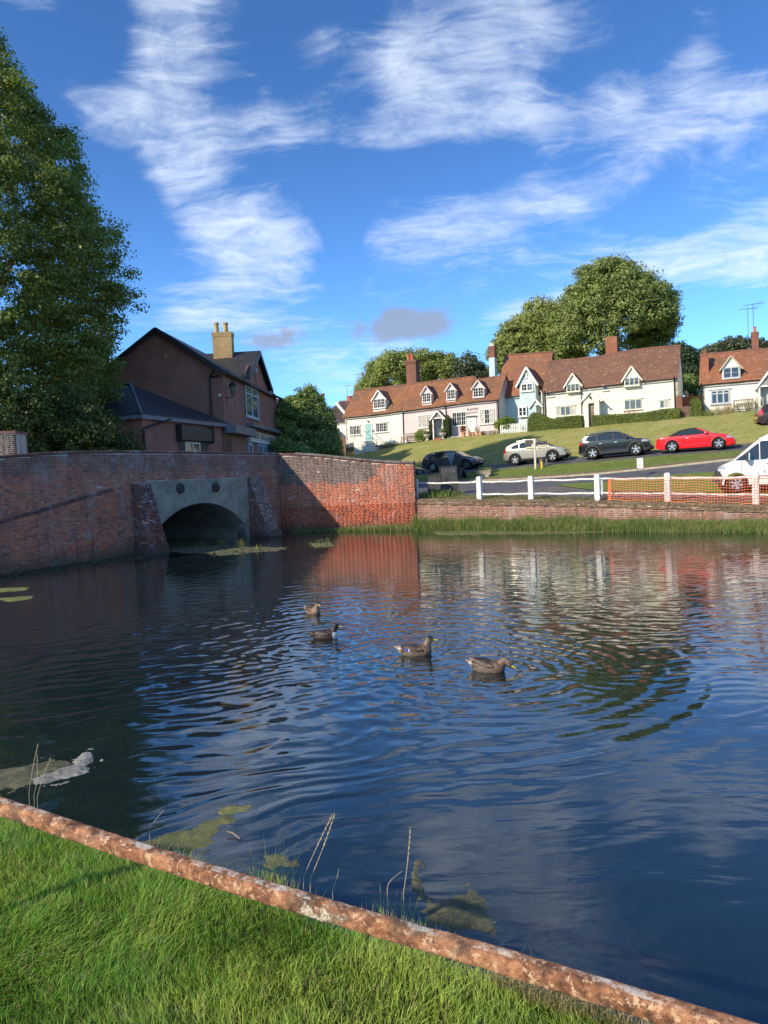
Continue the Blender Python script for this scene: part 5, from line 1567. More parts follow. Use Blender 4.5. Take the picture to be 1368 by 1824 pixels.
# long cream cottage
h4, q, ev, rd = cottage('cream_cottage', 'long cream cottage with sagging brown tiled roof, two gabled eaves windows and enclosed porch', 'cottage', pl1, 968.5, 1207,
    [(968.5, 695.8), (1007, 691.5), (1035, 687.5), (1107, 679.5), (1143, 675), (1207, 668.6)], [(981, 643.7), (1028, 640), (1076, 634), (1099.5, 629), (1157, 620.5), (1207, 616)], 5.0, mt_cream, mt_tile_dark, ZB + .6, u_over=(.1, .1))
for (a, b, s_, e_, ap) in ((1008.5, 1033.5, 697.5, 682.5, (1019.5, 664.5)), (1111.5, 1139.5, 687, 671.5, (1124.5, 651.5))):
    dormer(h4, q, a, b, s_, e_, ap, 1.5, mt_cream, mt_tile_dark, mt_wood_cream, lights=3, ztail=.12, barge=mt_cream, lattice=True, over=.2, off=.27)
for (a, b, c, d, L_) in ((973.7, 696.5, 987, 706.5, 2), (1073.8, 686.5, 1083.7, 695.5, 1), (990.5, 723.5, 1024.5, 740.5, 4), (1112, 711.5, 1143, 729.5, 3), (1175, 712.5, 1191.5, 727, 2)):
    win_px(q, a, b, c, d, h4, mt_wood_cream, lights=L_, lattice=True, hood=(L_ > 1), curtain=(0, 3) if L_ == 4 else ((1,) if L_ == 2 else ()))
chimney(pl1, -2.5, 1078, 1098.3, 599.5, 642, .85, mt_chim, h4, cap=False, wide=1.0)
pr4, pd = porch(h4, q, 1036, 1069.5, (1051.5, 696.5), 714, 757, .95, 'porch', wall=mt_cream, solid=True, posts=False)
door_px(q.shift(.62), 1044, 716, 1060.5, 757, h4, mt_oak, planks=6, frame=mt_oak)
wall_lamp(q.shift(.95), 1051, 708, h4)
pipe([q.at(1034.5, 688, .25), q.at(1035, 694, .06), q.at(1036, 738, .06)], .045, mt_lead, h4)
pipe([q.at(969.5, 697, .25), q.at(970, 702, .06), q.at(972, 745, .06)], .05, mt_iron, h4)
pipe([q.at(1200.5, 671, .25), q.at(1200.8, 676, .06), q.at(1202.5, 728, .06)], .05, mt_iron, h4)
mb = MB(); ua = q.uz(1204.5, 700)[0]
mb.fbox(q, ua, ua + .42, 6.3, q.uz(1205, 705)[1], .01, .10); mb.build('brick_pier', mt_chim2, h4)
# right hand white cottage
p5 = pl1.at(1248, 700)
h5, q, ev, rd = cottage('roadside_cottage', 'white cottage with a grey framed window and patched red roof at the right edge', 'cottage', pl1, 1249, 1440,
    [(1249, 681.5), (1288, 677.5), (1357, 671.8), (1440, 665)], [(1252, 632), (1280, 629.5), (1336, 623.5), (1368, 621.5), (1450, 614)], 5.0, mt_white, mt_tile_red, ZB + .8, u_over=(.15, .1))
dormer(h5, q, 1286, 1319, 674, 652.5, (1301.5, 633), 1.9, mt_white, mt_tile_dark, mt_wood_grey, lights=2, rows=2, cols=1, over=.18, barge=M_plain('tan_board', (.42, .34, .24), .7), fw=.09)
win_px(q, 1266, 694.5, 1300, 719.5, h5, mt_wood_grey, lights=3, rows=1, cols=1, hood=True, fw=.10)
u_a, z_a = q.uz(1266, 702); u_b, _ = q.uz(1300, 702); z_t = q.uz(1283, 701)[1]
mb = MB(); mb.fbox(q, u_a + .05, u_b - .05, z_t - .04, z_t + .04, .03, .085); mb.build('transom', mt_wood_grey, h5)
chimney(pl1, -.75, 1249.5, 1262, 636, 680, .7, mt_chim, h5, cap=False, wide=1.0)
chimney(pl1, -.85, 1251, 1259, 624, 636.2, .5, mt_chim2, h5, cap=True, wide=1.1, name='chimney_top')
chimney(pl1, -2.5, 1337.5, 1352, 591, 632, .9, mt_chim2, h5, pots=((1344, 5.5, 582),))
pr5, _ = porch(h5, q, 1349, 1393, (1371, 660), 688, 730, .8, 'porch', lattice=True)
door_px(q, 1353.5, 690, 1372, 727, h5, mt_wood_grey, planks=5, frame=mt_wood_grey)
pipe([q.at(1248.5, 683, .25), q.at(1250, 688, .08), q.at(1252, 738, .08)], .06, mt_iron, h5)
hb6, qb6, _, _ = plain_house('distant_brick_house', 'red chimney and roof peeping over the right hand cottage ridge', 1361, 1420, 640, 636, 618, 614, 80, 76, 6, mt_chim2, mt_tile_red, 8)
chimney(qb6, -3, 1361, 1369, 607, 640, .8, mt_chim2, hb6)

# ---------------------------------------------------------------- front garden things
def bench(px0, px1, y0, off, label, mat):
    q = pl1
    u0 = q.uz(px0, y0, off)[0]; u1 = q.uz(px1, y0, off)[0]
    c = q.pt((u0 + u1) / 2, 0, off); zg = min(drop(*q.pt(u, 0, off).xy) for u in (u0, u1)) ; zg = (drop(*q.pt(u0, 0, off).xy) + drop(*q.pt(u1, 0, off).xy)) / 2
    b = thing('garden_bench', label, 'bench', (c.x, c.y, zg))
    for u in (u0, u1 - .07):
        for o_ in (off + .1, off - .4):
            mb = MB(); mb.fbox(q, u, u + .07, zg - .15, zg + (.62 if o_ > off else .95), o_, o_ - .07); mb.build('leg', mat, b)
        mb = MB(); mb.fbox(q, u, u + .07, zg + .62, zg + .66, off + .1, off - .45); mb.build('armrest', mat, b)
    mb = MB()
    for k in range(4): mb.fbox(q, u0, u1, zg + .42, zg + .45, off + .08 - k * .115, off + .08 - k * .115 - .095)
    mb.build('seat', mat, b)
    mb = MB(); mb.fbox(q, u0 + .07, u1 - .07, zg + .88, zg + .95, off - .40, off - .45); mb.fbox(q, u0 + .07, u1 - .07, zg + .50, zg + .54, off - .40, off - .44)
    n_ = int((u1 - u0) / .14)
    for k in range(n_): 
        u = u0 + .1 + (u1 - u0 - .2) * k / (n_ - 1); mb.fbox(q, u - .018, u + .018, zg + .54, zg + .88, off - .41, off - .43)
    mb.build('backrest', mat, b)
bench(715.5, 744, 786, .75, 'grey weathered slatted bench against the pink cottage, left of the round bush', mt_oak)
bench(1306, 1342, 726, .85, 'grey slatted bench in front of the right hand white cottage', mt_oak)
def gz(px, off):
    u = pl1.uz(px, 770, off)[0]; p = pl1.pt(u, 0, off); return Vector((p.x, p.y, drop(p.x, p.y)))
def urn(px, off, s_, label, mat, name='stone_urn'):
    g = gz(px, off); t = thing(name, label, 'urn', g)
    mb = MB(); mb.lathe(g, [(.24 * s_, 0), (.24 * s_, .08 * s_), (.10 * s_, .16 * s_), (.08 * s_, .26 * s_), (.22 * s_, .38 * s_), (.36 * s_, .52 * s_), (.40 * s_, .66 * s_), (.44 * s_, .70 * s_), (.36 * s_, .70 * s_), (.30 * s_, .6 * s_), (.001, .6 * s_)], 14)
    mb.build('bowl', mat, t, smooth=False)
    return g
mt_stone_pale = M_plain('pale_stone', (.48, .44, .38), .85, 0, .2, 8, .01)
g_u1 = urn(760.5, 1.0, .85, 'pale stone urn left of the pink cottage porch', mt_stone_pale)
g_u2 = urn(788.5, 1.1, .85, 'pale stone urn right of the pink cottage porch step', mt_stone_pale)
g = gz(780, 1.15); t = thing('brick_step', 'red brick doorstep in front of the trellis porch', 'step', g)
mb = MB(); u = pl1.uz(780, 770, 1.15)[0]; mb.fbox(pl1, u - .35, u + .35, g.z - .2, g.z + .2, .95, 1.35); mb.build('tread', mt_chim, t)
def pot(px, off, r_, hh, label):
    g = gz(px, off); t = thing('plant_pot', label, 'plant pot', g, group='terracotta pots by the pink cottage')
    mb = MB(); mb.lathe(g, [(r_ * .7, -.05), (r_ * .95, hh * .82), (r_ * 1.08, hh * .83), (r_ * 1.08, hh), (r_ * .85, hh), (r_ * .8, hh * .85), (.001, hh * .85)], 12); mb.build('bowl', M_POT, t)
    return g
M_POT = M_plain('terracotta', (.55, .27, .15), .85, 0, .15)
g_p = [pot(825.5, .95, .21, .42, 'wide terracotta pot holding the red leaved conifer'), pot(835.5, .95, .13, .34, 'terracotta pot at the left of the pink cottage second door'), pot(842.5, .85, .14, .30, 'low terracotta pot right in front of the pink cottage second door'),
       pot(850, 1.0, .17, .36, 'terracotta pot with a wispy plant right of the second door'), pot(856.5, .9, .12, .3, 'smallest terracotta pot beside the stacked logs')]
# stacked logs and stones along the foot of the wall
t = thing('log_pile', 'low row of cut logs and stones along the foot of the pink wall', 'log pile', gz(874, .5))
k = 0
for i in range(30):
    px = 858 + i * 1.05; g = gz(px, .5)
    for r_ in range(2):
        mb = MB(); c = g + Vector((0, 0, .08 + .15 * r_)); rr_ = random.uniform(.06, .09)
        mb.lathe(c - Vector((pl1.n.x, pl1.n.y, 0)) * .3, [(.001, .42), (rr_ * .9, .42), (rr_, .40), (rr_, 0)], 8, Vector((pl1.n.x, pl1.n.y, 0)))
        mb.build('log', mt_oak if random.random() < .6 else mt_stone_pale, t)
t = thing('stone_edging', 'row of pale stones edging the lawn right of the porch', 'edging stones', gz(808, .8))
for i in range(15):
    g = gz(799 + i * 1.75, .75 + random.uniform(-.1, .1)); mb = MB(); s_ = random.uniform(.09, .15)
    bm = bmesh.new(); bmesh.ops.create_icosphere(bm, subdivisions=1, radius=s_)
    for v in bm.verts: v.co = Vector((v.co.x * random.uniform(.9, 1.4), v.co.y * 1.1, v.co.z * random.uniform(.6, .8)))
    mb.v = [tuple(v.co + g + Vector((0, 0, .05))) for v in bm.verts]; mb.f = [tuple(v.index for v in f.verts) for f in bm.faces]; mb.m = [0] * len(mb.f); bm.free()
    mb.build('stone', mt_stone_pale, t, fix=False)
# white picket fence and lattice gate
pf = thing('picket_fence', 'short white picket fence in front of the blue house', 'fence', gz(903, 1.0))
qf = pl1.shift(1.0)
n_ = 11
def onrow(q, px):
    u = q.uz(px, 770)[0]; p = q.pt(u, 0, 0); return u, drop(p.x, p.y)
for i in range(n_):
    px = 892 + (923 - 892) * i / (n_ - 1); u, zg = onrow(qf, px)
    mb = MB(); mb.fbox(qf, u - .045, u + .045, zg - .05, zg + .72, 0, -.025); mb.poly([qf.pt(u - .045, zg + .72, 0), qf.pt(u + .045, zg + .72, 0), qf.pt(u, zg + .80, 0)]); mb.poly([qf.pt(u - .045, zg + .72, -.025), qf.pt(u, zg + .80, -.025), qf.pt(u + .045, zg + .72, -.025)]); mb.build('picket', mt_wood_white, pf, fix=False)
(ua, za), (ub, zb2) = onrow(qf, 891), onrow(qf, 924)
mb = MB(); mb.bar(qf.pt(ua, za + .2, -.045), qf.pt(ub, zb2 + .2, -.045), .03, .07); mb.bar(qf.pt(ua, za + .6, -.045), qf.pt(ub, zb2 + .6, -.045), .03, .07); mb.build('rail', mt_wood_white, pf)
gt = thing('lattice_gate', 'white lattice garden gate beside the round end of the hedge', 'gate', gz(932, 1.0))
(ua, za), (ub, zb2) = onrow(qf, 924.5), onrow(qf, 938.5)
mb = MB()
for u in (ua, ub - .07, ua + (ub - ua) * .33, ua + (ub - ua) * .66): mb.fbox(qf, u, u + .06, za - .05, za + .98, 0, -.04)
mb.fbox(qf, ua, ub, za + .94, za + 1.0, .002, -.042); mb.fbox(qf, ua, ub, za + .05, za + .11, .002, -.042)
mb.build('gate_frame', mt_wood_white, gt)
mb = MB()
for k in range(-6, 12):
    for sg in (1, -1):
        pts = [(ua + k * .16 + sg * t * .85 / 10, za + .1 + t * .85 / 10) for t in range(11)]
        pts = [p for p in pts if ua < p[0] < ub]
        if len(pts) > 1: mb.bar(qf.pt(*pts[0], -.02), qf.pt(*pts[-1], -.02), .022, .012)
mb.build('lattice', mt_wood_white, gt)
# iron gate between the hedges
gt = thing('iron_gate', 'thin dark iron garden gate between the two hedges below the oak door', 'gate', gz(1045, .9))
qf2 = pl1.shift(.9); (ua, za), (ub, zb2) = onrow(qf2, 1037), onrow(qf2, 1055)
mb = MB()
for k in range(12): u = ua + (ub - ua) * k / 11; mb.fbox(qf2, u - .012, u + .012, za, za + .95, 0, -.02)
mb.fbox(qf2, ua, ub, za + .85, za + .88, .004, -.024); mb.fbox(qf2, ua, ub, za + .12, za + .15, .004, -.024)
mb.build('gate_bars', mt_iron, gt)
# wooden gate with post right of the long hedge
gt = thing('board_gate', 'brown vertical board gate right of the long hedge', 'gate', gz(1222, .8))
qf3 = pl1.shift(.6); (ua, za), (ub, zb2) = onrow(qf3, 1212), onrow(qf3, 1231)
n_ = 9
for k in range(n_):
    w_ = (ub - ua) / n_; mb = MB(); mb.fbox(qf3, ua + w_ * k + .008, ua + w_ * (k + 1) - .008, za - .05, za + .85 + random.uniform(-.03, .03), 0, -.03); mb.build('board', mt_fencewood, gt)
mb = MB(); mb.fbox(qf3, ua, ub, za + .65, za + .72, -.03, -.06); mb.fbox(qf3, ua, ub, za + .15, za + .22, -.03, -.06); mb.build('rail', mt_fencewood, gt)
mb = MB(); mb.fbox(qf3, ub + .02, ub + .14, za - .1, za + .9, .03, -.09); mb.build('gate_post', mt_stone_pale, gt)
mb = MB(); qy = pl1.shift(-3.0); u_, z_ = qy.uz(1238, 725); mb.fbox(qy, u_ - 2.2, u_ + .6, z_ - 1.5, z_ + .9, 0, -.3)
t = thing('garden_wall', 'shaded brick yard wall in the gap between the cream and right hand cottages', 'wall', qy.pt(u_, z_ - 1.5, 0)); mb.build('brickwork', mt_chim2, t)
# brown board fence left of the white cottage
bf = thing('board_fence', 'tall brown vertical board fence left of the white cottage', 'fence', P(604, 806, 67))
f0 = P(586, 780, 69); f1 = P(615, 779, 67.5); pf_ = Plane((f0.x, f0.y), (f1.x, f1.y)); z1_ = pf_.uz(600, 777.5)[1]
n_ = 12
for k in range(n_):
    w_ = pf_.len / n_; mb = MB(); mb.fbox(pf_, w_ * k + .006, w_ * (k + 1) - .006, 3.6, z1_ + .12 * math.sin(k * 1.05) - .05, .01 * (k % 2), -.03); mb.build('board', mt_fencewood, bf)
mb = MB()
for k in (0, 1): mb.fbox(pf_, pf_.len * (.28 + .45 * k), pf_.len * (.28 + .45 * k) + .12, 3.6, z1_ + .18, .06, .012)
mb.build('fence_post', mt_fencewood, bf)
# ---------------------------------------------------------------- vehicles
mt_plate_w = M_plain('white_plate', (.6, .6, .58), .5, 0, .05); mt_plate_y = M_plain('yellow_plate', (.6, .45, .05), .5, 0, .05)
def pinp(x, z, poly):
    c = False; j = len(poly) - 1
    for i in range(len(poly)):
        if (poly[i][1] > z) != (poly[j][1] > z) and x < (poly[j][0] - poly[i][0]) * (z - poly[i][1]) / (poly[j][1] - poly[i][1]) + poly[i][0]: c = not c
        j = i
    return c
mt_tyre = M_plain('tyre_rubber', (.012, .012, .012), .8, 0, .2)
mt_rim = M_plain('alloy_rim', (.42, .42, .42), .35, .85, .05)
mt_rim_dark = M_plain('dark_alloy_rim', (.10, .10, .105), .35, .7, .05)
mt_carglass = M_glass('tinted_car_glass', (.018, .024, .022), .03, .9)
mt_under = M_plain('wheel_arch_black', (.006, .006, .006), .9, 0, .1)
mt_clad = M_plain('black_plastic_cladding', (.022, .022, .024), .6, 0, .1)
mt_light = M_glass('headlight_glass', (.30, .33, .36), .08)
mt_tail = M_paint('tail_light_red', (.45, .01, .012), .15)
mt_chrome = M_plain('chrome', (.7, .7, .7), .12, .95, .02)
def wheel(parent, x, y, r, side, rim, spokes=5, name='wheel'):
    mb = MB(); ax = Vector((0, side, 0)); c = Vector((x, y, r))
    mb.lathe(c - ax * .20, [(.001, 0), (r * .9, 0), (r, .03), (r, .18), (r * .93, .215), (r * .70, .215), (r * .68, .17), (.001, .15)], 28, ax)
    w_ = mb.build(name, mt_tyre, parent, local=True, smooth=False)
    mb = MB()
    mb.lathe(c, [(r * .60, -.05), (r * .66, -.01), (r * .70, .012), (r * .70, -.03)], 28, ax)
    mb.lathe(c, [(.001, .005), (r * .14, 0), (r * .17, -.04)], 12, ax)
    for k in range(spokes):
        a = 2 * math.pi * k / spokes + .3
        d = Vector((math.cos(a), 0, math.sin(a))); t = Vector((-math.sin(a), 0, math.cos(a)))
        p0 = c + d * r * .1 - ax * .01; p1 = c + d * r * .67 - ax * .005
        wa, wb = r * .085, r * .15
        mb.hexa([p0 - t * wa - ax * .03, p0 + t * wa - ax * .03, p0 + t * wa, p0 - t * wa, p1 - t * wb - ax * .03, p1 + t * wb - ax * .03, p1 + t * wb, p1 - t * wb])
    mb.build('rim', rim, w_, local=True)
    return w_
def vehicle(name, label, cat, L, W, prof, belt, paint, wheels, R_w, glass_polys, ws, rs, rim, clad=None, softtop=None, head=None, tail=None, zb=.24, tumble=.30, arch=.07, seams=(), dx=.045, roofrail=False, mirror=(.75, 1.0), heading=0.0, loc=(0, 0, 0), pitch=0.0, spokes=5, rc=.13, bumper=None, handles=()):
    root = thing(name, label, cat, loc)
    root.rotation_euler = (0, -pitch, heading)
    px_, pz_ = [p[0] for p in prof], [p[1] for p in prof]
    xs = np.arange(-L / 2, L / 2 + .001, dx); xs[-1] = L / 2
    nside, ncor, ntop = 30, 5, 7
    rings = []
    for x in xs:
        zt = float(np.interp(x, px_, pz_))
        e = abs(x) / (L / 2); w_ = W / 2 * (1 - .13 * max(0, (e - .62) / .38) ** 2.2)
        zlow = zb + .10 * max(0, (e - .8) / .2) ** 2
        r_ = min(rc, (zt - zlow) * .35)
        zs = zt - r_
        ring = []
        def yy(z):
            if z < belt: return w_ * (1 - .07 * ((belt - z) / belt) ** 2)
            return w_ - tumble * (z - belt)
        for k in range(nside): 
            z = zlow + (zs - zlow) * k / (nside - 1); ring.append((yy(z), z))
        y_s = yy(zs)
        for k in range(1, ncor + 1):
            a = math.pi / 2 * k / ncor; ring.append((y_s - r_ * (1 - math.cos(a)), zs + r_ * .8 * math.sin(a)))
        y_t, z_t = ring[-1]
        for k in range(1, ntop + 1):
            t = k / ntop; ring.append((y_t * (1 - t), z_t + r_ * .2 * (1 - (1 - t) ** 2)))
        rings.append(ring)
    parts = {}
    def put(key, pts): parts.setdefault(key, MB()).quad(*pts)
    n = len(rings[0])
    for i in range(len(xs) - 1):
        for k in range(n - 1):
            pts = [(xs[i], rings[i][k][0], rings[i][k][1]), (xs[i + 1], rings[i + 1][k][0], rings[i + 1][k][1]), (xs[i + 1], rings[i + 1][k + 1][0], rings[i + 1][k + 1][1]), (xs[i], rings[i][k + 1][0], rings[i][k + 1][1])]
            cx = sum(p[0] for p in pts) / 4; cy = sum(p[1] for p in pts) / 4; cz = sum(p[2] for p in pts) / 4
            side = k < nside + 1
            key = 'body'
            if side and any((cx - wx) ** 2 + (cz - R_w) ** 2 < (R_w + arch) ** 2 for wx in wheels): continue
            if (not side) and ws[0] < cx < ws[1] and cy < W / 2 * .80: key = 'windscreen'
            elif (not side) and rs[0] < cx < rs[1] and cy < W / 2 * .72: key = 'rear_window'
            elif head and head[0] < cx and head[1] < cz < head[2] + .10 * (cx - head[0]) and cy > .30: key = 'headlight'
            elif tail and cx < tail[0] and tail[1] < cz < tail[2] and cy > .42: key = 'tail_light'
            elif bumper and pinp(cx, cz, bumper): key = 'bumper'
            elif clad and side and (cz < clad or any((cx - wx) ** 2 + (cz - R_w) ** 2 < (R_w + arch + .07) ** 2 for wx in wheels)): key = 'cladding'
            elif softtop and cz > belt + .02 and softtop[0] < cx < softtop[1]: key = 'soft_top'
            elif side and any(abs(cx - s_) < dx * .3 for s_ in seams) and cz > .35 and cz < belt + .05: key = 'body'
            for sg in (1, -1): put((key, sg) if key in ('side_window', 'headlight', 'tail_light') else key, [(p[0], p[1] * sg, p[2]) for p in pts])
    for i in (0, len(xs) - 1):                                     # end caps
        for k in range(n - 1):
            a, b = rings[i][k], rings[i][k + 1]
            cz = (a[1] + b[1]) / 2
            for t0, t1 in ((1, .5), (.5, 0), (0, -.5), (-.5, -1)):
                key = 'body'
                if clad and cz < clad + .1: key = 'cladding'
                put(key, [(xs[i], a[0] * t0, a[1]), (xs[i], a[0] * t1, a[1]), (xs[i], b[0] * t1, b[1]), (xs[i], b[0] * t0, b[1])])
    mats = {'body': paint, 'side_window': mt_carglass, 'windscreen': mt_carglass, 'rear_window': mt_carglass, 'headlight': mt_light, 'tail_light': mt_tail, 'cladding': mt_clad, 'soft_top': softtop[2] if softtop else None, 'bumper': mt_clad}
    body = None
    for key, mb in parts.items():
        k0 = key[0] if isinstance(key, tuple) else key
        o = mb.build(k0, mats[k0], root, local=True, smooth=True, uv=False)
    mb = MB(); mb.box(-L / 2 + .25, L / 2 - .25, -W / 2 + .17, W / 2 - .17, .17, .52); mb.box(-L * .33, L * .22, -W / 2 + .17, W / 2 - .17, .521, belt - .12); mb.build('underbody', mt_under, root, local=True)
    for wx in wheels:                                              # smooth lips round the wheel openings, dark liner inside
        for sg in (1, -1):
            mb = MB(); a0, a1 = -.12, math.pi + .12; ra_, rb_ = R_w + arch - .012, R_w + arch + .055; rows_ = [[], [], []]
            for k in range(29):
                a = a0 + (a1 - a0) * k / 28
                for j, (rr_, oy) in enumerate(((ra_, -.05), (ra_, .012), (rb_, .004))):
                    xx, zz = wx + rr_ * math.cos(a), R_w + rr_ * math.sin(a); e = abs(xx) / (L / 2); ww = W / 2 * (1 - .13 * max(0, (e - .62) / .38) ** 2.2)
                    yb_ = ww * (1 - .07 * max(0, (belt - zz) / belt) ** 2) if zz < belt else ww - tumble * (zz - belt)
                    rows_[j].append((xx, sg * (yb_ + oy), max(zz, zb - .02)))
            mb.grid(rows_); mb.build('wheel_arch', mt_clad if clad else paint, root, local=True, smooth=False, fix=False, uv=False)
            mb = MB(); rows_ = [[(wx + (R_w + arch - .014) * math.cos(a), sg * yv, R_w + (R_w + arch - .014) * math.sin(a)) for a in [math.pi * k / 20 for k in range(21)]] for yv in (W / 2 - .04, W / 2 - .36)]
            mb.grid(rows_); mb.build('arch_liner', mt_under, root, local=True, fix=False, uv=False)
    for gi, g_ in enumerate(glass_polys):                          # side glass set a few millimetres proud of the body
        for sg in (1, -1):
            dense = []
            for i in range(len(g_)):
                (xa, za), (xb, zb__) = g_[i], g_[(i + 1) % len(g_)]
                for k in range(6): dense.append((xa + (xb - xa) * k / 6, za + (zb__ - za) * k / 6))
            cx0 = sum(p[0] for p in dense) / len(dense); cz0 = sum(p[1] for p in dense) / len(dense)
            def sy(x, z, o=.007):
                e = abs(x) / (L / 2); ww = W / 2 * (1 - .13 * max(0, (e - .62) / .38) ** 2.2)
                yv = ww * (1 - .07 * max(0, (belt - z) / belt) ** 2) if z < belt else ww - tumble * (z - belt)
                return (x, sg * (yv + o), z)
            mb = MB(); n0 = len(dense)
            for ring_k in range(3):
                f0, f1 = 1 - ring_k / 3, 1 - (ring_k + 1) / 3
                for i in range(n0):
                    a, b = dense[i], dense[(i + 1) % n0]
                    mb.quad(*[sy(cx0 + (p[0] - cx0) * f, cz0 + (p[1] - cz0) * f) for p, f in ((a, f0), (b, f0), (b, f1), (a, f1))])
            mb.build('side_window', mt_carglass, root, local=True, uv=False)
            mb = MB()
            for i in range(n0): mb.bar(sy(*dense[i], .008), sy(*dense[(i + 1) % n0], .008), .022, .012)
            mb.build('window_trim', mt_clad, root, local=True, uv=False)
    mb = MB()
    for s_ in seams:
        for sg in (1, -1):
            for k in range(8):
                z0 = .38 + (belt - .38) * k / 8; z1 = z0 + (belt - .38) / 8
                y0 = W / 2 * (1 - .07 * ((belt - z0) / belt) ** 2) + .002; y1 = W / 2 * (1 - .07 * ((belt - z1) / belt) ** 2) + .002
                mb.quad((s_ - .007, sg * y0, z0), (s_ + .007, sg * y0, z0), (s_ + .007, sg * y1, z1), (s_ - .007, sg * y1, z1))
    if seams: mb.build('door_gap', mt_under, root, local=True, fix=False)
    for (xe, colr) in ((L / 2 - .02, mt_plate_w), (-L / 2 + .02, mt_plate_y)):
        sg = 1 if xe > 0 else -1
        mb = MB(); mb.box(xe + sg * .02, xe + sg * .045, -.26, .26, .40 if sg > 0 else .62, .51 if sg > 0 else .73); mb.build('number_plate', colr, root, local=True)
    for hx in handles:
        mb = MB()
        for sg in (1, -1): mb.box(hx - .09, hx + .09, sg * (W / 2 + .0), sg * (W / 2 + .03), belt - .14, belt - .11)
        mb.build('door_handle', mt_chrome if not bumper else mt_clad, root, local=True)
    for wx in wheels:
        for sg in (1, -1): wheel(root, wx, sg * (W / 2 - .03), R_w, sg, rim, spokes)
    for sg in (1, -1):
        mb = MB(); mb.lathe(Vector((mirror[0], sg * (W / 2 + .09), mirror[1])), [(.001, -.10), (.07, -.08), (.10, 0), (.07, .08), (.001, .10)], 10, Vector((.2, 1, 0))); mb.bar((mirror[0], sg * (W / 2 - .05), mirror[1] - .04), (mirror[0], sg * (W / 2 + .08), mirror[1]), .05)
        mb.build('wing_mirror', mt_clad if bumper or clad else paint, root, local=True)
    if roofrail:
        for sg in (1, -1):
            mb = MB(); zz = [float(np.interp(x, px_, pz_)) + .035 for x in np.linspace(roofrail[0], roofrail[1], 8)]
            mb.tube([(x, sg * (W / 2 - .30), z) for x, z in zip(np.linspace(roofrail[0], roofrail[1], 8), zz)], .018, 6); mb.build('roof_rail', mt_chrome, root, local=True)
    return root
HD = math.atan2(-.47, .88)
def place(front_px, front_py, wx_front, W, heading, wheels, side=-1):
    """position so that the near front wheel touches the ground at the given pixel"""
    g = ground(front_px, front_py)
    ch, sh = math.cos(heading), math.sin(heading)
    def tr(x, y): return Vector((x * ch - y * sh, x * sh + y * ch, 0))
    loc = g - tr(wx_front, side * (W / 2 - .1))
    zf = drop(*(loc + tr(max(wheels), 0)).xy); zr = drop(*(loc + tr(min(wheels), 0)).xy)
    loc.z = zr + (zf - zr) * (0 - min(wheels)) / (max(wheels) - min(wheels))
    return loc, math.atan2(zf - zr, max(wheels) - min(wheels))
l_, p_ = place(832, 837.2, 1.38, 1.82, HD, (-1.27, 1.38))
car_g = vehicle('parked_car', 'dark grey hatchback parked leftmost below the pink cottage, partly behind the chalkboards', 'car', 4.38, 1.82,
    [(-2.19, .55), (-2.15, .88), (-2.05, 1.08), (-1.8, 1.30), (-1.3, 1.42), (-.5, 1.47), (.2, 1.42), (.55, 1.29), (1.2, .97), (1.8, .86), (2.08, .72), (2.19, .5)],
    .92, M_paint('dark_grey_paint', (.075, .08, .085), .3, .5), (-1.27, 1.38), .33, [[(-1.78, .99), (-1.45, 1.22), (-1.0, 1.31), (-.98, .97)], [(-.93, .97), (-.95, 1.32), (-.5, 1.36), (-.06, 1.36), (-.04, .97)], [(.02, .97), (.0, 1.36), (.28, 1.31), (.98, .98)]], (.32, 1.22), (-2.12, -1.75), mt_rim_dark, head=(1.72, .62, .76), tail=(-1.95, .78, .98), seams=(-.9, -.02, .98), loc=l_, pitch=p_, heading=HD, handles=(-.8, .1), mirror=(.78, .99))
for ch_ in car_g.children:
    if ch_.name.startswith('wheel') and ch_.data.vertices[0].co.x < 0:
        for c2 in ch_.children: c2.data.materials[0] = mt_rim
l_, p_ = place(985.3, 823.9, 1.30, 1.84, HD, (-1.31, 1.30))
vehicle('parked_car', 'pale champagne silver crossover parked behind the wooden fingerpost', 'car', 4.37, 1.84,
    [(-2.18, .6), (-2.12, .95), (-2.0, 1.18), (-1.8, 1.40), (-1.3, 1.55), (-.6, 1.63), (0, 1.60), (.5, 1.47), (1.25, 1.06), (1.85, .93), (2.08, .78), (2.18, .5)],
    1.02, M_paint('champagne_silver_paint', (.50, .46, .38), .32, .6), (-1.31, 1.30), .34, [[(-1.62, 1.09), (-1.5, 1.30), (-1.0, 1.43), (-1.0, 1.07)], [(-.95, 1.07), (-.95, 1.44), (-.5, 1.50), (-.06, 1.49), (-.04, 1.07)], [(.02, 1.07), (.0, 1.49), (.22, 1.44), (1.02, 1.08)]], (.35, 1.28), (-2.08, -1.75), mt_rim, clad=.36, head=(1.66, .72, .86), tail=(-1.92, .85, 1.15), seams=(-.95, -.02, .98), loc=l_, pitch=p_, heading=HD, handles=(-.82, .12), roofrail=(-1.2, .1), mirror=(.85, 1.10))
l_, p_ = place(1133.7, 812.6, 1.34, 1.84, HD, (-1.34, 1.34))
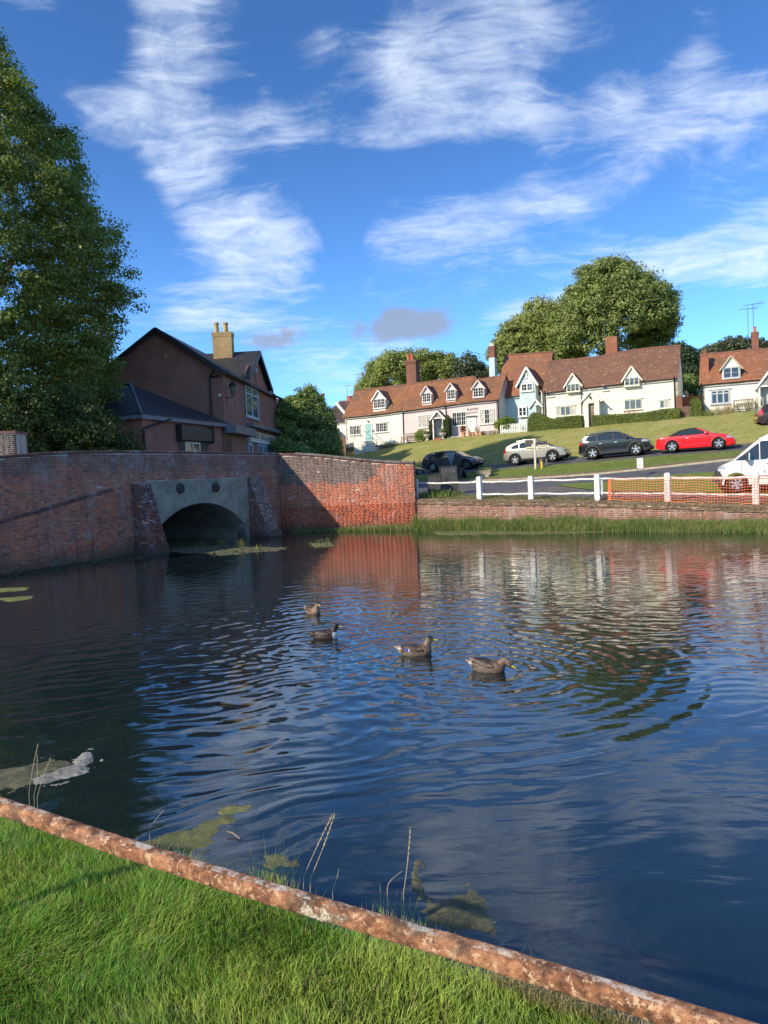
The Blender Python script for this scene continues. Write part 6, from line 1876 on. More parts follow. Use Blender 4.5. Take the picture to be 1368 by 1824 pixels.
vehicle('parked_car', 'glossy black sport utility car parked between the silver and the red car', 'car', 4.49, 1.84,
    [(-2.245, .65), (-2.2, .98), (-2.1, 1.25), (-1.9, 1.50), (-1.6, 1.60), (-.6, 1.67), (.2, 1.62), (.6, 1.47), (1.2, 1.11), (1.9, 1.0), (2.14, .86), (2.24, .55)],
    1.05, M_paint('glossy_black_paint', (.010, .011, .013), .2, 0, 1.0), (-1.34, 1.34), .36, [[(-1.82, 1.15), (-1.62, 1.42), (-1.05, 1.49), (-1.05, 1.12)], [(-1.0, 1.12), (-1.0, 1.50), (-.5, 1.54), (-.04, 1.54), (-.02, 1.11)], [(.04, 1.11), (.02, 1.54), (.32, 1.47), (1.02, 1.11)]], (.42, 1.24), (-2.18, -1.85), mt_rim, clad=.42, head=(1.72, .78, .92), tail=(-1.95, .92, 1.06), seams=(-.95, 0, 1.0), loc=l_, pitch=p_, heading=HD, handles=(-.8, .15), roofrail=(-1.6, .3), mirror=(.85, 1.12))
l_, p_ = place(1281, 802.2, 1.33, 1.79, HD, (-1.27, 1.33))
vehicle('parked_car', 'bright red convertible with a closed black soft top parked rightmost on the lane', 'car', 4.42, 1.79,
    [(-2.21, .55), (-2.16, .85), (-2.0, .95), (-1.5, .99), (-1.15, 1.14), (-.8, 1.31), (-.3, 1.39), (.1, 1.40), (.52, 1.24), (.98, 1.0), (1.7, .88), (2.08, .72), (2.2, .45)],
    .92, M_paint('bright_red_paint', (.62, .006, .012), .25, 0, 1.0), (-1.27, 1.33), .335, [[(-1.0, .98), (-.78, 1.19), (-.48, 1.26), (-.46, .97)], [(-.42, .97), (-.44, 1.27), (-.1, 1.31), (.14, 1.30), (.80, .98)]], (.12, 1.02), (-1.35, -1.0), mt_rim, head=(1.74, .62, .74), tail=(-1.9, .72, .86), softtop=(-1.45, .12, M_plain('black_soft_top', (.012, .012, .014), .85, 0, .1)), seams=(-.55, .85), loc=l_, pitch=p_, heading=HD, handles=(-.4,), mirror=(.65, 1.0), zb=.17, rc=.10)
g = P(1362, 790, 46.5); zc0 = drop(g.x, g.y)
vehicle('parked_car', 'dark hatchback mostly hidden behind the white van roof at the right edge', 'car', 4.1, 1.74,
    [(-2.05, .65), (-2.02, .98), (-1.9, 1.2), (-1.72, 1.48), (-1.3, 1.58), (-.6, 1.60), (.2, 1.55), (.6, 1.38), (1.2, .99), (1.8, .88), (1.98, .72), (2.05, .5)],
    .98, M_paint('dark_maroon_paint', (.045, .022, .024), .25, .3), (-1.25, 1.25), .32, [[(-1.7, 1.05), (-1.5, 1.38), (-1.0, 1.43), (-.95, 1.04)], [(-.9, 1.04), (-.92, 1.44), (-.5, 1.46), (.25, 1.42), (.98, 1.04)]], (.35, 1.22), (-1.98, -1.66), mt_rim, tail=(-1.8, .8, 1.2), seams=(-.9, 0), loc=Vector((g.x + 2.15, g.y + .8, zc0 + .10)), heading=HD + .2, handles=(-.8,))
g = P(702, 842, 54); zc0 = drop(g.x, g.y)
zroof = P(700, 818.5, 54.5).z
vehicle('parked_car', 'dark car with a glinting pale windscreen, only its roof showing above the brick wing wall', 'car', 4.3, 1.8,
    [(-2.15, .55), (-2.1, .9), (-1.9, 1.15), (-1.6, 1.32), (-1.1, 1.42), (-.4, 1.46), (.3, 1.40), (.7, 1.27), (1.3, .95), (1.9, .82), (2.05, .7), (2.15, .5)],
    .9, M_paint('dark_grey_blue_paint', (.05, .055, .06), .3, .4), (-1.25, 1.3), .33, [[(-1.6, .97), (-1.3, 1.22), (-.4, 1.33), (.35, 1.28), (1.0, .97)]], (.4, 1.32), (-2.0, -1.6), mt_rim, seams=(-.9, 0), loc=Vector((g.x, g.y, zroof - 1.5)), heading=HD)
# white van facing left
VH = math.atan2(.47, -.88)
l_, p_ = place(1312, 884.5, 1.80, 2.02, VH, (1.80, -1.6), side=1)
van = vehicle('white_van', 'white panel van with dark bumper nosing in from the right edge behind the orange netting', 'van', 5.4, 2.02,
    [(-2.7, 2.30), (-2.6, 2.46), (-.6, 2.50), (.25, 2.44), (.70, 2.33), (1.02, 2.16), (1.95, 1.32), (2.2, 1.20), (2.45, 1.08), (2.62, .86), (2.7, .5)],
    1.25, M_paint('white_van_paint', (.72, .72, .68), .3, 0, .6), (1.80, -1.6), .34, [[(1.84, 1.29), (1.38, 1.29), (1.36, 1.67), (1.5, 1.55)], [(1.33, 1.29), (.98, 1.30), (1.0, 1.95), (1.06, 1.92), (1.34, 1.69)], [(.93, 1.30), (.72, 1.32), (.60, 1.44), (.56, 2.0), (.62, 2.04), (.90, 2.03), (.95, 1.99)]], (1.0, 1.98), (-9, -8), mt_rim, head=(2.22, .92, 1.06), seams=(1.62, .5), tumble=.14, arch=.13, zb=.30, loc=l_, pitch=p_, heading=VH, handles=(.62,), mirror=(1.40, 1.46), rc=.2,
    bumper=[(2.30, .0), (2.30, .62), (2.42, .88), (2.8, .95), (2.8, 0)], spokes=6)
mb = MB()                                                          # black side rubbing strip and tall mirror
for sg in (1, -1):
    mb.box(-2.5, 1.3, sg * 1.0, sg * 1.03, .55, .66)
mb.build('side_moulding', mt_clad, van, local=True)
for sg in (1, -1):
    mb = MB(); mb.box(1.36, 1.44, sg * 1.10, sg * 1.30, 1.22, 1.62); mb.build('mirror_housing', mt_clad, van, local=True)
    mb = MB(); mb.box(1.30, 1.355, sg * 1.13, sg * 1.27, 1.27, 1.57); mb.build('mirror_glass', mt_chrome, van, local=True)
tx = text_mesh('lettering', 'K W H', mt_iron, Matrix(((-1, 0, 0, .62), (0, 0, 1, 1.012), (0, 1, 0, .80), (0, 0, 0, 1))), .13, None, extrude=.003)
tx.parent = van

# ---------------------------------------------------------------- street furniture
def verge_frame(px, py, d=(.88, -.47)):
    g = ground(px, py); return g, Plane((g.x, g.y), (g.x + d[0], g.y + d[1]))
mt_oldwhite = M_plain('weathered_white_timber', (.55, .50, .40), .8, 0, .25, 9, .004)
g, q = verge_frame(954, 835.5)
t = thing('fingerpost', 'weathered cream wooden fingerpost with four arms standing on the verge', 'signpost', g)
zt_ = q.uz(954, 781)[1]
mb = MB(); mb.fbox(q, -.06, .06, g.z - .1, zt_, .06, -.06); mb.fbox(q, -.08, .08, zt_ - .30, zt_ - .05, .08, -.08); mb.build('post', mt_oldwhite, t)
def arm(q, px0, px1, y0, y1, body, mat, o_):
    u0 = q.uz(px0, (y0 + y1) / 2, o_)[0]; u1 = q.uz(px1, (y0 + y1) / 2, o_)[0]; za = q.uz((px0 + px1) / 2, y1, o_)[1]; zb2 = q.uz((px0 + px1) / 2, y0, o_)[1]
    mb = MB(); mb.fbox(q, min(u0, u1), max(u0, u1), za, zb2, o_, o_ - .03); a_ = mb.build('arm', mat, t)
    n3 = Vector((q.n.x, q.n.y, 0))
    lines = body.split('|')
    for i, b_ in enumerate(lines):
        hh = (zb2 - za) / len(lines)
        tx = text_mesh('lettering', b_, mt_black, Matrix.Identity(4), 1, None, extrude=.01)
        xs = [v.co.x for v in tx.data.vertices]; ys = [v.co.y for v in tx.data.vertices]
        sx = (max(u0, u1) - min(u0, u1)) * .82 / (max(xs) - min(xs)); sy = hh * .62 / (max(ys) - min(ys))
        tx.data.transform(facade_matrix(q, (u0 + u1) / 2, zb2 - hh * (i + .5), o_ + .004) @ Matrix.Diagonal((sx, sy, 1, 1)) @ Matrix.Translation((-(max(xs) + min(xs)) / 2, -(max(ys) + min(ys)) / 2, 0)))
        tx.data.transform(Matrix.Translation(-t.location)); tx.parent = a_
mt_armdark = M_plain('dark_weathered_board', (.10, .085, .08), .8, 0, .3, 9)
arm(q, 935, 952.5, 784.5, 791.5, 'Sampford', mt_armdark, -.02); arm(q, 956, 974, 785.5, 792.5, 'Wethersfield', mt_armdark, -.02)
arm(q, 937, 952.5, 795.5, 802, 'Steeple', M_plain('cream_sign_board', (.62, .55, .38), .6, 0, .15), .09); arm(q, 956.5, 973, 792.8, 800.5, 'Cornish|Hall End', bpy.data.materials['cream_sign_board'], .09)
g, q = verge_frame(965, 834.5)
t = thing('marker_post', 'small yellow marker post beside the fingerpost', 'post', g); zt_ = q.uz(964, 822)[1]
mb = MB(); mb.fbox(q, -.055, .055, g.z - .05, zt_, .03, -.03); mb.build('post', M_plain('yellow_plastic', (.62, .38, .04), .5, 0, .1), t)
g, q = verge_frame(968, 831)
t = thing('low_noticeboard', 'low dark wooden board on legs behind the yellow marker post', 'noticeboard', g); z1 = q.uz(966, 817)[1]; z0 = q.uz(966, 825)[1]
mb = MB(); mb.fbox(q, -.28, .28, z0, z1, .02, -.02); mb.build('board', mt_armdark, t)
for s_ in (-.26, .26): mb = MB(); mb.fbox(q, s_ - .03, s_ + .03, g.z - .1, z1, .02, -.05); mb.build('leg', mt_armdark, t)
# stone trough
g, q = verge_frame(866, 850)
t = thing('stone_trough', 'rectangular stone trough planter on two blocks at the road edge', 'planter', g)
u0 = q.uz(848, 842)[0]; u1 = q.uz(874, 842)[0]; z1 = q.uz(864, 838)[1]; z0 = q.uz(864, 846.2)[1]
mb = MB(); mb.hexa([q.pt(u0 + .08, z0, -.02), q.pt(u1 - .05, z0, -.02), q.pt(u1 - .05, z0, -.58), q.pt(u0 + .08, z0, -.58), q.pt(u0, z1 - .06, 0), q.pt(u1, z1 - .06, 0), q.pt(u1, z1 - .06, -.6), q.pt(u0, z1 - .06, -.6)]); mb.fbox(q, u0 - .03, u1 + .03, z1 - .058, z1, .03, -.03); mb.fbox(q, u0 - .03, u1 + .03, z1 - .058, z1, -.57, -.63); mb.fbox(q, u0 - .03, u0 + .03, z1 - .058, z1, -.031, -.569); mb.fbox(q, u1 - .03, u1 + .03, z1 - .058, z1, -.031, -.569)
mb.build('trough', mt_stone, t)
for s_ in (u0 + .2, u1 - .45): mb = MB(); mb.fbox(q, s_, s_ + .28, g.z - .1, z0 - .002, -.05, -.5); mb.build('block', mt_stone_pale, t)
TROUGH = (q, u0, u1, z1)
# chalkboards
mt_chalk = M_plain('chalkboard', (.030, .032, .031), .6, 0, .35, 3)
mt_chalkline = M_plain('chalk', (.11, .12, .12), .9, 0, .3, 9)
def aboard(px0, px1, ytop, ybot, label, lean, body=None, d=(1, -.12), frame=mt_chalk):
    g = ground((px0 + px1) / 2, ybot); q = Plane((g.x, g.y), (g.x + d[0], g.y + d[1]))
    t = thing('chalkboard_sign', label, 'chalkboard', g)
    u0 = q.uz(px0, (ytop + ybot) / 2)[0]; u1 = q.uz(px1, (ytop + ybot) / 2)[0]; z1 = q.uz((px0 + px1) / 2, ytop, -.15)[1]
    for k, o_ in enumerate((0, -.5)):
        mb = MB(); w2 = .025
        f = lambda u, tt, e: q.pt(u, g.z + (z1 - g.z) * tt, (o_ + (-.23 - o_) * tt) + e)
        mb.hexa([f(u0 + lean, 0, .012), f(u1 + lean, 0, .012), f(u1 + lean, 0, -.012), f(u0 + lean, 0, -.012), f(u0, 1, .012), f(u1, 1, .012), f(u1, 1, -.012), f(u0, 1, -.012)])
        b_ = mb.build('board', mt_chalk, t)
        mb = MB()
        for (ua, ta, ub, tb) in ((u0 + lean, 0, u0, 1), (u1 + lean, 0, u1, 1), (u0, .985, u1, .985), (u0 + lean, .1, u1 + lean, .1)): mb.bar(f(ua, ta, .015), f(ub, tb, .015), .04, .05)
        mb.build('frame', frame, b_)
    if body:
        n3 = (q.pt(0, 0, 1) - q.pt(0, 0, 0)); up = (f(0, 1, 0) - f(0, 0, 0)).normalized(); 
        up = (q.pt(0, z1, -.23) - q.pt(0, g.z, 0)).normalized(); dd = Vector((q.d.x, q.d.y, 0)); nn_ = dd.cross(up)
        def chalk(txt, uu, tt, wid, hei, name='chalk_lettering'):
            tx = text_mesh(name, txt, mt_chalkline, Matrix.Identity(4), 1, None, extrude=.001)
            xs = [v.co.x for v in tx.data.vertices]; ys = [v.co.y for v in tx.data.vertices]
            c = q.pt(uu, g.z + (z1 - g.z) * tt, -.23 * tt + .020)
            mm = Matrix(((dd.x, up.x, nn_.x, c.x), (dd.y, up.y, nn_.y, c.y), (dd.z, up.z, nn_.z, c.z), (0, 0, 0, 1)))
            tx.data.transform(mm @ Matrix.Diagonal((wid / (max(xs) - min(xs)), hei / (max(ys) - min(ys)), 1, 1)) @ Matrix.Translation((-(max(xs) + min(xs)) / 2, -(max(ys) + min(ys)) / 2, 0)))
            tx.data.transform(Matrix.Translation(-t.location)); tx.parent = t
        W_ = u1 - u0
        chalk(body, (u0 + u1) / 2 + .02, .84, W_ * .78, (z1 - g.z) * .15)
        mb = MB()
        def cp(a, b): return q.pt(u0 + W_ * a, g.z + (z1 - g.z) * b, -.23 * b + .018)
        cup = [(.22, .42), (.25, .56), (.38, .64), (.55, .62), (.62, .50), (.85, .48), (.95, .42)]
        for i in range(len(cup) - 1): mb.bar(cp(*cup[i]), cp(*cup[i + 1]), .05, .004)
        for k in range(9):
            a = k / 8 * math.pi * 2; b = (k + 1) / 8 * math.pi * 2
            mb.bar(cp(.42 + .12 * math.cos(a), .50 + .07 * math.sin(a)), cp(.42 + .12 * math.cos(b), .50 + .07 * math.sin(b)), .05, .004)
        for k in range(6): mb.bar(cp(.24, .43 + .02 * k), cp(.34 + .03 * k, .45 + .025 * k), .045, .004)
        mb.build('chalk_drawing', mt_chalkline, t)
    return t
aboard(783.5, 813.5, 830.5, 881, 'large open chalkboard with OPEN and a chalk drawing, standing behind the white rail', .06, 'OPEN')
aboard(761, 786, 847, 880.5, 'smaller blank dark chalkboard left of the large OPEN board', .05)
aboard(813, 820, 834, 852.5, 'narrow black folding board seen side on behind the large chalkboard', .03, d=(.25, -1))
# give-way sign seen from behind
g = ground(806, 858); q = Plane((g.x, g.y), (g.x + 1, g.y - .1))
t = thing('give_way_sign', 'grey back of an inverted triangular road sign on a pole behind the chalkboard', 'road sign', g)
mb = MB(); zt_ = q.uz(804, 803)[1]; mb.tube([q.pt(0, g.z - .1, -.05), q.pt(-.05, zt_ + .02, -.05)], .04, 10); mb.build('pole', mt_greymetal, t)
ul = q.uz(792, 805)[0]; ur = q.uz(813, 805)[0]; zl = q.uz(803, 827)[1]; um = (ul + ur) / 2
a = [q.pt(ul, zt_, 0), q.pt(ul + .04, zt_ - .10, 0), q.pt(um, zl, 0), q.pt(ur - .04, zt_ - .10, 0), q.pt(ur, zt_, 0)]; b = [p - Vector((q.n.x, q.n.y, 0)) * .012 for p in a]
mb = MB(); mb.poly(a); mb.poly(list(reversed(b)))
for i in range(5): mb.quad(a[i], a[(i + 1) % 5], b[(i + 1) % 5], b[i])
mb.build('sign_plate', M_plain('grey_sign_back', (.15, .18, .18), .4, .4, .08), t)
mb = MB(); mb.fbox(q, um - .06, um + .06, zl + .28, zl + .36, .03, -.06); mb.fbox(q, ul + .05, ur - .05, zt_ - .1, zt_ - .05, .02, -.03); mb.build('bracket', mt_black, t)
# paper notice on wire legs
g = ground(1141, 849.5); q = Plane((g.x, g.y), (g.x + 1, g.y - .3))
t = thing('paper_notice', 'small white printed notice on thin wire legs at the far road edge', 'notice', g)
u0 = q.uz(1134.5, 825)[0]; u1 = q.uz(1145.5, 825)[0]; z1 = q.uz(1140, 816)[1]; z0 = q.uz(1140, 834)[1]
mb = MB(); mb.fbox(q, u0, u1, z0, z1, .02, 0); pn = mb.build('sheet', mt_wood_white, t)
mb = MB()
for k in range(9): mb.fbox(q, u0 + .04, u1 - .04 - .05 * (k % 3), z1 - .08 - k * .05, z1 - .066 - k * .05, .0205, .023)
mb.build('print', M_plain('grey_print', (.35, .32, .34), .9), pn)
for u in (u0 + .01, u1 - .01): mb = MB(); mb.fbox(q, u - .008, u + .008, g.z - .1, z0, .012, -.004); mb.build('leg', mt_iron, t)
# ---------------------------------------------------------------- white post and rail fence with orange netting
fpx = [743, 855, 947, 1065, 1190, 1347, 1560]
ftop = [853, 849, 848, 845.5, 842.5, 841, 838]
fbot = [882, 890, 892.5, 893.5, 897.5, 904.5, 914]
fd = [35.7, 33.4, 32.1, 30.6, 28.9, 27.1, 25]
mt_postwhite = M_plain('flaking_white_post', (.66, .65, .60), .75, 0, .28, 9, .006)
fence = thing('post_and_rail_fence', 'white post and rail fence on top of the low far bank wall', 'fence', P(743, 882, 35.7))
posts = []
for i in range(len(fpx)):
    a = P(fpx[i], fbot[i], fd[i]); b = P(fpx[i], ftop[i], fd[i]); posts.append((a, b))
for i, (a, b) in enumerate(posts):
    nx = posts[min(i + 1, len(posts) - 1)][0] - posts[max(i - 1, 0)][0]; d = Vector((nx.x, nx.y, 0)).normalized()
    q = Plane((a.x, a.y), (a.x + d.x, a.y + d.y)); hw = (.05 if i == 0 else .11)
    mb = MB(); lean = random.uniform(-.01, .01)
    mb.hexa([q.pt(-hw, a.z - .2, hw), q.pt(hw, a.z - .2, hw), q.pt(hw, a.z - .2, -hw), q.pt(-hw, a.z - .2, -hw), q.pt(-hw + lean, b.z - .05, hw), q.pt(hw + lean, b.z - .05, hw), q.pt(hw + lean, b.z - .05, -hw), q.pt(-hw + lean, b.z - .05, -hw)])
    mb.hexa([q.pt(-hw + lean, b.z - .05, hw), q.pt(hw + lean, b.z - .05, hw), q.pt(hw + lean, b.z - .05, -hw), q.pt(-hw + lean, b.z - .05, -hw), q.pt(-hw * .6 + lean, b.z + .01, hw * .6), q.pt(hw * .6 + lean, b.z + .01, hw * .6), q.pt(hw * .6 + lean, b.z + .01, -hw * .6), q.pt(-hw * .6 + lean, b.z + .01, -hw * .6)])
    mb.build('post', mt_postwhite, fence)
rail_y = [(860.7, None), (858.5, 880.2), (856, 879.3), (852.8, 878), (851.2, 878.6), (850, 881), (849, 886)]
for i in range(len(fpx) - 1):
    for k in (0, 1):
        ya, yb = rail_y[i][k], rail_y[i + 1][k]
        if ya is None: continue
        a = P(fpx[i], ya, fd[i]); b = P(fpx[i + 1], yb, fd[i + 1]); pts = []
        for j in range(9):
            p = a.lerp(b, j / 8); p.z += .014 * math.sin(j * 1.7 + i * 2 + k) - .02 * math.sin(math.pi * j / 8); pts.append(p)
        mb = MB(); mb.tube(pts, .042, 8); mb.build('rail', mt_postwhite, fence)
mt_net = M_plain('orange_plastic_net', (.82, .21, .09), .5, 0, .1)
netting = thing('barrier_netting', 'orange plastic barrier netting hung along the right half of the white fence', 'netting', P(1083, 893, 30.2))
npath = [(1083, 30.2, 853, 891.5), (1190, 28.7, 850.5, 893.5), (1347, 26.9, 848, 900), (1560, 24.8, 846, 912)]
def netp(s_, t_):
    px = 1083 + s_ * (1560 - 1083); d = float(np.interp(px, [n_[0] for n_ in npath], [n_[1] for n_ in npath])); yt = float(np.interp(px, [n_[0] for n_ in npath], [n_[2] for n_ in npath])); yb = float(np.interp(px, [n_[0] for n_ in npath], [n_[3] for n_ in npath]))
    sag = 1.3 * math.sin(px * .055) + .9 * math.sin(px * .13 + 1)
    y = yt + sag * .5 + (yb + sag - yt) * t_
    wob = .05 * mnoise.noise(Vector((px * .05, t_ * 3, 0)))
    return P(px + 1.2 * mnoise.noise(Vector((px * .08, t_ * 4, 2))), y, d - .13 + wob)
mb = MB(); NS, NT_ = 88, 10
for j in range(NT_ + 1):
    th = .020 if j in (0, NT_) else .012
    for i in range(NS): mb.bar(netp(i / NS, j / NT_), netp((i + 1) / NS, j / NT_), .008, th)
for i in range(NS + 1):
    for j in range(NT_): mb.bar(netp(i / NS, j / NT_), netp(i / NS, (j + 1) / NT_), .011, .006)
mb.build('mesh', mt_net, netting, fix=False, uv=False)
mb = MB()
for k in range(6):
    p = netp(.002 + k * .0016, 0); r_ = netp(.002 + k * .0016, 1.0); mb.bar(p, r_, .012, .012)
mb.build('gathered_end', mt_net, netting, uv=False)
g = P(1071, 876.5, 32.5); t = thing('short_post', 'short white post just behind the third large fence post', 'post', g); gt_ = P(1071, 854, 32.5)
mb = MB(); mb.box(g.x - .06, g.x + .06, g.y - .06, g.y + .06, g.z - .2, gt_.z); mb.build('post', mt_postwhite, t)
# ---------------------------------------------------------------- ducks
def duck(label, loc, heading, pal, head_down=False, scale=1.0, group=None, spec=False):
    root = thing('duck', label, 'duck', loc); root.rotation_euler = (0, 0, heading)
    bm = bmesh.new()
    def ell(c, r, rot=0.0, seg=18):
        m_ = Matrix.Translation(c) @ Matrix.Rotation(rot, 4, 'Y') @ Matrix.Diagonal((*r, 1))
        bmesh.ops.create_uvsphere(bm, u_segments=seg, v_segments=12, radius=1.0, matrix=m_)
    S = scale
    ell((0, 0, .050), (.205, .105, .088)); ell((.085, 0, .058), (.125, .098, .092)); ell((-.06, 0, .075), (.18, .088, .075), .08)
    for i in range(7):
        t = i / 6; ell((-.17 - .10 * t, 0, .095 + .035 * t), (.06 * (1 - t) + .022, .060 * (1 - t) + .020, .034 * (1 - t) + .008), .3)
    if head_down: neck = [(.15, 0, .10), (.185, 0, .135), (.215, 0, .145), (.24, 0, .135)]; hd = (.255, 0, .128); hr = .55
    else: neck = [(.125, 0, .10), (.148, 0, .135), (.158, 0, .165), (.168, 0, .19)]; hd = (.184, 0, .208); hr = .10
    for i in range(len(neck) - 1):
        for k in range(4):
            p = Vector(neck[i]).lerp(Vector(neck[i + 1]), k / 4); r_ = .060 - .020 * (i + k / 4) / 3
            ell(p, (r_, r_ * .9, r_), 0, 12)
    ell(hd, (.056, .040, .041), hr); ell((hd[0] - .010, 0, hd[2] + .010), (.043, .039, .040))
    me = bpy.data.meshes.new('body'); bm.to_mesh(me); bm.free()
    o = bpy.data.objects.new('body', me); COL.objects.link(o)
    rm = o.modifiers.new('r', 'REMESH'); rm.mode = 'VOXEL'; rm.voxel_size = .0065
    sm = o.modifiers.new('s', 'SMOOTH'); sm.iterations = 5; sm.factor = .5
    dg = bpy.context.evaluated_depsgraph_get(); dg.update()
    m2 = bpy.data.meshes.new_from_object(o.evaluated_get(dg)); o.modifiers.clear(); o.data = m2; m2.name = 'body'
    ca = m2.color_attributes.new('plumage', 'FLOAT_COLOR', 'POINT')
    n = len(m2.vertices); co = np.empty(n * 3); m2.vertices.foreach_get('co', co); co = co.reshape(-1, 3)
    cols = np.zeros((n, 4)); cols[:, 3] = 1
    for i in range(n):
        x, y, z = co[i]; nz = mnoise.noise(Vector((x * 55, y * 55, z * 55))); nz2 = mnoise.noise(Vector((x * 28, y * 28 + 4, z * 40)))
        scal = math.sin(x * 190 + 3 * math.sin(z * 140)) * math.sin(z * 230 + x * 40)
        c = pal(x, abs(y), z, nz, nz2, scal)
        cols[i, :3] = c
    ca.data.foreach_set('color', cols.ravel())
    m2.polygons.foreach_set('use_smooth', [True] * len(m2.polygons))
    m2.materials.clear(); m2.materials.append(mt_plumage)
    o.parent = root
    # bill
    mb = MB(); hx, _, hz = hd; dn = -.55 if head_down else -.06
    f = Vector((math.cos(dn), 0, math.sin(dn))); up = Vector((-f.z, 0, f.x)); base = Vector(hd) + f * .040 - up * .008
    rows = []
    for (d_, w_, h_) in ((0, .020, .020), (.022, .017, .013), (.046, .019, .008), (.068, .018, .006), (.078, .008, .003)):
        rows.append([base + f * d_ + Vector((0, 1, 0)) * w_ * math.cos(a) + up * h_ * math.sin(a) for a in [2 * math.pi * k / 10 for k in range(11)]])
    mb.grid(rows); mb.build('bill', mt_bill, root, local=True, smooth=True)
    for sg in (1, -1):
        mb = MB(); mb.lathe(Vector(hd) + Vector((.012, sg * .034, .012)), [(.007, 0), (.006, .005), (.001, .007)], 8, Vector((0, sg, 0))); mb.build('eye', mt_eye, root, local=True)
    # folded wings
    for sg in (1, -1):
        mb = MB(); rows = []
        for i in range(9):
            t = i / 8; x = .09 - .33 * t; hgt = .058 * math.sin(math.pi * min(1, t * .9 + .12)) + .006; zc = .098 + .022 * t + (.045 * t * t if head_down else 0)
            yc = .098 * (1 - t ** 2.2) + .012
            rows.append([Vector((x, sg * (yc * (1 - .35 * (k / 5) ** 2) + .006 * math.sin(math.pi * k / 5)), zc - hgt * .55 + hgt * 1.15 * k / 5)) for k in range(6)])
        mb.grid(rows); w_ = mb.build('wing', mt_plumage, root, local=True, smooth=True, fix=True)
        ca = w_.data.color_attributes.new('plumage', 'FLOAT_COLOR', 'POINT')
        for v in w_.data.vertices:
            x, y, z = v.co; nz = mnoise.noise(Vector((x * 55, y * 55, z * 55))); ca.data[v.index].color = (*pal(x, abs(y), z, nz, nz, math.sin(x * 150) * math.sin(z * 160), True), 1)
        s_ = w_.modifiers.new('s', 'SOLIDIFY'); s_.thickness = .006
        if spec:                                                   # blue wing patch between white bars
            for (xa, xb, mm_) in ((-.075, -.086, mt_wbar), (-.087, -.150, mt_spec), (-.151, -.162, mt_wbar)):
                mb = MB(); rw = []
                for i in range(5):
                    x = xa + (xb - xa) * i / 4; t = (.09 - x) / .33; hgt = .058 * math.sin(math.pi * min(1, t * .9 + .12)) + .006; zc = .098 + .022 * t; yc = .098 * (1 - t ** 2.2) + .012
                    rw.append([Vector((x - .012 * k / 3, sg * (yc + .012 - .01 * k / 3), zc - hgt * .62 + hgt * .62 * k / 3)) for k in range(4)])
                mb.grid(rw); mb.build('wing_patch', mm_, w_, local=True, smooth=True, fix=False)
        s2 = w_.modifiers.new('u', 'SUBSURF'); s2.levels = 1; s2.render_levels = 1
    root.scale = (S, S, S)
    return root
mt_spec = M_plain('blue_speculum', (.012, .03, .30), .35, 0, .2, 60); mt_wbar = M_plain('white_wing_bar', (.62, .60, .55), .6, 0, .1)
mt_plumage, n_, bs_ = newmat('plumage')
at_ = n_.new('ShaderNodeVertexColor'); at_.layer_name = 'plumage'
ob_ = n_.new('ShaderNodeTexCoord').outputs['Object']
sc_ = n_.voro(n_.mapping(ob_, sc=(60, 60, 95)), 1.0)
k_ = n_.ramp(sc_, .15, .65, 1.25, .62)
n_.link(n_.mix(1.0, at_.outputs[0], n_.comb(k_, k_, k_), 'MULTIPLY'), bs_.inputs['Base Color']); bs_.inputs['Roughness'].default_value = .55
bump(n_, bs_, sc_, .5, .004)
mt_bill = M_plain('yellow_bill', (.52, .40, .05), .4, 0, .15, 60); mt_eye = M_glass('dark_eye', (.005, .004, .004), .05)
def mixc(a, b, t): t = max(0, min(1, t)); return tuple(a[i] * (1 - t) + b[i] * t for i in range(3))
def pal_hen(tone, speculum):
    dark, mid, pale = (.022, .014, .011), (.13 * tone, .08 * tone, .05 * tone), (.30 * tone, .20 * tone, .12 * tone)
    def f(x, y, z, nz, nz2, sc, wing=False):
        k = .5 + .5 * math.sin(x * 120 + 5 * nz2) * math.sin(z * 170 + 3 * nz)
        base = mixc(dark, pale, k * .9) if k < .75 else pale
        base = mixc(base, mid, .35)
        if wing or (z > .115 and x < .1): base = mixc(mixc(dark, mid, .35), pale, max(0, k - .72) * 3)
        if x > .07 and not wing: base = mixc(base, mixc(mid, pale, .35 + nz * .5), .75)
        if x < -.19: base = mixc(base, (.55, .50, .44), .55 + nz)
        if z < .05 and x < .1 and not wing: base = mixc(base, (.28, .24, .20), .4)
        if z > .165 or x > .225: base = mixc((.23 * tone, .17 * tone, .12 * tone), dark, .15 + nz * .6)
        if z > .228: base = dark
        if abs(z - .215) < .006 and x > .17: base = mixc(base, dark, .85)
        if speculum and wing and -.17 < x < -.085 and z < .115: base = (.012, .03, .30)
        if speculum and wing and (-.085 <= x < -.068 or -.188 < x <= -.17) and z < .125: base = (.7, .68, .62)
        return base
    return f
def pal_dark(x, y, z, nz, nz2, sc, wing=False):
    base = mixc((.035, .020, .016), (.060, .036, .028), .5 + nz)
    if z > .15: base = (.014, .011, .011)
    if not wing and x > .135 and .0 < z < .118: base = (.66, .64, .60)
    return base
angs = (R(-52), R(-4), R(-3), R(-24))
duck('small warm brown female duck farthest away, turned towards the camera', duck_w[0] + Vector((0, 0, -.012)), angs[0], pal_hen(1.35, False), scale=1.0)
duck('dark chocolate duck with a white breast patch, second farthest', duck_w[1] + Vector((0, 0, -.012)), angs[1], pal_dark, scale=1.02)
duck('brown duck with a blue wing patch and a raised head with yellow bill', duck_w[2] + Vector((0, 0, -.012)), angs[2], pal_hen(.95, False), scale=1.12, spec=True)
duck('brown speckled duck nearest the camera dipping its yellow bill into the water', duck_w[3] + Vector((0, 0, -.012)), angs[3], pal_hen(.8, False), head_down=True, scale=1.08)

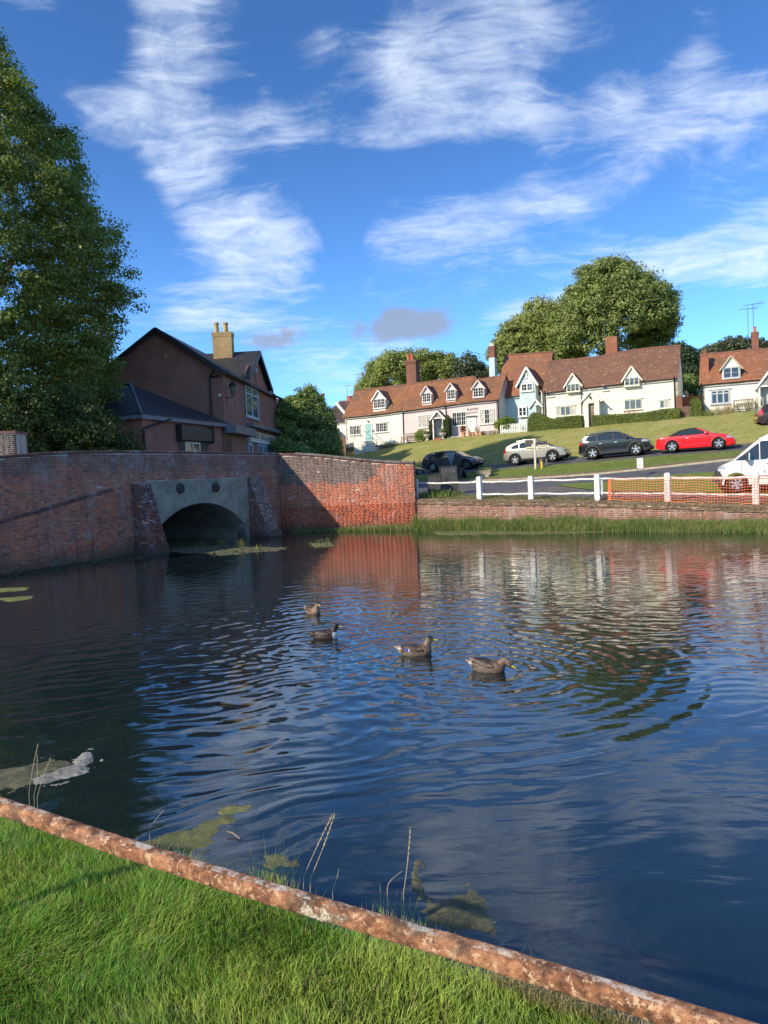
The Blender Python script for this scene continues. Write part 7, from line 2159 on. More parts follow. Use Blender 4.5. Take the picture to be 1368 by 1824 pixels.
# ---------------------------------------------------------------- algae, foam and weed on the water
def raft(name, label, cat, outline, mat, step=.03, hgt=.02, rag=.09, seed=0, kind=None, z0=.004, hole=-.60, soft=.13):
    w_ = [Zp(px, py, 0) for px, py in outline]
    poly = [(p.x, p.y) for p in w_]
    x0, x1 = min(p[0] for p in poly) - .1, max(p[0] for p in poly) + .1; y0, y1 = min(p[1] for p in poly) - .1, max(p[1] for p in poly) + .1
    idx = {}; V = []; F = []
    def edge_d(x, y):
        m_ = 9e9
        for k in range(len(poly)):
            ax, ay = poly[k]; bx, by = poly[(k + 1) % len(poly)]; dx_, dy_ = bx - ax, by - ay
            t = max(0, min(1, ((x - ax) * dx_ + (y - ay) * dy_) / max(1e-9, dx_ * dx_ + dy_ * dy_)))
            m_ = min(m_, (x - ax - dx_ * t) ** 2 + (y - ay - dy_ * t) ** 2)
        return math.sqrt(m_)
    def vid(i, j):
        if (i, j) not in idx:
            x, y = x0 + i * step, y0 + j * step
            e = min(1.0, edge_d(x, y) / soft)
            h = hgt * (1.5 * (e - .42) + .8 * mnoise.noise(Vector((x * 4 + seed, y * 7, 0))) + .7 * mnoise.noise(Vector((x * 13 + seed, y * 19, 3))) + .45 * mnoise.noise(Vector((x * 40, y * 45, seed))))
            idx[(i, j)] = len(V); V.append((x + .3 * step * mnoise.noise(Vector((i, j, 1.5))), y + .3 * step * mnoise.noise(Vector((i, j, 7.5))), h))
        return idx[(i, j)]
    for i in range(int((x1 - x0) / step)):
        for j in range(int((y1 - y0) / step)):
            x, y = x0 + (i + .5) * step, y0 + (j + .5) * step
            wx = x + rag * (mnoise.noise(Vector((x * 2.5 + seed, y * 2.5, 5))) + .5 * mnoise.noise(Vector((x * 8, y * 8, seed)))); wy = y + rag * (mnoise.noise(Vector((x * 2.5, y * 2.5 + seed, 9))) + .5 * mnoise.noise(Vector((x * 8, y * 8, seed + 4))))
            if pinp(wx, wy, poly) and mnoise.noise(Vector((x * 5 + seed, y * 9, 2))) > hole: F.append((vid(i, j), vid(i + 1, j), vid(i + 1, j + 1), vid(i, j + 1)))
    if not F: return None
    c = Vector((sum(p[0] for p in poly) / len(poly), sum(p[1] for p in poly) / len(poly), 0))
    mb = MB(); mb.v = [(v[0] - c.x, v[1] - c.y, v[2]) for v in V]; mb.f = F; mb.m = [0] * len(F)
    o = mb.build(name, mat, local=True, smooth=True, fix=False); o.location = c
    s_ = o.modifiers.new('thickness', 'SOLIDIFY'); s_.thickness = .012; s_.offset = -1
    return tag(o, label, cat, kind=kind)
def algae_mat(name, a, b, c_, rough=.6, b_s=40):
    mt, n, bs = newmat(name); pos = geo_pos(n)
    f1 = n.noise(pos, 4, 7, .7); f2 = n.noise(n.mapping(pos, sc=(1, 3, 1)), b_s, 5, .7)
    c = n.mix(n.ramp(f1, .38, .62), (*a, 1), (*b, 1)); c = n.mix(n.ramp(f2, .5, .75, 0, .7), c, (*c_, 1))
    n.link(c, bs.inputs['Base Color']); bs.inputs['Roughness'].default_value = rough
    bump(n, bs, n.math('ADD', f1, n.math('MULTIPLY', f2, .6)), .9, .03)
    return mt
mt_alg = algae_mat('olive_algae', (.09, .105, .03), (.17, .18, .055), (.27, .27, .12))
mt_alg_br = algae_mat('brown_algae', (.06, .065, .03), (.15, .145, .07), (.30, .27, .16))
mt_alg_lt = algae_mat('bright_algae', (.13, .15, .035), (.20, .21, .06), (.28, .27, .11))
mt_foam = algae_mat('grey_foam', (.16, .16, .13), (.34, .34, .31), (.50, .50, .46), .5, 25)
raft('algae_mat', 'olive algae raft reaching out from the near bank below the tree reflection', 'algae', [(225, 1495), (300, 1480), (350, 1468), (385, 1445), (420, 1438), (456, 1438), (436, 1452), (425, 1470), (405, 1474), (420, 1480), (425, 1490), (400, 1480), (398, 1500), (350, 1518), (280, 1530), (220, 1520)], mt_alg, seed=1, hgt=.011, step=.022)
raft('algae_mat', 'small bright green algae tip at the end of the olive raft', 'algae', [(380, 1446), (405, 1434), (456, 1432), (446, 1448), (410, 1456), (385, 1456)], mt_alg_lt, seed=2, hgt=.012, rag=.05, step=.018, soft=.08)
raft('algae_mat', 'small brown algae lump close to the rail between the grass tufts', 'algae', [(460, 1522), (500, 1515), (540, 1533), (545, 1548), (500, 1552), (520, 1580), (470, 1575)], mt_alg_br, seed=3, hgt=.013, rag=.05, step=.015, soft=.10)
raft('algae_mat', 'large brown algae raft with a pointed top near the bottom middle', 'algae', [(752, 1605), (790, 1592), (810, 1588), (835, 1566), (862, 1590), (898, 1628), (900, 1645), (885, 1672), (850, 1668), (800, 1672), (740, 1660), (735, 1630)], mt_alg_br, seed=4, hgt=.014, rag=.05, step=.015, soft=.14)
raft('algae_mat', 'thin curled brown algae strand left of the large brown raft', 'algae', [(738, 1530), (752, 1522), (748, 1548), (748, 1565), (762, 1588), (772, 1600), (745, 1606), (730, 1590), (728, 1555)], mt_alg_br, seed=5, hgt=.012, rag=.04, step=.012, soft=.05)
raft('algae_mat', 'long brownish scum trail behind the grey foam by the left edge', 'algae', [(-40, 1372), (40, 1364), (95, 1347), (130, 1348), (140, 1362), (95, 1380), (60, 1400), (0, 1412), (-60, 1414)], mt_alg_br, seed=6, hgt=.012, step=.025)
raft('foam', 'wrinkled grey white foam lump floating near the left bank', 'foam', [(40, 1392), (70, 1378), (100, 1370), (122, 1362), (128, 1347), (150, 1336), (172, 1338), (174, 1356), (160, 1366), (166, 1374), (150, 1384), (110, 1392), (60, 1402)], mt_foam, seed=7, hgt=.018, rag=.10, step=.014, soft=.10)
raft('algae_mat', 'thin bright green weed streak on the dark water at the left edge, upper one', 'algae', [(-20, 1048), (20, 1046), (58, 1045), (50, 1052), (0, 1056)], mt_alg_lt, seed=8, hgt=.008, rag=.1, step=.04, soft=.2)
raft('algae_mat', 'thin bright green weed streak on the dark water at the left edge, lower one', 'algae', [(-20, 1066), (30, 1062), (66, 1060), (60, 1067), (10, 1074)], mt_alg_lt, seed=9, hgt=.008, rag=.1, step=.04, soft=.2)
raft('weed_raft', 'long floating weed raft across the mouth of the arch', 'weed', [(300, 975), (330, 975), (370, 973), (400, 970), (440, 974), (490, 975), (520, 974), (500, 981), (450, 984), (420, 988), (385, 990), (380, 985), (330, 986), (300, 982)], algae_mat('arch_weed', (.07, .075, .035), (.13, .12, .055), (.24, .21, .12)), seed=10, hgt=.02, rag=.22, step=.05, hole=-.10)
raft('weed_raft', 'straggling dark green weed along the foot of the left river wall', 'weed', [(-30, 1032), (60, 1015), (150, 997), (230, 984), (262, 983), (300, 984), (255, 996), (160, 1008), (60, 1026), (-30, 1042)], algae_mat('wall_weed', (.035, .045, .02), (.07, .08, .035), (.13, .13, .07)), seed=11, hgt=.02, rag=.2, step=.05, hole=-.02)
raft('weed_raft', 'small weed patch at the foot of the sunlit wing wall', 'weed', [(548, 968), (590, 966), (600, 972), (560, 976)], mt_alg, seed=12, hgt=.01, rag=.2, step=.04, hole=-.05)
raft('weed_raft', 'thin floating weed film in front of the far reeds', 'weed', [(760, 947), (900, 944), (1050, 945), (1120, 946), (1040, 950), (900, 952), (780, 953)], mt_alg, seed=13, hgt=.006, rag=.5, step=.1)
# a floating twig and a floating leaf
t0 = Zp(418, 1488, .02); t1 = Zp(429, 1492, .02)
mb = MB(); mb.tube([Zp(405, 1481, .03), Zp(415, 1484, .02), Zp(428, 1494, .01)], .006, 5); o = mb.build('twig', mt_oak); tag(o, 'pale twig stuck in the olive algae raft', 'twig')
# ---------------------------------------------------------------- grass blades
def blades(name, pts, hgt, width, lean, mat, parent=None, kind='stuff', up_noise=.35, **kw):
    """pts (n,3); every blade is two tapering quads bent over"""
    n = len(pts); a = rng.uniform(0, 2 * np.pi, n); fx, fy = np.cos(a), np.sin(a)
    h = hgt * rng.uniform(.45, 1.15, n) if np.isscalar(hgt) else hgt
    w_ = width * rng.uniform(.6, 1.3, n)
    la = rng.uniform(0, 2 * np.pi, n); l = lean * rng.uniform(.2, 1.2, n) * h
    if kw.get('wind') is not None: lx, ly = np.cos(la) * l + kw['wind'][0] * h, np.sin(la) * l + kw['wind'][1] * h
    else: lx, ly = np.cos(la) * l, np.sin(la) * l
    V = np.zeros((n, 6, 3)); sx, sy = fx * w_ / 2, fy * w_ / 2
    for k, (t, wd) in enumerate(((0, 1), (.55, .8), (1, .08))):
        b = t ** 2
        cx = pts[:, 0] + lx * b; cy = pts[:, 1] + ly * b; cz = pts[:, 2] + h * (t - .22 * b * np.minimum(1, np.hypot(lx, ly) / np.maximum(h, 1e-3)))
        V[:, k * 2, 0] = cx - sx * wd; V[:, k * 2, 1] = cy - sy * wd; V[:, k * 2, 2] = cz
        V[:, k * 2 + 1, 0] = cx + sx * wd; V[:, k * 2 + 1, 1] = cy + sy * wd; V[:, k * 2 + 1, 2] = cz
    F = np.array([(0, 1, 3, 2), (2, 3, 5, 4)])
    F = (np.arange(n)[:, None, None] * 6 + F[None]).reshape(-1, 4)
    return np_mesh(name, V.reshape(-1, 3), F, mat, parent, kind=kind, label=kw.get('label'), cat=kw.get('cat'))
def nzarr(x, y, s_, seed=0.0): return np.array([mnoise.noise(Vector((a * s_ + seed, b * s_, seed))) for a, b in zip(x, y)])
# near bank
EDGE = [(-60, 12), (-20, 9.6), (-8, 6.6), (-4, 4.9), (-2.1, 3.89), (-1.1, 3.33), (-.187, 2.78), (.645, 2.25), (1.7, 1.35), (3.2, .1), (8, -3), (60, -30)]
def edge_y(x): return float(np.interp(x, [e[0] for e in EDGE], [e[1] for e in EDGE]))
ZG = .85
def bank_z(x, y):
    d = (edge_y(x) - y) * .82
    h = ZG + .035 * mnoise.noise(Vector((x * 1.1, y * 1.1, 0))) + .012 * mnoise.noise(Vector((x * 4, y * 4, 0)))
    if d < .12: h -= (.12 - d) ** 1.15 * 2.2
    return max(-.3, h)
mb = MB(); rows = []
for t in np.concatenate([np.linspace(1.0, -.4, 26), np.linspace(-.6, -6, 16), [-12, -40, -120]]):
    rows.append([Vector((x, edge_y(x) + t, bank_z(x, edge_y(x) + t))) for x in np.concatenate([np.linspace(-60, -6, 14), np.linspace(-5, 3, 70), np.linspace(4, 60, 12)])])
mb.grid(rows); tag(mb.build('near_bank', mt_gr_near, smooth=True, fix=False), kind='structure')
def mat_blade(name, c1, c2, c3, dry=.12, tr=.3):
    mt, n, bs = newmat(name); g = n.new('ShaderNodeNewGeometry'); isl = g.outputs['Random Per Island']; pos = g.outputs['Position']
    c = n.mix(n.ramp(isl, 0, .7), (*c1, 1), (*c2, 1))
    pch = n.noise(pos, 1.6, 4, .6); c = n.mix(n.ramp(pch, .42, .62, 0, .75), c, (*c3, 1))
    d_ = n.math('GREATER_THAN', n.math('FRACT', n.math('MULTIPLY', isl, 13.7)), 1 - dry)
    c = n.mix(d_, c, (.34, .27, .14, 1))
    n.link(c, bs.inputs['Base Color']); bs.inputs['Roughness'].default_value = .5; bs.inputs['Specular IOR Level'].default_value = .3
    tn = n.new('ShaderNodeBsdfTranslucent'); n.link(n.mix(1.0, c, (1.2, 1.3, .5, 1), 'MULTIPLY'), tn.inputs['Color'])
    mx = n.new('ShaderNodeMixShader'); mx.inputs[0].default_value = tr; n.link(bs.outputs[0], mx.inputs[1]); n.link(tn.outputs[0], mx.inputs[2]); n.link(mx.outputs[0], n.n['Material Output'].inputs['Surface'])
    return mt
mt_bl = mat_blade('lawn_blades', (.13, .265, .035), (.24, .40, .06), (.42, .50, .10), .08)
mt_bl_dry = mat_blade('dry_blades', (.20, .17, .07), (.33, .27, .14), (.38, .32, .18), .5)
N = 230000
x = rng.uniform(-3.0, 1.3, N); dd = rng.uniform(0, 1, N) ** 1.0 * 2.7 - .22
ey = np.interp(x, [e[0] for e in EDGE], [e[1] for e in EDGE]); y = ey - dd
keep = (y > 1.0)
x, y, dd = x[keep], y[keep], dd[keep]
z = np.array([bank_z(a, b) for a, b in zip(x, y)])
hn = nzarr(x, y, 2.6, 3); hn2 = nzarr(x, y, 8, 9)
h = (.050 + .045 * np.clip(hn + .3, 0, 1) + .025 * hn2) * rng.uniform(.5, 1.2, len(x)); h = np.clip(h * .85, .015, .13)
wx_ = nzarr(x, y, 1.7, 20) * 1.1; wy_ = nzarr(x, y, 1.7, 40) * 1.1
blades('lawn_grass', np.stack([x, y, z - .005], 1), h, .0028, .75, mt_bl, wind=(wx_, wy_))
# tufts along the edge, seen against the water
pts = []; hs = []
for (px, n_t, hh) in ((30, 50, .12), (150, 25, .08), (225, 50, .12), (290, 60, .13), (330, 50, .12), (440, 60, .10), (480, 170, .20), (540, 50, .14), (590, 40, .12), (680, 70, .16), (720, 90, .17), (770, 80, .14), (800, 40, .12), (930, 12, .10)):
    yy_ = np.interp(px, [0, 300, 600, 900, 1060], [1432, 1520, 1620, 1700, 1770]); r_ = ray(px, yy_)
    t_ = (ZG - .02 - CAMZ) / r_.z; c = CAM + r_ * t_; c.y = edge_y(c.x) + .02
    for _ in range(n_t):
        a = rng.normal(0, .055); pts.append((c.x + a, edge_y(c.x + a) + rng.normal(.02, .03), bank_z(c.x + a, edge_y(c.x + a)) - .01)); hs.append(hh * 1.55 * rng.uniform(.5, 1.25))
pts = np.array(pts); hs = np.array(hs)
k_ = rng.uniform(size=len(pts)) < .55
blades('edge_grass', pts[k_], hs[k_], .004, .35, mt_bl)
blades('dry_edge_grass', pts[~k_], hs[~k_], .0035, .45, mt_bl_dry)
# rough dry grass at the right end of the bank
x = rng.uniform(.30, .95, 7000); ey = np.interp(x, [e[0] for e in EDGE], [e[1] for e in EDGE]); y = ey - rng.uniform(-.12, .16, 7000)
z = np.array([bank_z(a, b) for a, b in zip(x, y)])
blades('dry_bank_grass', np.stack([x, y, z], 1), .11, .004, .8, mt_bl_dry)
# tall dead stems
def stem(px0, py0, px1, py1, bend, label, head=True, d=None):
    r0 = ray(px0, py0); c = CAM + r0 * ((ZG - .02 - CAMZ) / r0.z); dist = edge_y(c.x) + .03
    a = P(px0, py0, dist); b = P(px1, py1, dist + .05)
    g = a.copy(); g.z = bank_z(a.x, a.y)
    pts = []
    for i in range(9):
        t = i / 8; p = a.lerp(b, t); p = p + R_ * (bend * math.sin(math.pi * t)); pts.append(p)
    pts[0].z = min(pts[0].z, g.z)
    mb = MB(); mb.tube(pts, [.0013] * 6 + [.0009] * 3, 5)
    t_ = thing('grass_stem', label, 'grass stem', pts[0]); mb.build('stalk', mt_straw, t_)
    if head:
        mb = MB()
        for i in range(26):
            t = .55 + .45 * i / 26; p = a.lerp(b, t) + R_ * (bend * math.sin(math.pi * t)); ang = i * 2.4
            o_ = R_ * math.cos(ang) * .002 + Vector((0, 1, 0)) * math.sin(ang) * .002
            mb.bar(p + o_ * .3, p + o_ * 1.6 + (b - a).normalized() * .012, .0018, .0014)
        mb.build('seed_head', mt_straw, t_)
mt_straw = M_plain('straw', (.42, .33, .20), .8, 0, .2, 30)
stem(534, 1578, 592, 1452, -.004, 'left one of the pair of long leaning seed stems above the middle of the rail')
stem(546, 1580, 596, 1450, .006, 'right one of the pair of long leaning seed stems above the middle of the rail')
stem(716, 1608, 731, 1476, .004, 'single tall upright seed stem right of the middle of the rail')
stem(690, 1590, 716, 1552, -.02, 'short stem with a hooked tip left of the tall upright stem', False)
stem(590, 1590, 604, 1548, .003, 'short thin stem with curled tip right of the leaning pair', False)
stem(50, 1425, 68, 1326, -.006, 'tallest dry seed stem at the far left of the rail')
stem(58, 1428, 66, 1345, .012, 'second dry seed stem at the far left of the rail')
stem(64, 1430, 90, 1352, -.008, 'leaning dry stem right of the tall far left stems')
stem(262, 1478, 292, 1442, .002, 'thin pale stem leaning right over the olive algae raft', False)
stem(925, 1700, 937, 1684, .001, 'short broken straw behind the rail, left one of two', False)
stem(948, 1706, 942, 1684, .001, 'short broken straw behind the rail, right one of two', False)
# marginal plants along the far bank
mt_reed = mat_blade('marsh_blades', (.09, .15, .032), (.15, .22, .05), (.22, .26, .08), .12)
N = 30000
nr, nc = len(SHORE), len(SHORE[0])
ii = rng.uniform(0, nr - 1.001, N) * .62; jj = rng.uniform(0, nc - 1.001, N)
S_ = np.array([[tuple(p) for p in r_] for r_ in SHORE])
i0, j0 = ii.astype(int), jj.astype(int); fi, fj = (ii - i0)[:, None], (jj - j0)[:, None]
pt = (S_[i0, j0] * (1 - fi) * (1 - fj) + S_[i0 + 1, j0] * fi * (1 - fj) + S_[i0, j0 + 1] * (1 - fi) * fj + S_[i0 + 1, j0 + 1] * fi * fj)
hn = nzarr(pt[:, 0], pt[:, 1], .8, 5); hn2 = nzarr(pt[:, 0], pt[:, 1], 2.6, 15)
hh = np.clip(.46 + .26 * hn + .2 * hn2, .10, .8) * rng.uniform(.5, 1.15, N) * np.interp(pt[:, 0], [0, 8, 12, 16], [1.0, 1.0, .62, .62])
blades('marsh_grass', pt, hh, .016, .30, mt_reed)
# the same growth creeping along the foot of the wing wall
N = 5000; u_ = rng.uniform(.9, plR.len, N); o_ = rng.uniform(.05, .75, N) * np.interp(u_, [0, plR.len], [.6, 1.4])
pt = np.array([tuple(plR.pt(a, .0, b)) for a, b in zip(u_, o_)]); hh = rng.uniform(.08, .42, N) * np.interp(u_, [0, 3, plR.len], [.35, .6, 1.0])
blades('marsh_grass', pt, hh, .016, .4, mt_reed)
mb = MB(); mb.grid([[plR.pt(u, -.05 + .13 * (1 - k / 3) + .02 * mnoise.noise(Vector((u * 2, k, 0))), .02 + .95 * k / 3 * (.5 + u / plR.len * .8)) for u in np.linspace(.6, plR.len + .4, 30)] for k in range(4)])
tag(mb.build('mud_shelf', mt_earth, smooth=True, fix=False), kind='structure')
# sprigs on the weed raft in the arch, growth on the wall top and weeds round the chalkboards
def tuft(px, py, n_, hgt, spread, mat, name, label, cat, z=None, wd=.012, lean=.5):
    c = Zp(px, py, z) if z is not None else ground(px, py)
    p = np.stack([c.x + rng.normal(0, spread, n_), c.y + rng.normal(0, spread, n_), np.full(n_, c.z)], 1)
    return blades(name, p, hgt, wd, lean, mat, kind=None, label=label, cat=cat)
mt_sprig = mat_blade('sprig_leaves', (.18, .22, .07), (.28, .30, .11), (.28, .27, .12), .2)
tuft(428, 975, 70, .42, .10, mt_sprig, 'water_plant', 'tallest pale green sprig on the weed raft right of the arch middle', 'plant', 0)
tuft(396, 970, 50, .40, .10, mt_reed, 'water_plant', 'upright green sprig on the weed raft in the middle of the arch', 'plant', 0)
tuft(352, 974, 60, .26, .25, mt_reed, 'water_plant', 'low tuft on the weed raft left of the arch middle', 'plant', 0)
tuft(312, 974, 60, .26, .22, mt_reed, 'water_plant', 'dark tuft on the weed raft beside the left buttress', 'plant', 0)
tuft(462, 978, 40, .22, .16, mt_sprig, 'water_plant', 'small tuft at the right end of the arch weed raft', 'plant', 0)
tuft(248, 986, 120, .28, .30, mt_reed, 'water_plant', 'dark green weed clump at the foot of the left buttress', 'plant', 0)
tuft(578, 968, 60, .25, .30, mt_reed, 'water_plant', 'small green tuft in the water below the wing wall', 'plant', 0)
tuft(788, 884, 420, .40, .45, mt_reed, 'weed_clump', 'leafy green weeds growing in front of the chalkboards', 'weeds', None, .03)
tuft(756, 884, 260, .30, .35, mt_bl_dry, 'weed_clump', 'dry straggling weeds at the end of the wing wall', 'weeds', None, .02)
def scatter_ground(name, n_, pxr, pyf, hgt, mat, wd=.014):
    pts = []
    for _ in range(n_):
        px = random.uniform(*pxr); y0, y1 = pyf(px); g = ground(px, random.uniform(y0, y1))
        if g is not None: pts.append(tuple(g))
    return blades(name, np.array(pts), hgt, wd, .6, mat)
W_y = lambda px: float(np.interp(px, [740, 855, 947, 1065, 1190, 1290, 1368], [889, 890, 891, 893, 896, 899, 902.5]))
scatter_ground('wall_top_grass', 7000, (738, 1368), lambda px: (W_y(px) - 6, W_y(px)), .10, mat_blade('wall_top_blades', (.10, .13, .03), (.15, .17, .05), (.26, .21, .11), .4))
pts = []
for a, b in zip(lowp[:-1], lowp[1:]):
    for _ in range(900):
        t = random.random(); p = a.lerp(b, t); pts.append((p.x + random.uniform(-.1, .1), p.y - random.uniform(-.15, .12), p.z - random.uniform(.02, .16)))
blades('dry_moss_fringe', np.array(pts), .09, .012, .9, mat_blade('dry_moss_blades', (.16, .12, .07), (.24, .18, .11), (.14, .13, .06), .5))

# ---------------------------------------------------------------- rusty rail in front
def rust_mat():
    mt, n, bs = newmat('rusty_rail_paint'); pos = geo_pos(n)
    a = n.noise(pos, 5.0, 8, .68, .3); b = n.noise(pos, 30, 8, .75); v = n.noise(pos, 1.9, 3, .5); d = n.noise(pos, 95, 5, .75); e = n.noise(pos, 13, 6, .7)
    c = n.mix(n.ramp(b, .38, .60), (.10, .042, .02, 1), (.30, .12, .05, 1))
    c = n.mix(n.ramp(e, .46, .56, 0, .9), c, n.mix(n.ramp(b, .35, .6), (.27, .115, .055, 1), (.52, .245, .115, 1)))
    c = n.mix(n.ramp(n.noise(pos, 38, 6, .75), .54, .60, 0, .95), c, (.62, .40, .23, 1))
    c = n.mix(n.ramp(n.noise(pos, 7, 5, .6), .56, .70, 0, .7), c, (.085, .06, .04, 1))
    flake = n.ramp(n.math('ADD', n.math('MULTIPLY', v, .95), n.math('ADD', n.math('MULTIPLY', a, .30), n.math('MULTIPLY', b, .16))), .785, .805)
    c = n.mix(flake, c, n.mix(n.ramp(d, .42, .58), (.36, .27, .17, 1), (.70, .60, .44, 1)))
    nz = n.sep(n.new('ShaderNodeNewGeometry').outputs['Normal'])[2]
    tp = n.math('MULTIPLY', n.ramp(nz, .93, .99), n.ramp(n.noise(pos, 10, 6, .75), .50, .60))  # paler where it faces up: lit top edge put into the colour
    c = n.mix(tp, c, (.62, .54, .44, 1))
    n.link(c, bs.inputs['Base Color']); bs.inputs['Roughness'].default_value = .85
    bump(n, bs, n.math('ADD', n.math('MULTIPLY', flake, .5), n.math('ADD', n.math('MULTIPLY', e, .8), n.math('ADD', b, n.math('MULTIPLY', d, .4)))), 1.0, .008)
    return mt
ra = P(0, 1436, 2.30); rb = P(880, 1707, 1.66); rc_ = P(1285, 1831, 1.44)
d0 = (ra - rb).normalized(); d1 = (rc_ - rb).normalized()
pth = [ra + d0 * 1.6, ra + d0 * .8, ra] + [ra.lerp(rb, k / 8) + Vector((0, 0, -.012 * math.sin(math.pi * k / 8))) for k in range(1, 8)] + [rb, rb.lerp(rc_, .5), rc_, rc_ + d1 * .3, rc_ + d1 * .9]
seg = []
for i in range(len(pth) - 1):
    for k in range(10): seg.append(pth[i].lerp(pth[i + 1], k / 10))
seg.append(pth[-1])
rail = thing('rusty_rail', 'rusty tubular rail with flaking cream paint crossing the foreground lawn', 'rail', pth[0])
mb = MB(); n = 40; base = 0; up = Vector((0, 0, 1))
for i, p in enumerate(seg):
    d = (seg[min(i + 1, len(seg) - 1)] - seg[max(i - 1, 0)]).normalized(); x = d.cross(up).normalized(); y = x.cross(d)
    for k in range(n):
        t = 2 * math.pi * k / n; ct, st_ = math.cos(t), math.sin(t)
        sq = (abs(ct) ** 3.2 + abs(st_) ** 3.2) ** (-1 / 3.2)          # slightly squared section
        pp = p + (x * ct + y * st_) * .0245 * sq
        r_ = 1 + .07 * mnoise.noise(pp * 18) + .06 * mnoise.noise(pp * 55)
        mb.v.append(tuple(p + (x * ct + y * st_) * .0245 * sq * r_))
for i in range(len(seg) - 1):
    for k in range(n):
        a = i * n + k; b = i * n + (k + 1) % n; mb.f.append((a, b, b + n, a + n)); mb.m.append(0)
mt_rust = rust_mat()
mb.build('tube', mt_rust, rail, smooth=True, uv=False)
for p in (pth[1], pth[-1]):
    mb = MB(); mb.tube([Vector((p.x, p.y, .8)), Vector((p.x, p.y, p.z))], .024, 12); mb.build('upright', mt_rust, rail)
# ---------------------------------------------------------------- trees and shrubs
def leaf_quads(P_, size, bias, name, mat, parent, aspect=.62):
    """P_ (n,3) leaf centres, bias (n,3) preferred facing"""
    n = len(P_)
    nr_ = rng.normal(size=(n, 3)) + bias; nr_ /= np.linalg.norm(nr_, axis=1)[:, None]
    t = rng.normal(size=(n, 3)); t -= (t * nr_).sum(1)[:, None] * nr_; t /= np.linalg.norm(t, axis=1)[:, None]
    b = np.cross(nr_, t); s_ = size * rng.uniform(.6, 1.25, n)[:, None]
    V = np.stack([P_ - t * s_ * .5, P_ + b * s_ * .5 * aspect + nr_ * s_ * .10, P_ + t * s_ * .5, P_ - b * s_ * .5 * aspect + nr_ * s_ * .10], 1)
    F = np.arange(n * 4).reshape(-1, 4)
    return np_mesh(name, V.reshape(-1, 3), F, mat, parent)
def clusters_to_leaves(C, Cr, per, flat=.55, center=None):
    n = len(C); k = per
    d = rng.normal(size=(n, k, 3)); d /= np.linalg.norm(d, axis=2)[:, :, None]
    r_ = rng.uniform(.0, 1, (n, k, 1)) ** .45
    off = d * r_ * Cr[:, None, None]; off[:, :, 2] *= flat
    Pn = (C[:, None, :] + off)
    out = d * np.array([1, 1, .8]) + np.array([0, 0, .45])
    return Pn.reshape(-1, 3), out.reshape(-1, 3)
def limb_tree(base, height, crown_c, parent, mat, r0=.35, n_l=7, spread=3.0):
    mb = MB(); top = Vector((base[0], base[1], base[2] + height * .8)); b = Vector(base)
    mb.tube([b, b.lerp(top, .3) + Vector((.1, .05, 0)), b.lerp(top, .6) + Vector((-.08, 0, 0)), top], [r0, r0 * .8, r0 * .5, r0 * .15], 10)
    for k in range(n_l):
        a = k * 2.4; t = .28 + .6 * k / n_l; s_ = b.lerp(top, t); L = spread * (1 - .45 * t)
        e = s_ + Vector((math.cos(a) * L, math.sin(a) * L, L * .55)); m_ = s_.lerp(e, .5) + Vector((0, 0, .25))
        mb.tube([s_, m_, e], [r0 * .45 * (1 - t * .5), r0 * .25, r0 * .08], 6)
    mb.build('trunk', mat, parent, smooth=True)
mt_bark = M_plain('bark', (.085, .065, .045), .95, 0, .35, 6, .03)
def broad_tree(name, label, base, ells, ncl, per, leaf, clr, mat, cat='tree', shell=.35, trunk=True, flat=.6, r0=.35, group=None):
    root = thing(name, label, cat, base, group=group)
    vols = np.array([e[3] * e[4] * e[5] for e in ells]) ** (2 / 3.); vols = vols / vols.sum()
    idx = rng.choice(len(ells), ncl, p=vols); d = rng.normal(size=(ncl, 3)); d /= np.linalg.norm(d, axis=1)[:, None]
    d[:, 2] = np.where(d[:, 2] < -.55, -d[:, 2] * .4, d[:, 2])
    E = np.array(ells)[idx]
    lump = np.array([.12 * mnoise.noise(Vector((a[0] * 2.2 + i_, a[1] * 2.2, a[2] * 2.2))) + .07 * mnoise.noise(Vector((a[0] * 6, a[1] * 6, a[2] * 6 + i_))) for a, i_ in zip(d, idx)])
    r_ = (1 - shell * rng.uniform(0, 1, ncl) ** 1.6 + lump)[:, None]
    C = E[:, :3] + d * r_ * E[:, 3:6]
    # drop clusters buried deep inside another lobe
    keep = np.ones(ncl, bool)
    for j, e in enumerate(ells):
        q = (((C - np.array(e[:3])) / np.array(e[3:6])) ** 2).sum(1); keep &= ~((q < .35) & (idx != j))
    C = C[keep]; Cr = clr * rng.uniform(.6, 1.3, len(C))
    Pn, out = clusters_to_leaves(C, Cr, per, flat)
    leaf_quads(Pn, leaf, out * 2.6, 'crown', mat, root)
    if trunk:
        e = ells[0]; limb_tree(base, e[2] + e[5] * .6 - base[2], None, root, mt_bark, r0, 8, e[3] * .9)
    return root
mt_lime = M_leaf('lime_tree_leaves', (.11, .16, .035), (.22, .265, .07), (.34, .37, .12), .42, .5)
mt_syc = M_leaf('sycamore_leaves', (.16, .215, .055), (.25, .30, .085), (.34, .37, .15), .28, .5)
mt_syc2 = M_leaf('maple_leaves', (.18, .225, .055), (.28, .32, .08), (.36, .38, .14), .28, .5)
mt_bushl = M_leaf('bush_leaves', (.12, .20, .045), (.22, .30, .08), (.34, .40, .16), .28, .45)
mt_dkleaf = M_leaf('dark_shrub_leaves', (.022, .048, .018), (.045, .075, .025), (.08, .11, .04), .2, .4)
mt_willow = M_leaf('grey_green_leaves', (.07, .095, .05), (.12, .15, .085), (.18, .20, .12), .3, .5)
mt_hedge = M_leaf('hedge_leaves', (.095, .135, .024), (.16, .20, .038), (.22, .25, .06), .2, .6)
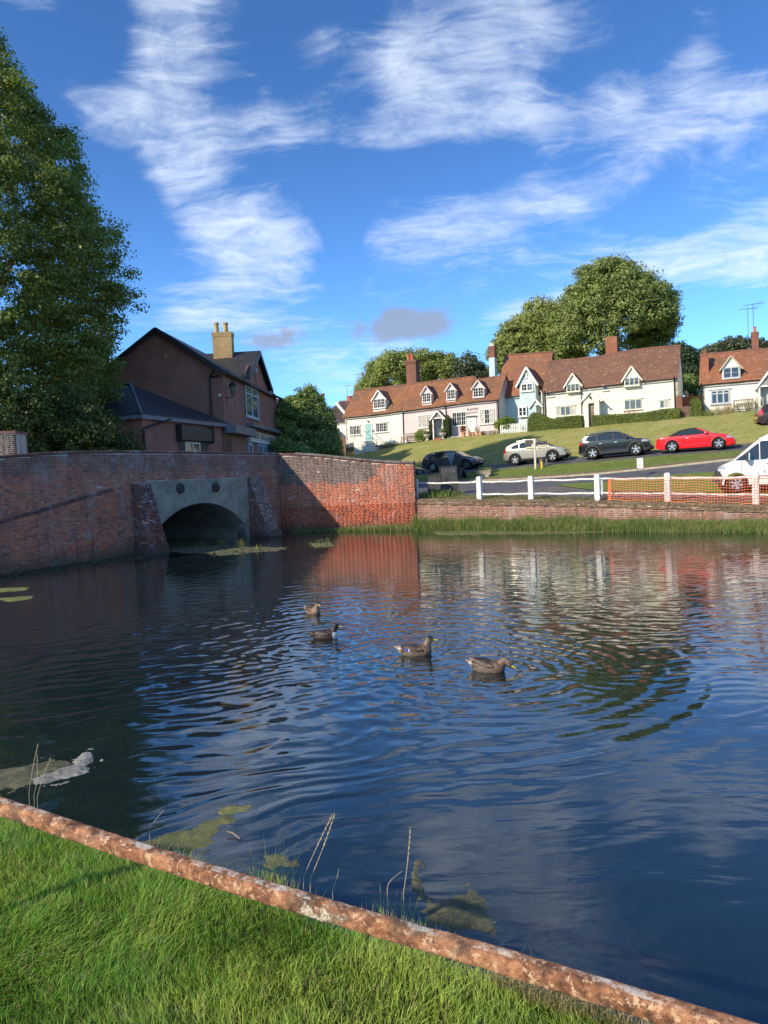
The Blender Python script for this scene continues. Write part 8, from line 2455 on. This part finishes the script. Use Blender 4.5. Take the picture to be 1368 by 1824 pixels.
# the great lime tree on the left
TB = Vector((-20.3, 36.0, 3.0))
zs_ = [2.6 + (z_ - 2.6) * 1.09 for z_ in [3.2, 4.2, 5.5, 7.1, 9.2, 11.5, 13.2, 15.0, 17.6, 19.4, 21.5, 23.2, 24.6, 26.0]]
rs_ = [r_ * 1.04 for r_ in [5.2, 5.8, 5.8, 5.9, 6.5, 7.0, 7.2, 6.7, 5.7, 4.8, 3.4, 2.3, 1.5, .4]]
root = thing('lime_tree', 'huge dark leaved tree filling the left side of the picture', 'tree', TB)
ncl = 3500
zz = rng.uniform(3.3, 28.0, ncl * 3); keep = rng.uniform(0, 8.1, ncl * 3) < np.interp(zz, zs_, rs_); zz = zz[keep][:ncl]; ncl = len(zz)
th = rng.uniform(0, 2 * np.pi, ncl)
lump = np.array([.17 * mnoise.noise(Vector((math.cos(a) * 2.0, math.sin(a) * 2.0, b * .42))) + .13 * mnoise.noise(Vector((math.cos(a) * 5, math.sin(a) * 5, b * .9))) for a, b in zip(th, zz)])
rr_ = np.interp(zz, zs_, rs_) * (1 - .42 * rng.uniform(0, 1, ncl) ** 1.5 + lump)
C = np.stack([TB.x + np.cos(th) * rr_, TB.y + np.sin(th) * rr_, zz - .07 * rr_], 1)
Cr = rng.uniform(.42, .95, ncl)
Pn, out = clusters_to_leaves(C, Cr, 105, .42)
Pn[:, 2] -= .12 * rng.uniform(0, 1, len(Pn))
leaf_quads(Pn, .150, out * 2.4, 'crown', mt_lime, root, .75)
limb_tree(TB - Vector((0, 0, .2)), 22, None, root, mt_bark, .55, 16, 5.6)
# its neighbour, mostly outside the frame, which shades the pub
TN = Vector((-27.5, 36.0, 3.0))
root = thing('lime_tree', 'second tree of the row standing farther left behind the huge one', 'tree', TN)
nn_ = 700; d_ = rng.normal(size=(nn_, 3)); d_ /= np.linalg.norm(d_, axis=1)[:, None]
rr_ = (1 - .45 * rng.uniform(0, 1, nn_) ** 1.4)[:, None]
C = np.array([TN.x, TN.y, 12.0]) + d_ * rr_ * np.array([5.6, 5.8, 9.0])
Pn, out = clusters_to_leaves(C, rng.uniform(.6, 1.1, nn_), 60, .55)
leaf_quads(Pn, .22, out, 'crown', mt_lime, root, .75)
limb_tree(TN - Vector((0, 0, .2)), 18, None, root, mt_bark, .5, 10, 4.5)
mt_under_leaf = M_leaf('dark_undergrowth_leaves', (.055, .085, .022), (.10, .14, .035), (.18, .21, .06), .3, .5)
# undergrowth below it
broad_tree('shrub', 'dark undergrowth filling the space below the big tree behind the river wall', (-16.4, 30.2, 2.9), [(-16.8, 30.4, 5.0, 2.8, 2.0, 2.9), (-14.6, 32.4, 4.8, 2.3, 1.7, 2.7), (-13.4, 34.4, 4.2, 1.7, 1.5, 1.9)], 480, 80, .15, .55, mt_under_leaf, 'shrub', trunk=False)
def at(px, py, d): return P(px, py, d)
def lobe(px, py, d, rx_px, rz_px, ry=None):
    c = P(px, py, d); k = d / FPX; rx = rx_px * k; return (c.x, c.y, c.z, rx, ry or rx, rz_px * k)
d = 80
b_ = P(1095, 740, d)
broad_tree('sycamore_tree', 'large round topped tree towering behind the long cream cottage', (b_.x, b_.y, 8), [lobe(1093, 565, d, 92, 82), lobe(1080, 520, d, 66, 55), lobe(1155, 560, d - 1, 52, 56), lobe(1045, 600, d, 62, 60), lobe(1160, 610, d + 1, 40, 34)], 1500, 105, .27, 1.05, mt_syc)
b_ = P(935, 740, 84)
broad_tree('sycamore_tree', 'lower rounded tree left of the large round topped one, behind the blue house', (b_.x, b_.y, 8), [lobe(965, 600, 86, 55, 62), lobe(930, 620, 85, 48, 52), lobe(905, 640, 84, 34, 40), lobe(990, 640, 84, 50, 60)], 900, 95, .27, .95, mt_syc2)
b_ = P(735, 740, 92)
broad_tree('sycamore_tree', 'rounded light green tree behind the brown chimney of the white cottage', (b_.x, b_.y, 8), [lobe(700, 668, 92, 48, 38), lobe(740, 662, 92, 46, 38), lobe(785, 664, 92, 34, 36), lobe(665, 690, 92, 30, 22)], 720, 95, .27, .95, mt_syc2)
b_ = P(838, 740, 90)
broad_tree('birch_tree', 'thin grey green tree between the rounded tree and the blue rendered chimney', (b_.x, b_.y, 8), [lobe(838, 668, 90, 26, 36), lobe(818, 674, 90, 20, 28), lobe(862, 672, 90, 16, 32)], 230, 50, .32, .8, mt_willow, shell=.8, flat=.8)
b_ = P(1225, 740, 68)
broad_tree('dark_tree', 'dark bushy tree in the gap between the cream and right hand cottages', (b_.x, b_.y, 7.5), [lobe(1222, 668, 70, 25, 48), lobe(1212, 640, 72, 16, 30), lobe(1240, 690, 68, 16, 40)], 330, 60, .26, .7, mt_dkleaf)
broad_tree('shrub', 'light green shrub above the board gate', (P(1222, 720, 62).x, P(1222, 720, 62).y, 7), [lobe(1222, 686, 62, 17, 18)], 90, 60, .18, .4, mt_bushl, 'shrub', trunk=False)
b_ = P(1300, 640, 74)
broad_tree('willow_bush', 'pale grey green bushes behind the ridge of the right hand cottage', (b_.x, b_.y, 8.5), [lobe(1310, 622, 74, 32, 20), lobe(1270, 632, 74, 22, 16), lobe(1345, 624, 74, 22, 18), lobe(1380, 628, 74, 20, 14)], 330, 60, .26, .6, mt_willow, 'bush', trunk=False)
b_ = P(545, 812, 61)
broad_tree('bushy_tree', 'leafy green tree standing right of the brick pub', (b_.x, b_.y, 3.2), [lobe(540, 755, 61, 42, 55), lobe(515, 770, 60, 32, 50), lobe(550, 715, 62, 22, 26), lobe(572, 770, 61, 28, 48), lobe(520, 730, 62, 20, 24), lobe(583, 800, 60, 24, 24), lobe(505, 805, 59, 24, 28)], 900, 90, .20, .60, mt_bushl, shell=.5)
broad_tree('shrub', 'round yellow green shrub at the foot of the leafy tree beside the board fence', (P(575, 815, 58).x, P(575, 815, 58).y, 3), [lobe(576, 793, 57, 24, 24), lobe(555, 802, 57, 18, 16)], 190, 80, .18, .5, mt_bushl, 'shrub', trunk=False)
broad_tree('shrub', 'green shrub covering the space behind the wing wall left end', (P(520, 812, 57).x, P(520, 812, 57).y, 3), [lobe(505, 800, 56, 18, 20), lobe(535, 808, 56, 22, 16)], 160, 80, .18, .5, mt_bushl, 'shrub', trunk=False)
# clipped hedges: solid core with leaves on it
def hedge(name, label, px0, px1, topf, off0, off1, mat, leaf=.085, dens=420, round_l=0.0, cat='hedge'):
    q = pl1; u0 = q.uz(px0, 760, off1)[0]; u1 = q.uz(px1, 760, off1)[0]; n_ = 24
    us = np.linspace(u0, u1, n_); pxs = np.linspace(px0, px1, n_)
    zt = [q.uz(px, topf(px), off1)[1] for px in pxs]; zg_ = [drop(*q.pt(u, 0, off1).xy) for u in us]
    c = q.pt((u0 + u1) / 2, zg_[n_ // 2], (off0 + off1) / 2); root = thing(name, label, cat, c)
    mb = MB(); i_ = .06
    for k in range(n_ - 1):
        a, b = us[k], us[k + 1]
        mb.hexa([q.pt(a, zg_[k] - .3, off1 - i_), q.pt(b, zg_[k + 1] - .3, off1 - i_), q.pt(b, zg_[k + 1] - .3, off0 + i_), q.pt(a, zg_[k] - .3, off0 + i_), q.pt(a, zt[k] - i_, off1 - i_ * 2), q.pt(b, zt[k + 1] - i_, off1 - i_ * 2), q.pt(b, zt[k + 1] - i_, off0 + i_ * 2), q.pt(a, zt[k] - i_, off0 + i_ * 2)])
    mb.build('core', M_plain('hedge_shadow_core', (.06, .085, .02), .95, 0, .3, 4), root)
    W_ = off1 - off0; H = max(z - g_ for z, g_ in zip(zt, zg_)); L = u1 - u0
    n_f = int(L * H * dens); n_t = int(L * W_ * dens); n_e = int(W_ * H * dens)
    def mk(u, z, o): return np.stack([q.p0.x + q.d.x * u + q.n.x * o, q.p0.y + q.d.y * u + q.n.y * o, z], 1)
    parts_ = []; bias = []
    u = rng.uniform(u0, u1, n_f); t = rng.uniform(0, 1, n_f); zt_ = np.interp(u, us, zt); zg2 = np.interp(u, us, zg_)
    lum = nzarr(u, t * 2, 2.0, 3) * .06
    parts_.append(mk(u, zg2 + (zt_ - zg2) * t, off1 - .07 * t ** 6 + lum + rng.normal(0, .025, n_f))); bias.append(np.tile([q.n.x, q.n.y, .5], (n_f, 1)))
    u = rng.uniform(u0, u1, n_t); o = rng.uniform(off0, off1, n_t); parts_.append(mk(u, np.interp(u, us, zt) + nzarr(u, o, 2.0, 6) * .05 + rng.normal(0, .02, n_t), o)); bias.append(np.tile([0, 0, 1.6], (n_t, 1)))
    for ue, sg in ((u0, -1), (u1, 1)):
        o = rng.uniform(off0, off1, n_e); t = rng.uniform(0, 1, n_e); k = 0 if sg < 0 else -1
        parts_.append(mk(np.full(n_e, ue) + rng.normal(0, .03, n_e), zg_[k] + (zt[k] - zg_[k]) * t, o)); bias.append(np.tile([q.d.x * sg, q.d.y * sg, .3], (n_e, 1)))
    leaf_quads(np.concatenate(parts_), leaf, np.concatenate(bias) * 1.5, 'foliage', mat, root)
    return root
hedge('clipped_hedge', 'clipped green hedge with a rounded left end in front of the blue and cream walls', 940, 1036.5, lambda px: float(np.interp(px, [940, 944, 952, 962, 972, 980, 1000, 1015, 1036], [748, 738, 734.5, 736, 742, 745.5, 745, 741.5, 740])), .35, 1.25, mt_hedge)
hedge('clipped_hedge', 'long low clipped hedge sloping up to the right in front of the cream cottage', 1055.5, 1211, lambda px: float(np.interp(px, [1055, 1100, 1140, 1180, 1205, 1211], [739.5, 738, 735.5, 730, 726.5, 727])), .45, 1.25, mt_hedge)
hedge('clipped_shrub', 'tall narrow clipped shrub at the left corner of the right hand cottage', 1231, 1250.5, lambda px: float(np.interp(px, [1231, 1235, 1241, 1246, 1250.5], [716, 709, 707.5, 709, 717])), .2, 1.2, mt_hedge, cat='shrub')
hedge('climbing_shrub', 'tall narrow clipped climber on the left of the trellis porch', 763.8, 770.6, lambda px: 745, .3, .85, mt_dkleaf, leaf=.08, dens=700, cat='shrub')
hedge('climbing_shrub', 'tall narrow clipped climber on the right of the trellis porch', 789, 799.5, lambda px: float(np.interp(px, [789, 792, 797, 799.5], [745, 740, 740, 744])), .3, .95, mt_dkleaf, leaf=.08, dens=700, cat='shrub')
def small_bush(px, off, rx, rz, label, mat, n_=60, leaf=.09, name='shrub', up=0.0):
    g = gz(px, off); return broad_tree(name, label, (g.x, g.y, g.z), [(g.x, g.y, g.z + rz * .75 + up, rx, rx * .85, rz)], n_, 60, leaf, .22, mat, 'shrub', trunk=False)
small_bush(750, .75, .55, .62, 'round bright green bush between the bench and the left urn', mt_bushl, 90)
small_bush(902, .35, .95, .62, 'spreading bright green shrub behind the white picket fence', M_leaf('lime_green_leaves', (.12, .20, .02), (.20, .28, .04), (.26, .32, .06), .35), 110, up=.25)
small_bush(825, .95, .20, .34, 'dark red conifer in the wide terracotta pot', M_leaf('dark_red_leaves', (.20, .035, .025), (.28, .06, .035), (.33, .09, .05), .2), 40, .05, 'potted_conifer', up=.38)
for (px, s_, lab) in ((760.5, .18, 'leafy plant in the left stone urn'), (788.5, .18, 'leafy plant in the right stone urn')):
    g = gz(px, 1.05); broad_tree('urn_plant', lab, (g.x, g.y, g.z), [(g.x, g.y, g.z + .72, .24, .2, .16)], 26, 50, .07, .12, mt_bushl, 'plant', trunk=False)
def wispy(px, off, hgt, label, mat, n_=40, spread=.1, name='garden_plant', z_up=0.0, wd=.02):
    g = gz(px, off); p = np.stack([g.x + rng.normal(0, spread, n_), g.y + rng.normal(0, spread, n_), np.full(n_, g.z + z_up)], 1)
    return blades(name, p, hgt, wd, .45, mat, kind=None, label=label, cat='plant')
wispy(836, .9, .75, 'tall wispy plant left of the pink cottage second door', mt_bushl, 30, .06, z_up=.3)
wispy(850, .9, .65, 'spreading twiggy plant in the pot right of the second door', mt_bl_dry, 60, .12, z_up=.3)
wispy(628, .6, .40, 'dry grassy plants at the left foot of the white cottage', mt_bl_dry, 260, .5); wispy(648, .9, .30, 'low grey plants left of the white steps', mt_bl_dry, 160, .5)
wispy(700, .5, .55, 'feathery green plants between the white steps and the bench', M_leaf('feathery_leaves', (.12, .15, .06), (.20, .22, .10), (.3, .3, .2), .3), 360, .7)
wispy(1262, .8, .55, 'leafy border plants at the left of the grey framed window', mt_reed, 260, .35); wispy(1283, .8, .75, 'tall dry border plants under the grey framed window', mt_bl_dry, 220, .5)
wispy(1300, .8, .8, 'upright brown border plants right of the grey framed window', mt_bl_dry, 160, .3); wispy(1335, .3, 1.5, 'climbing rose stem left of the grey door', mt_reed, 40, .15); wispy(1354, .5, 1.3, 'leafy climber beside the grey door', mt_reed, 90, .12)
wispy(1086, .3, .9, 'thin climbing rose right of the enclosed porch', mt_reed, 26, .12)
wispy(1127, .15, .35, 'window box flowers below the middle window of the cream cottage', M_leaf('pink_flowers', (.1, .14, .04), (.35, .08, .06), (.5, .2, .15), .2), 60, .3, 'window_box', z_up=.75)
q, u0, u1, z1 = TROUGH
p = np.array([tuple(q.pt(rng.uniform(u0 + .15, u1 - .1), z1 - .05, rng.uniform(-.5, -.1))) for _ in range(260)])
blades('trough_plants', p, .28, .02, .6, mt_bushl, kind=None, label='straggling green plants in the stone trough', cat='plants')
# rougher grass on verge and hillside, near enough to show
scatter_ground('verge_grass', 9000, (740, 1330), lambda px: (float(np.interp(px, [740, 1000, 1330], [849, 828, 802])), float(np.interp(px, [740, 1000, 1330], [858, 846, 815]))), .06, mt_reed, .02)
scatter_ground('hillside_grass', 16000, (600, 1368), lambda px: (float(np.interp(px, [600, 740, 890, 1040, 1210, 1368], [808, 789, 775, 762, 746, 732])), float(np.interp(px, [600, 740, 850, 947, 1065, 1190, 1368], [826, 838, 834, 822, 812, 803, 792]))), .07, mat_blade('hill_blades', (.22, .25, .065), (.34, .33, .11), (.42, .35, .17), .25), .03)
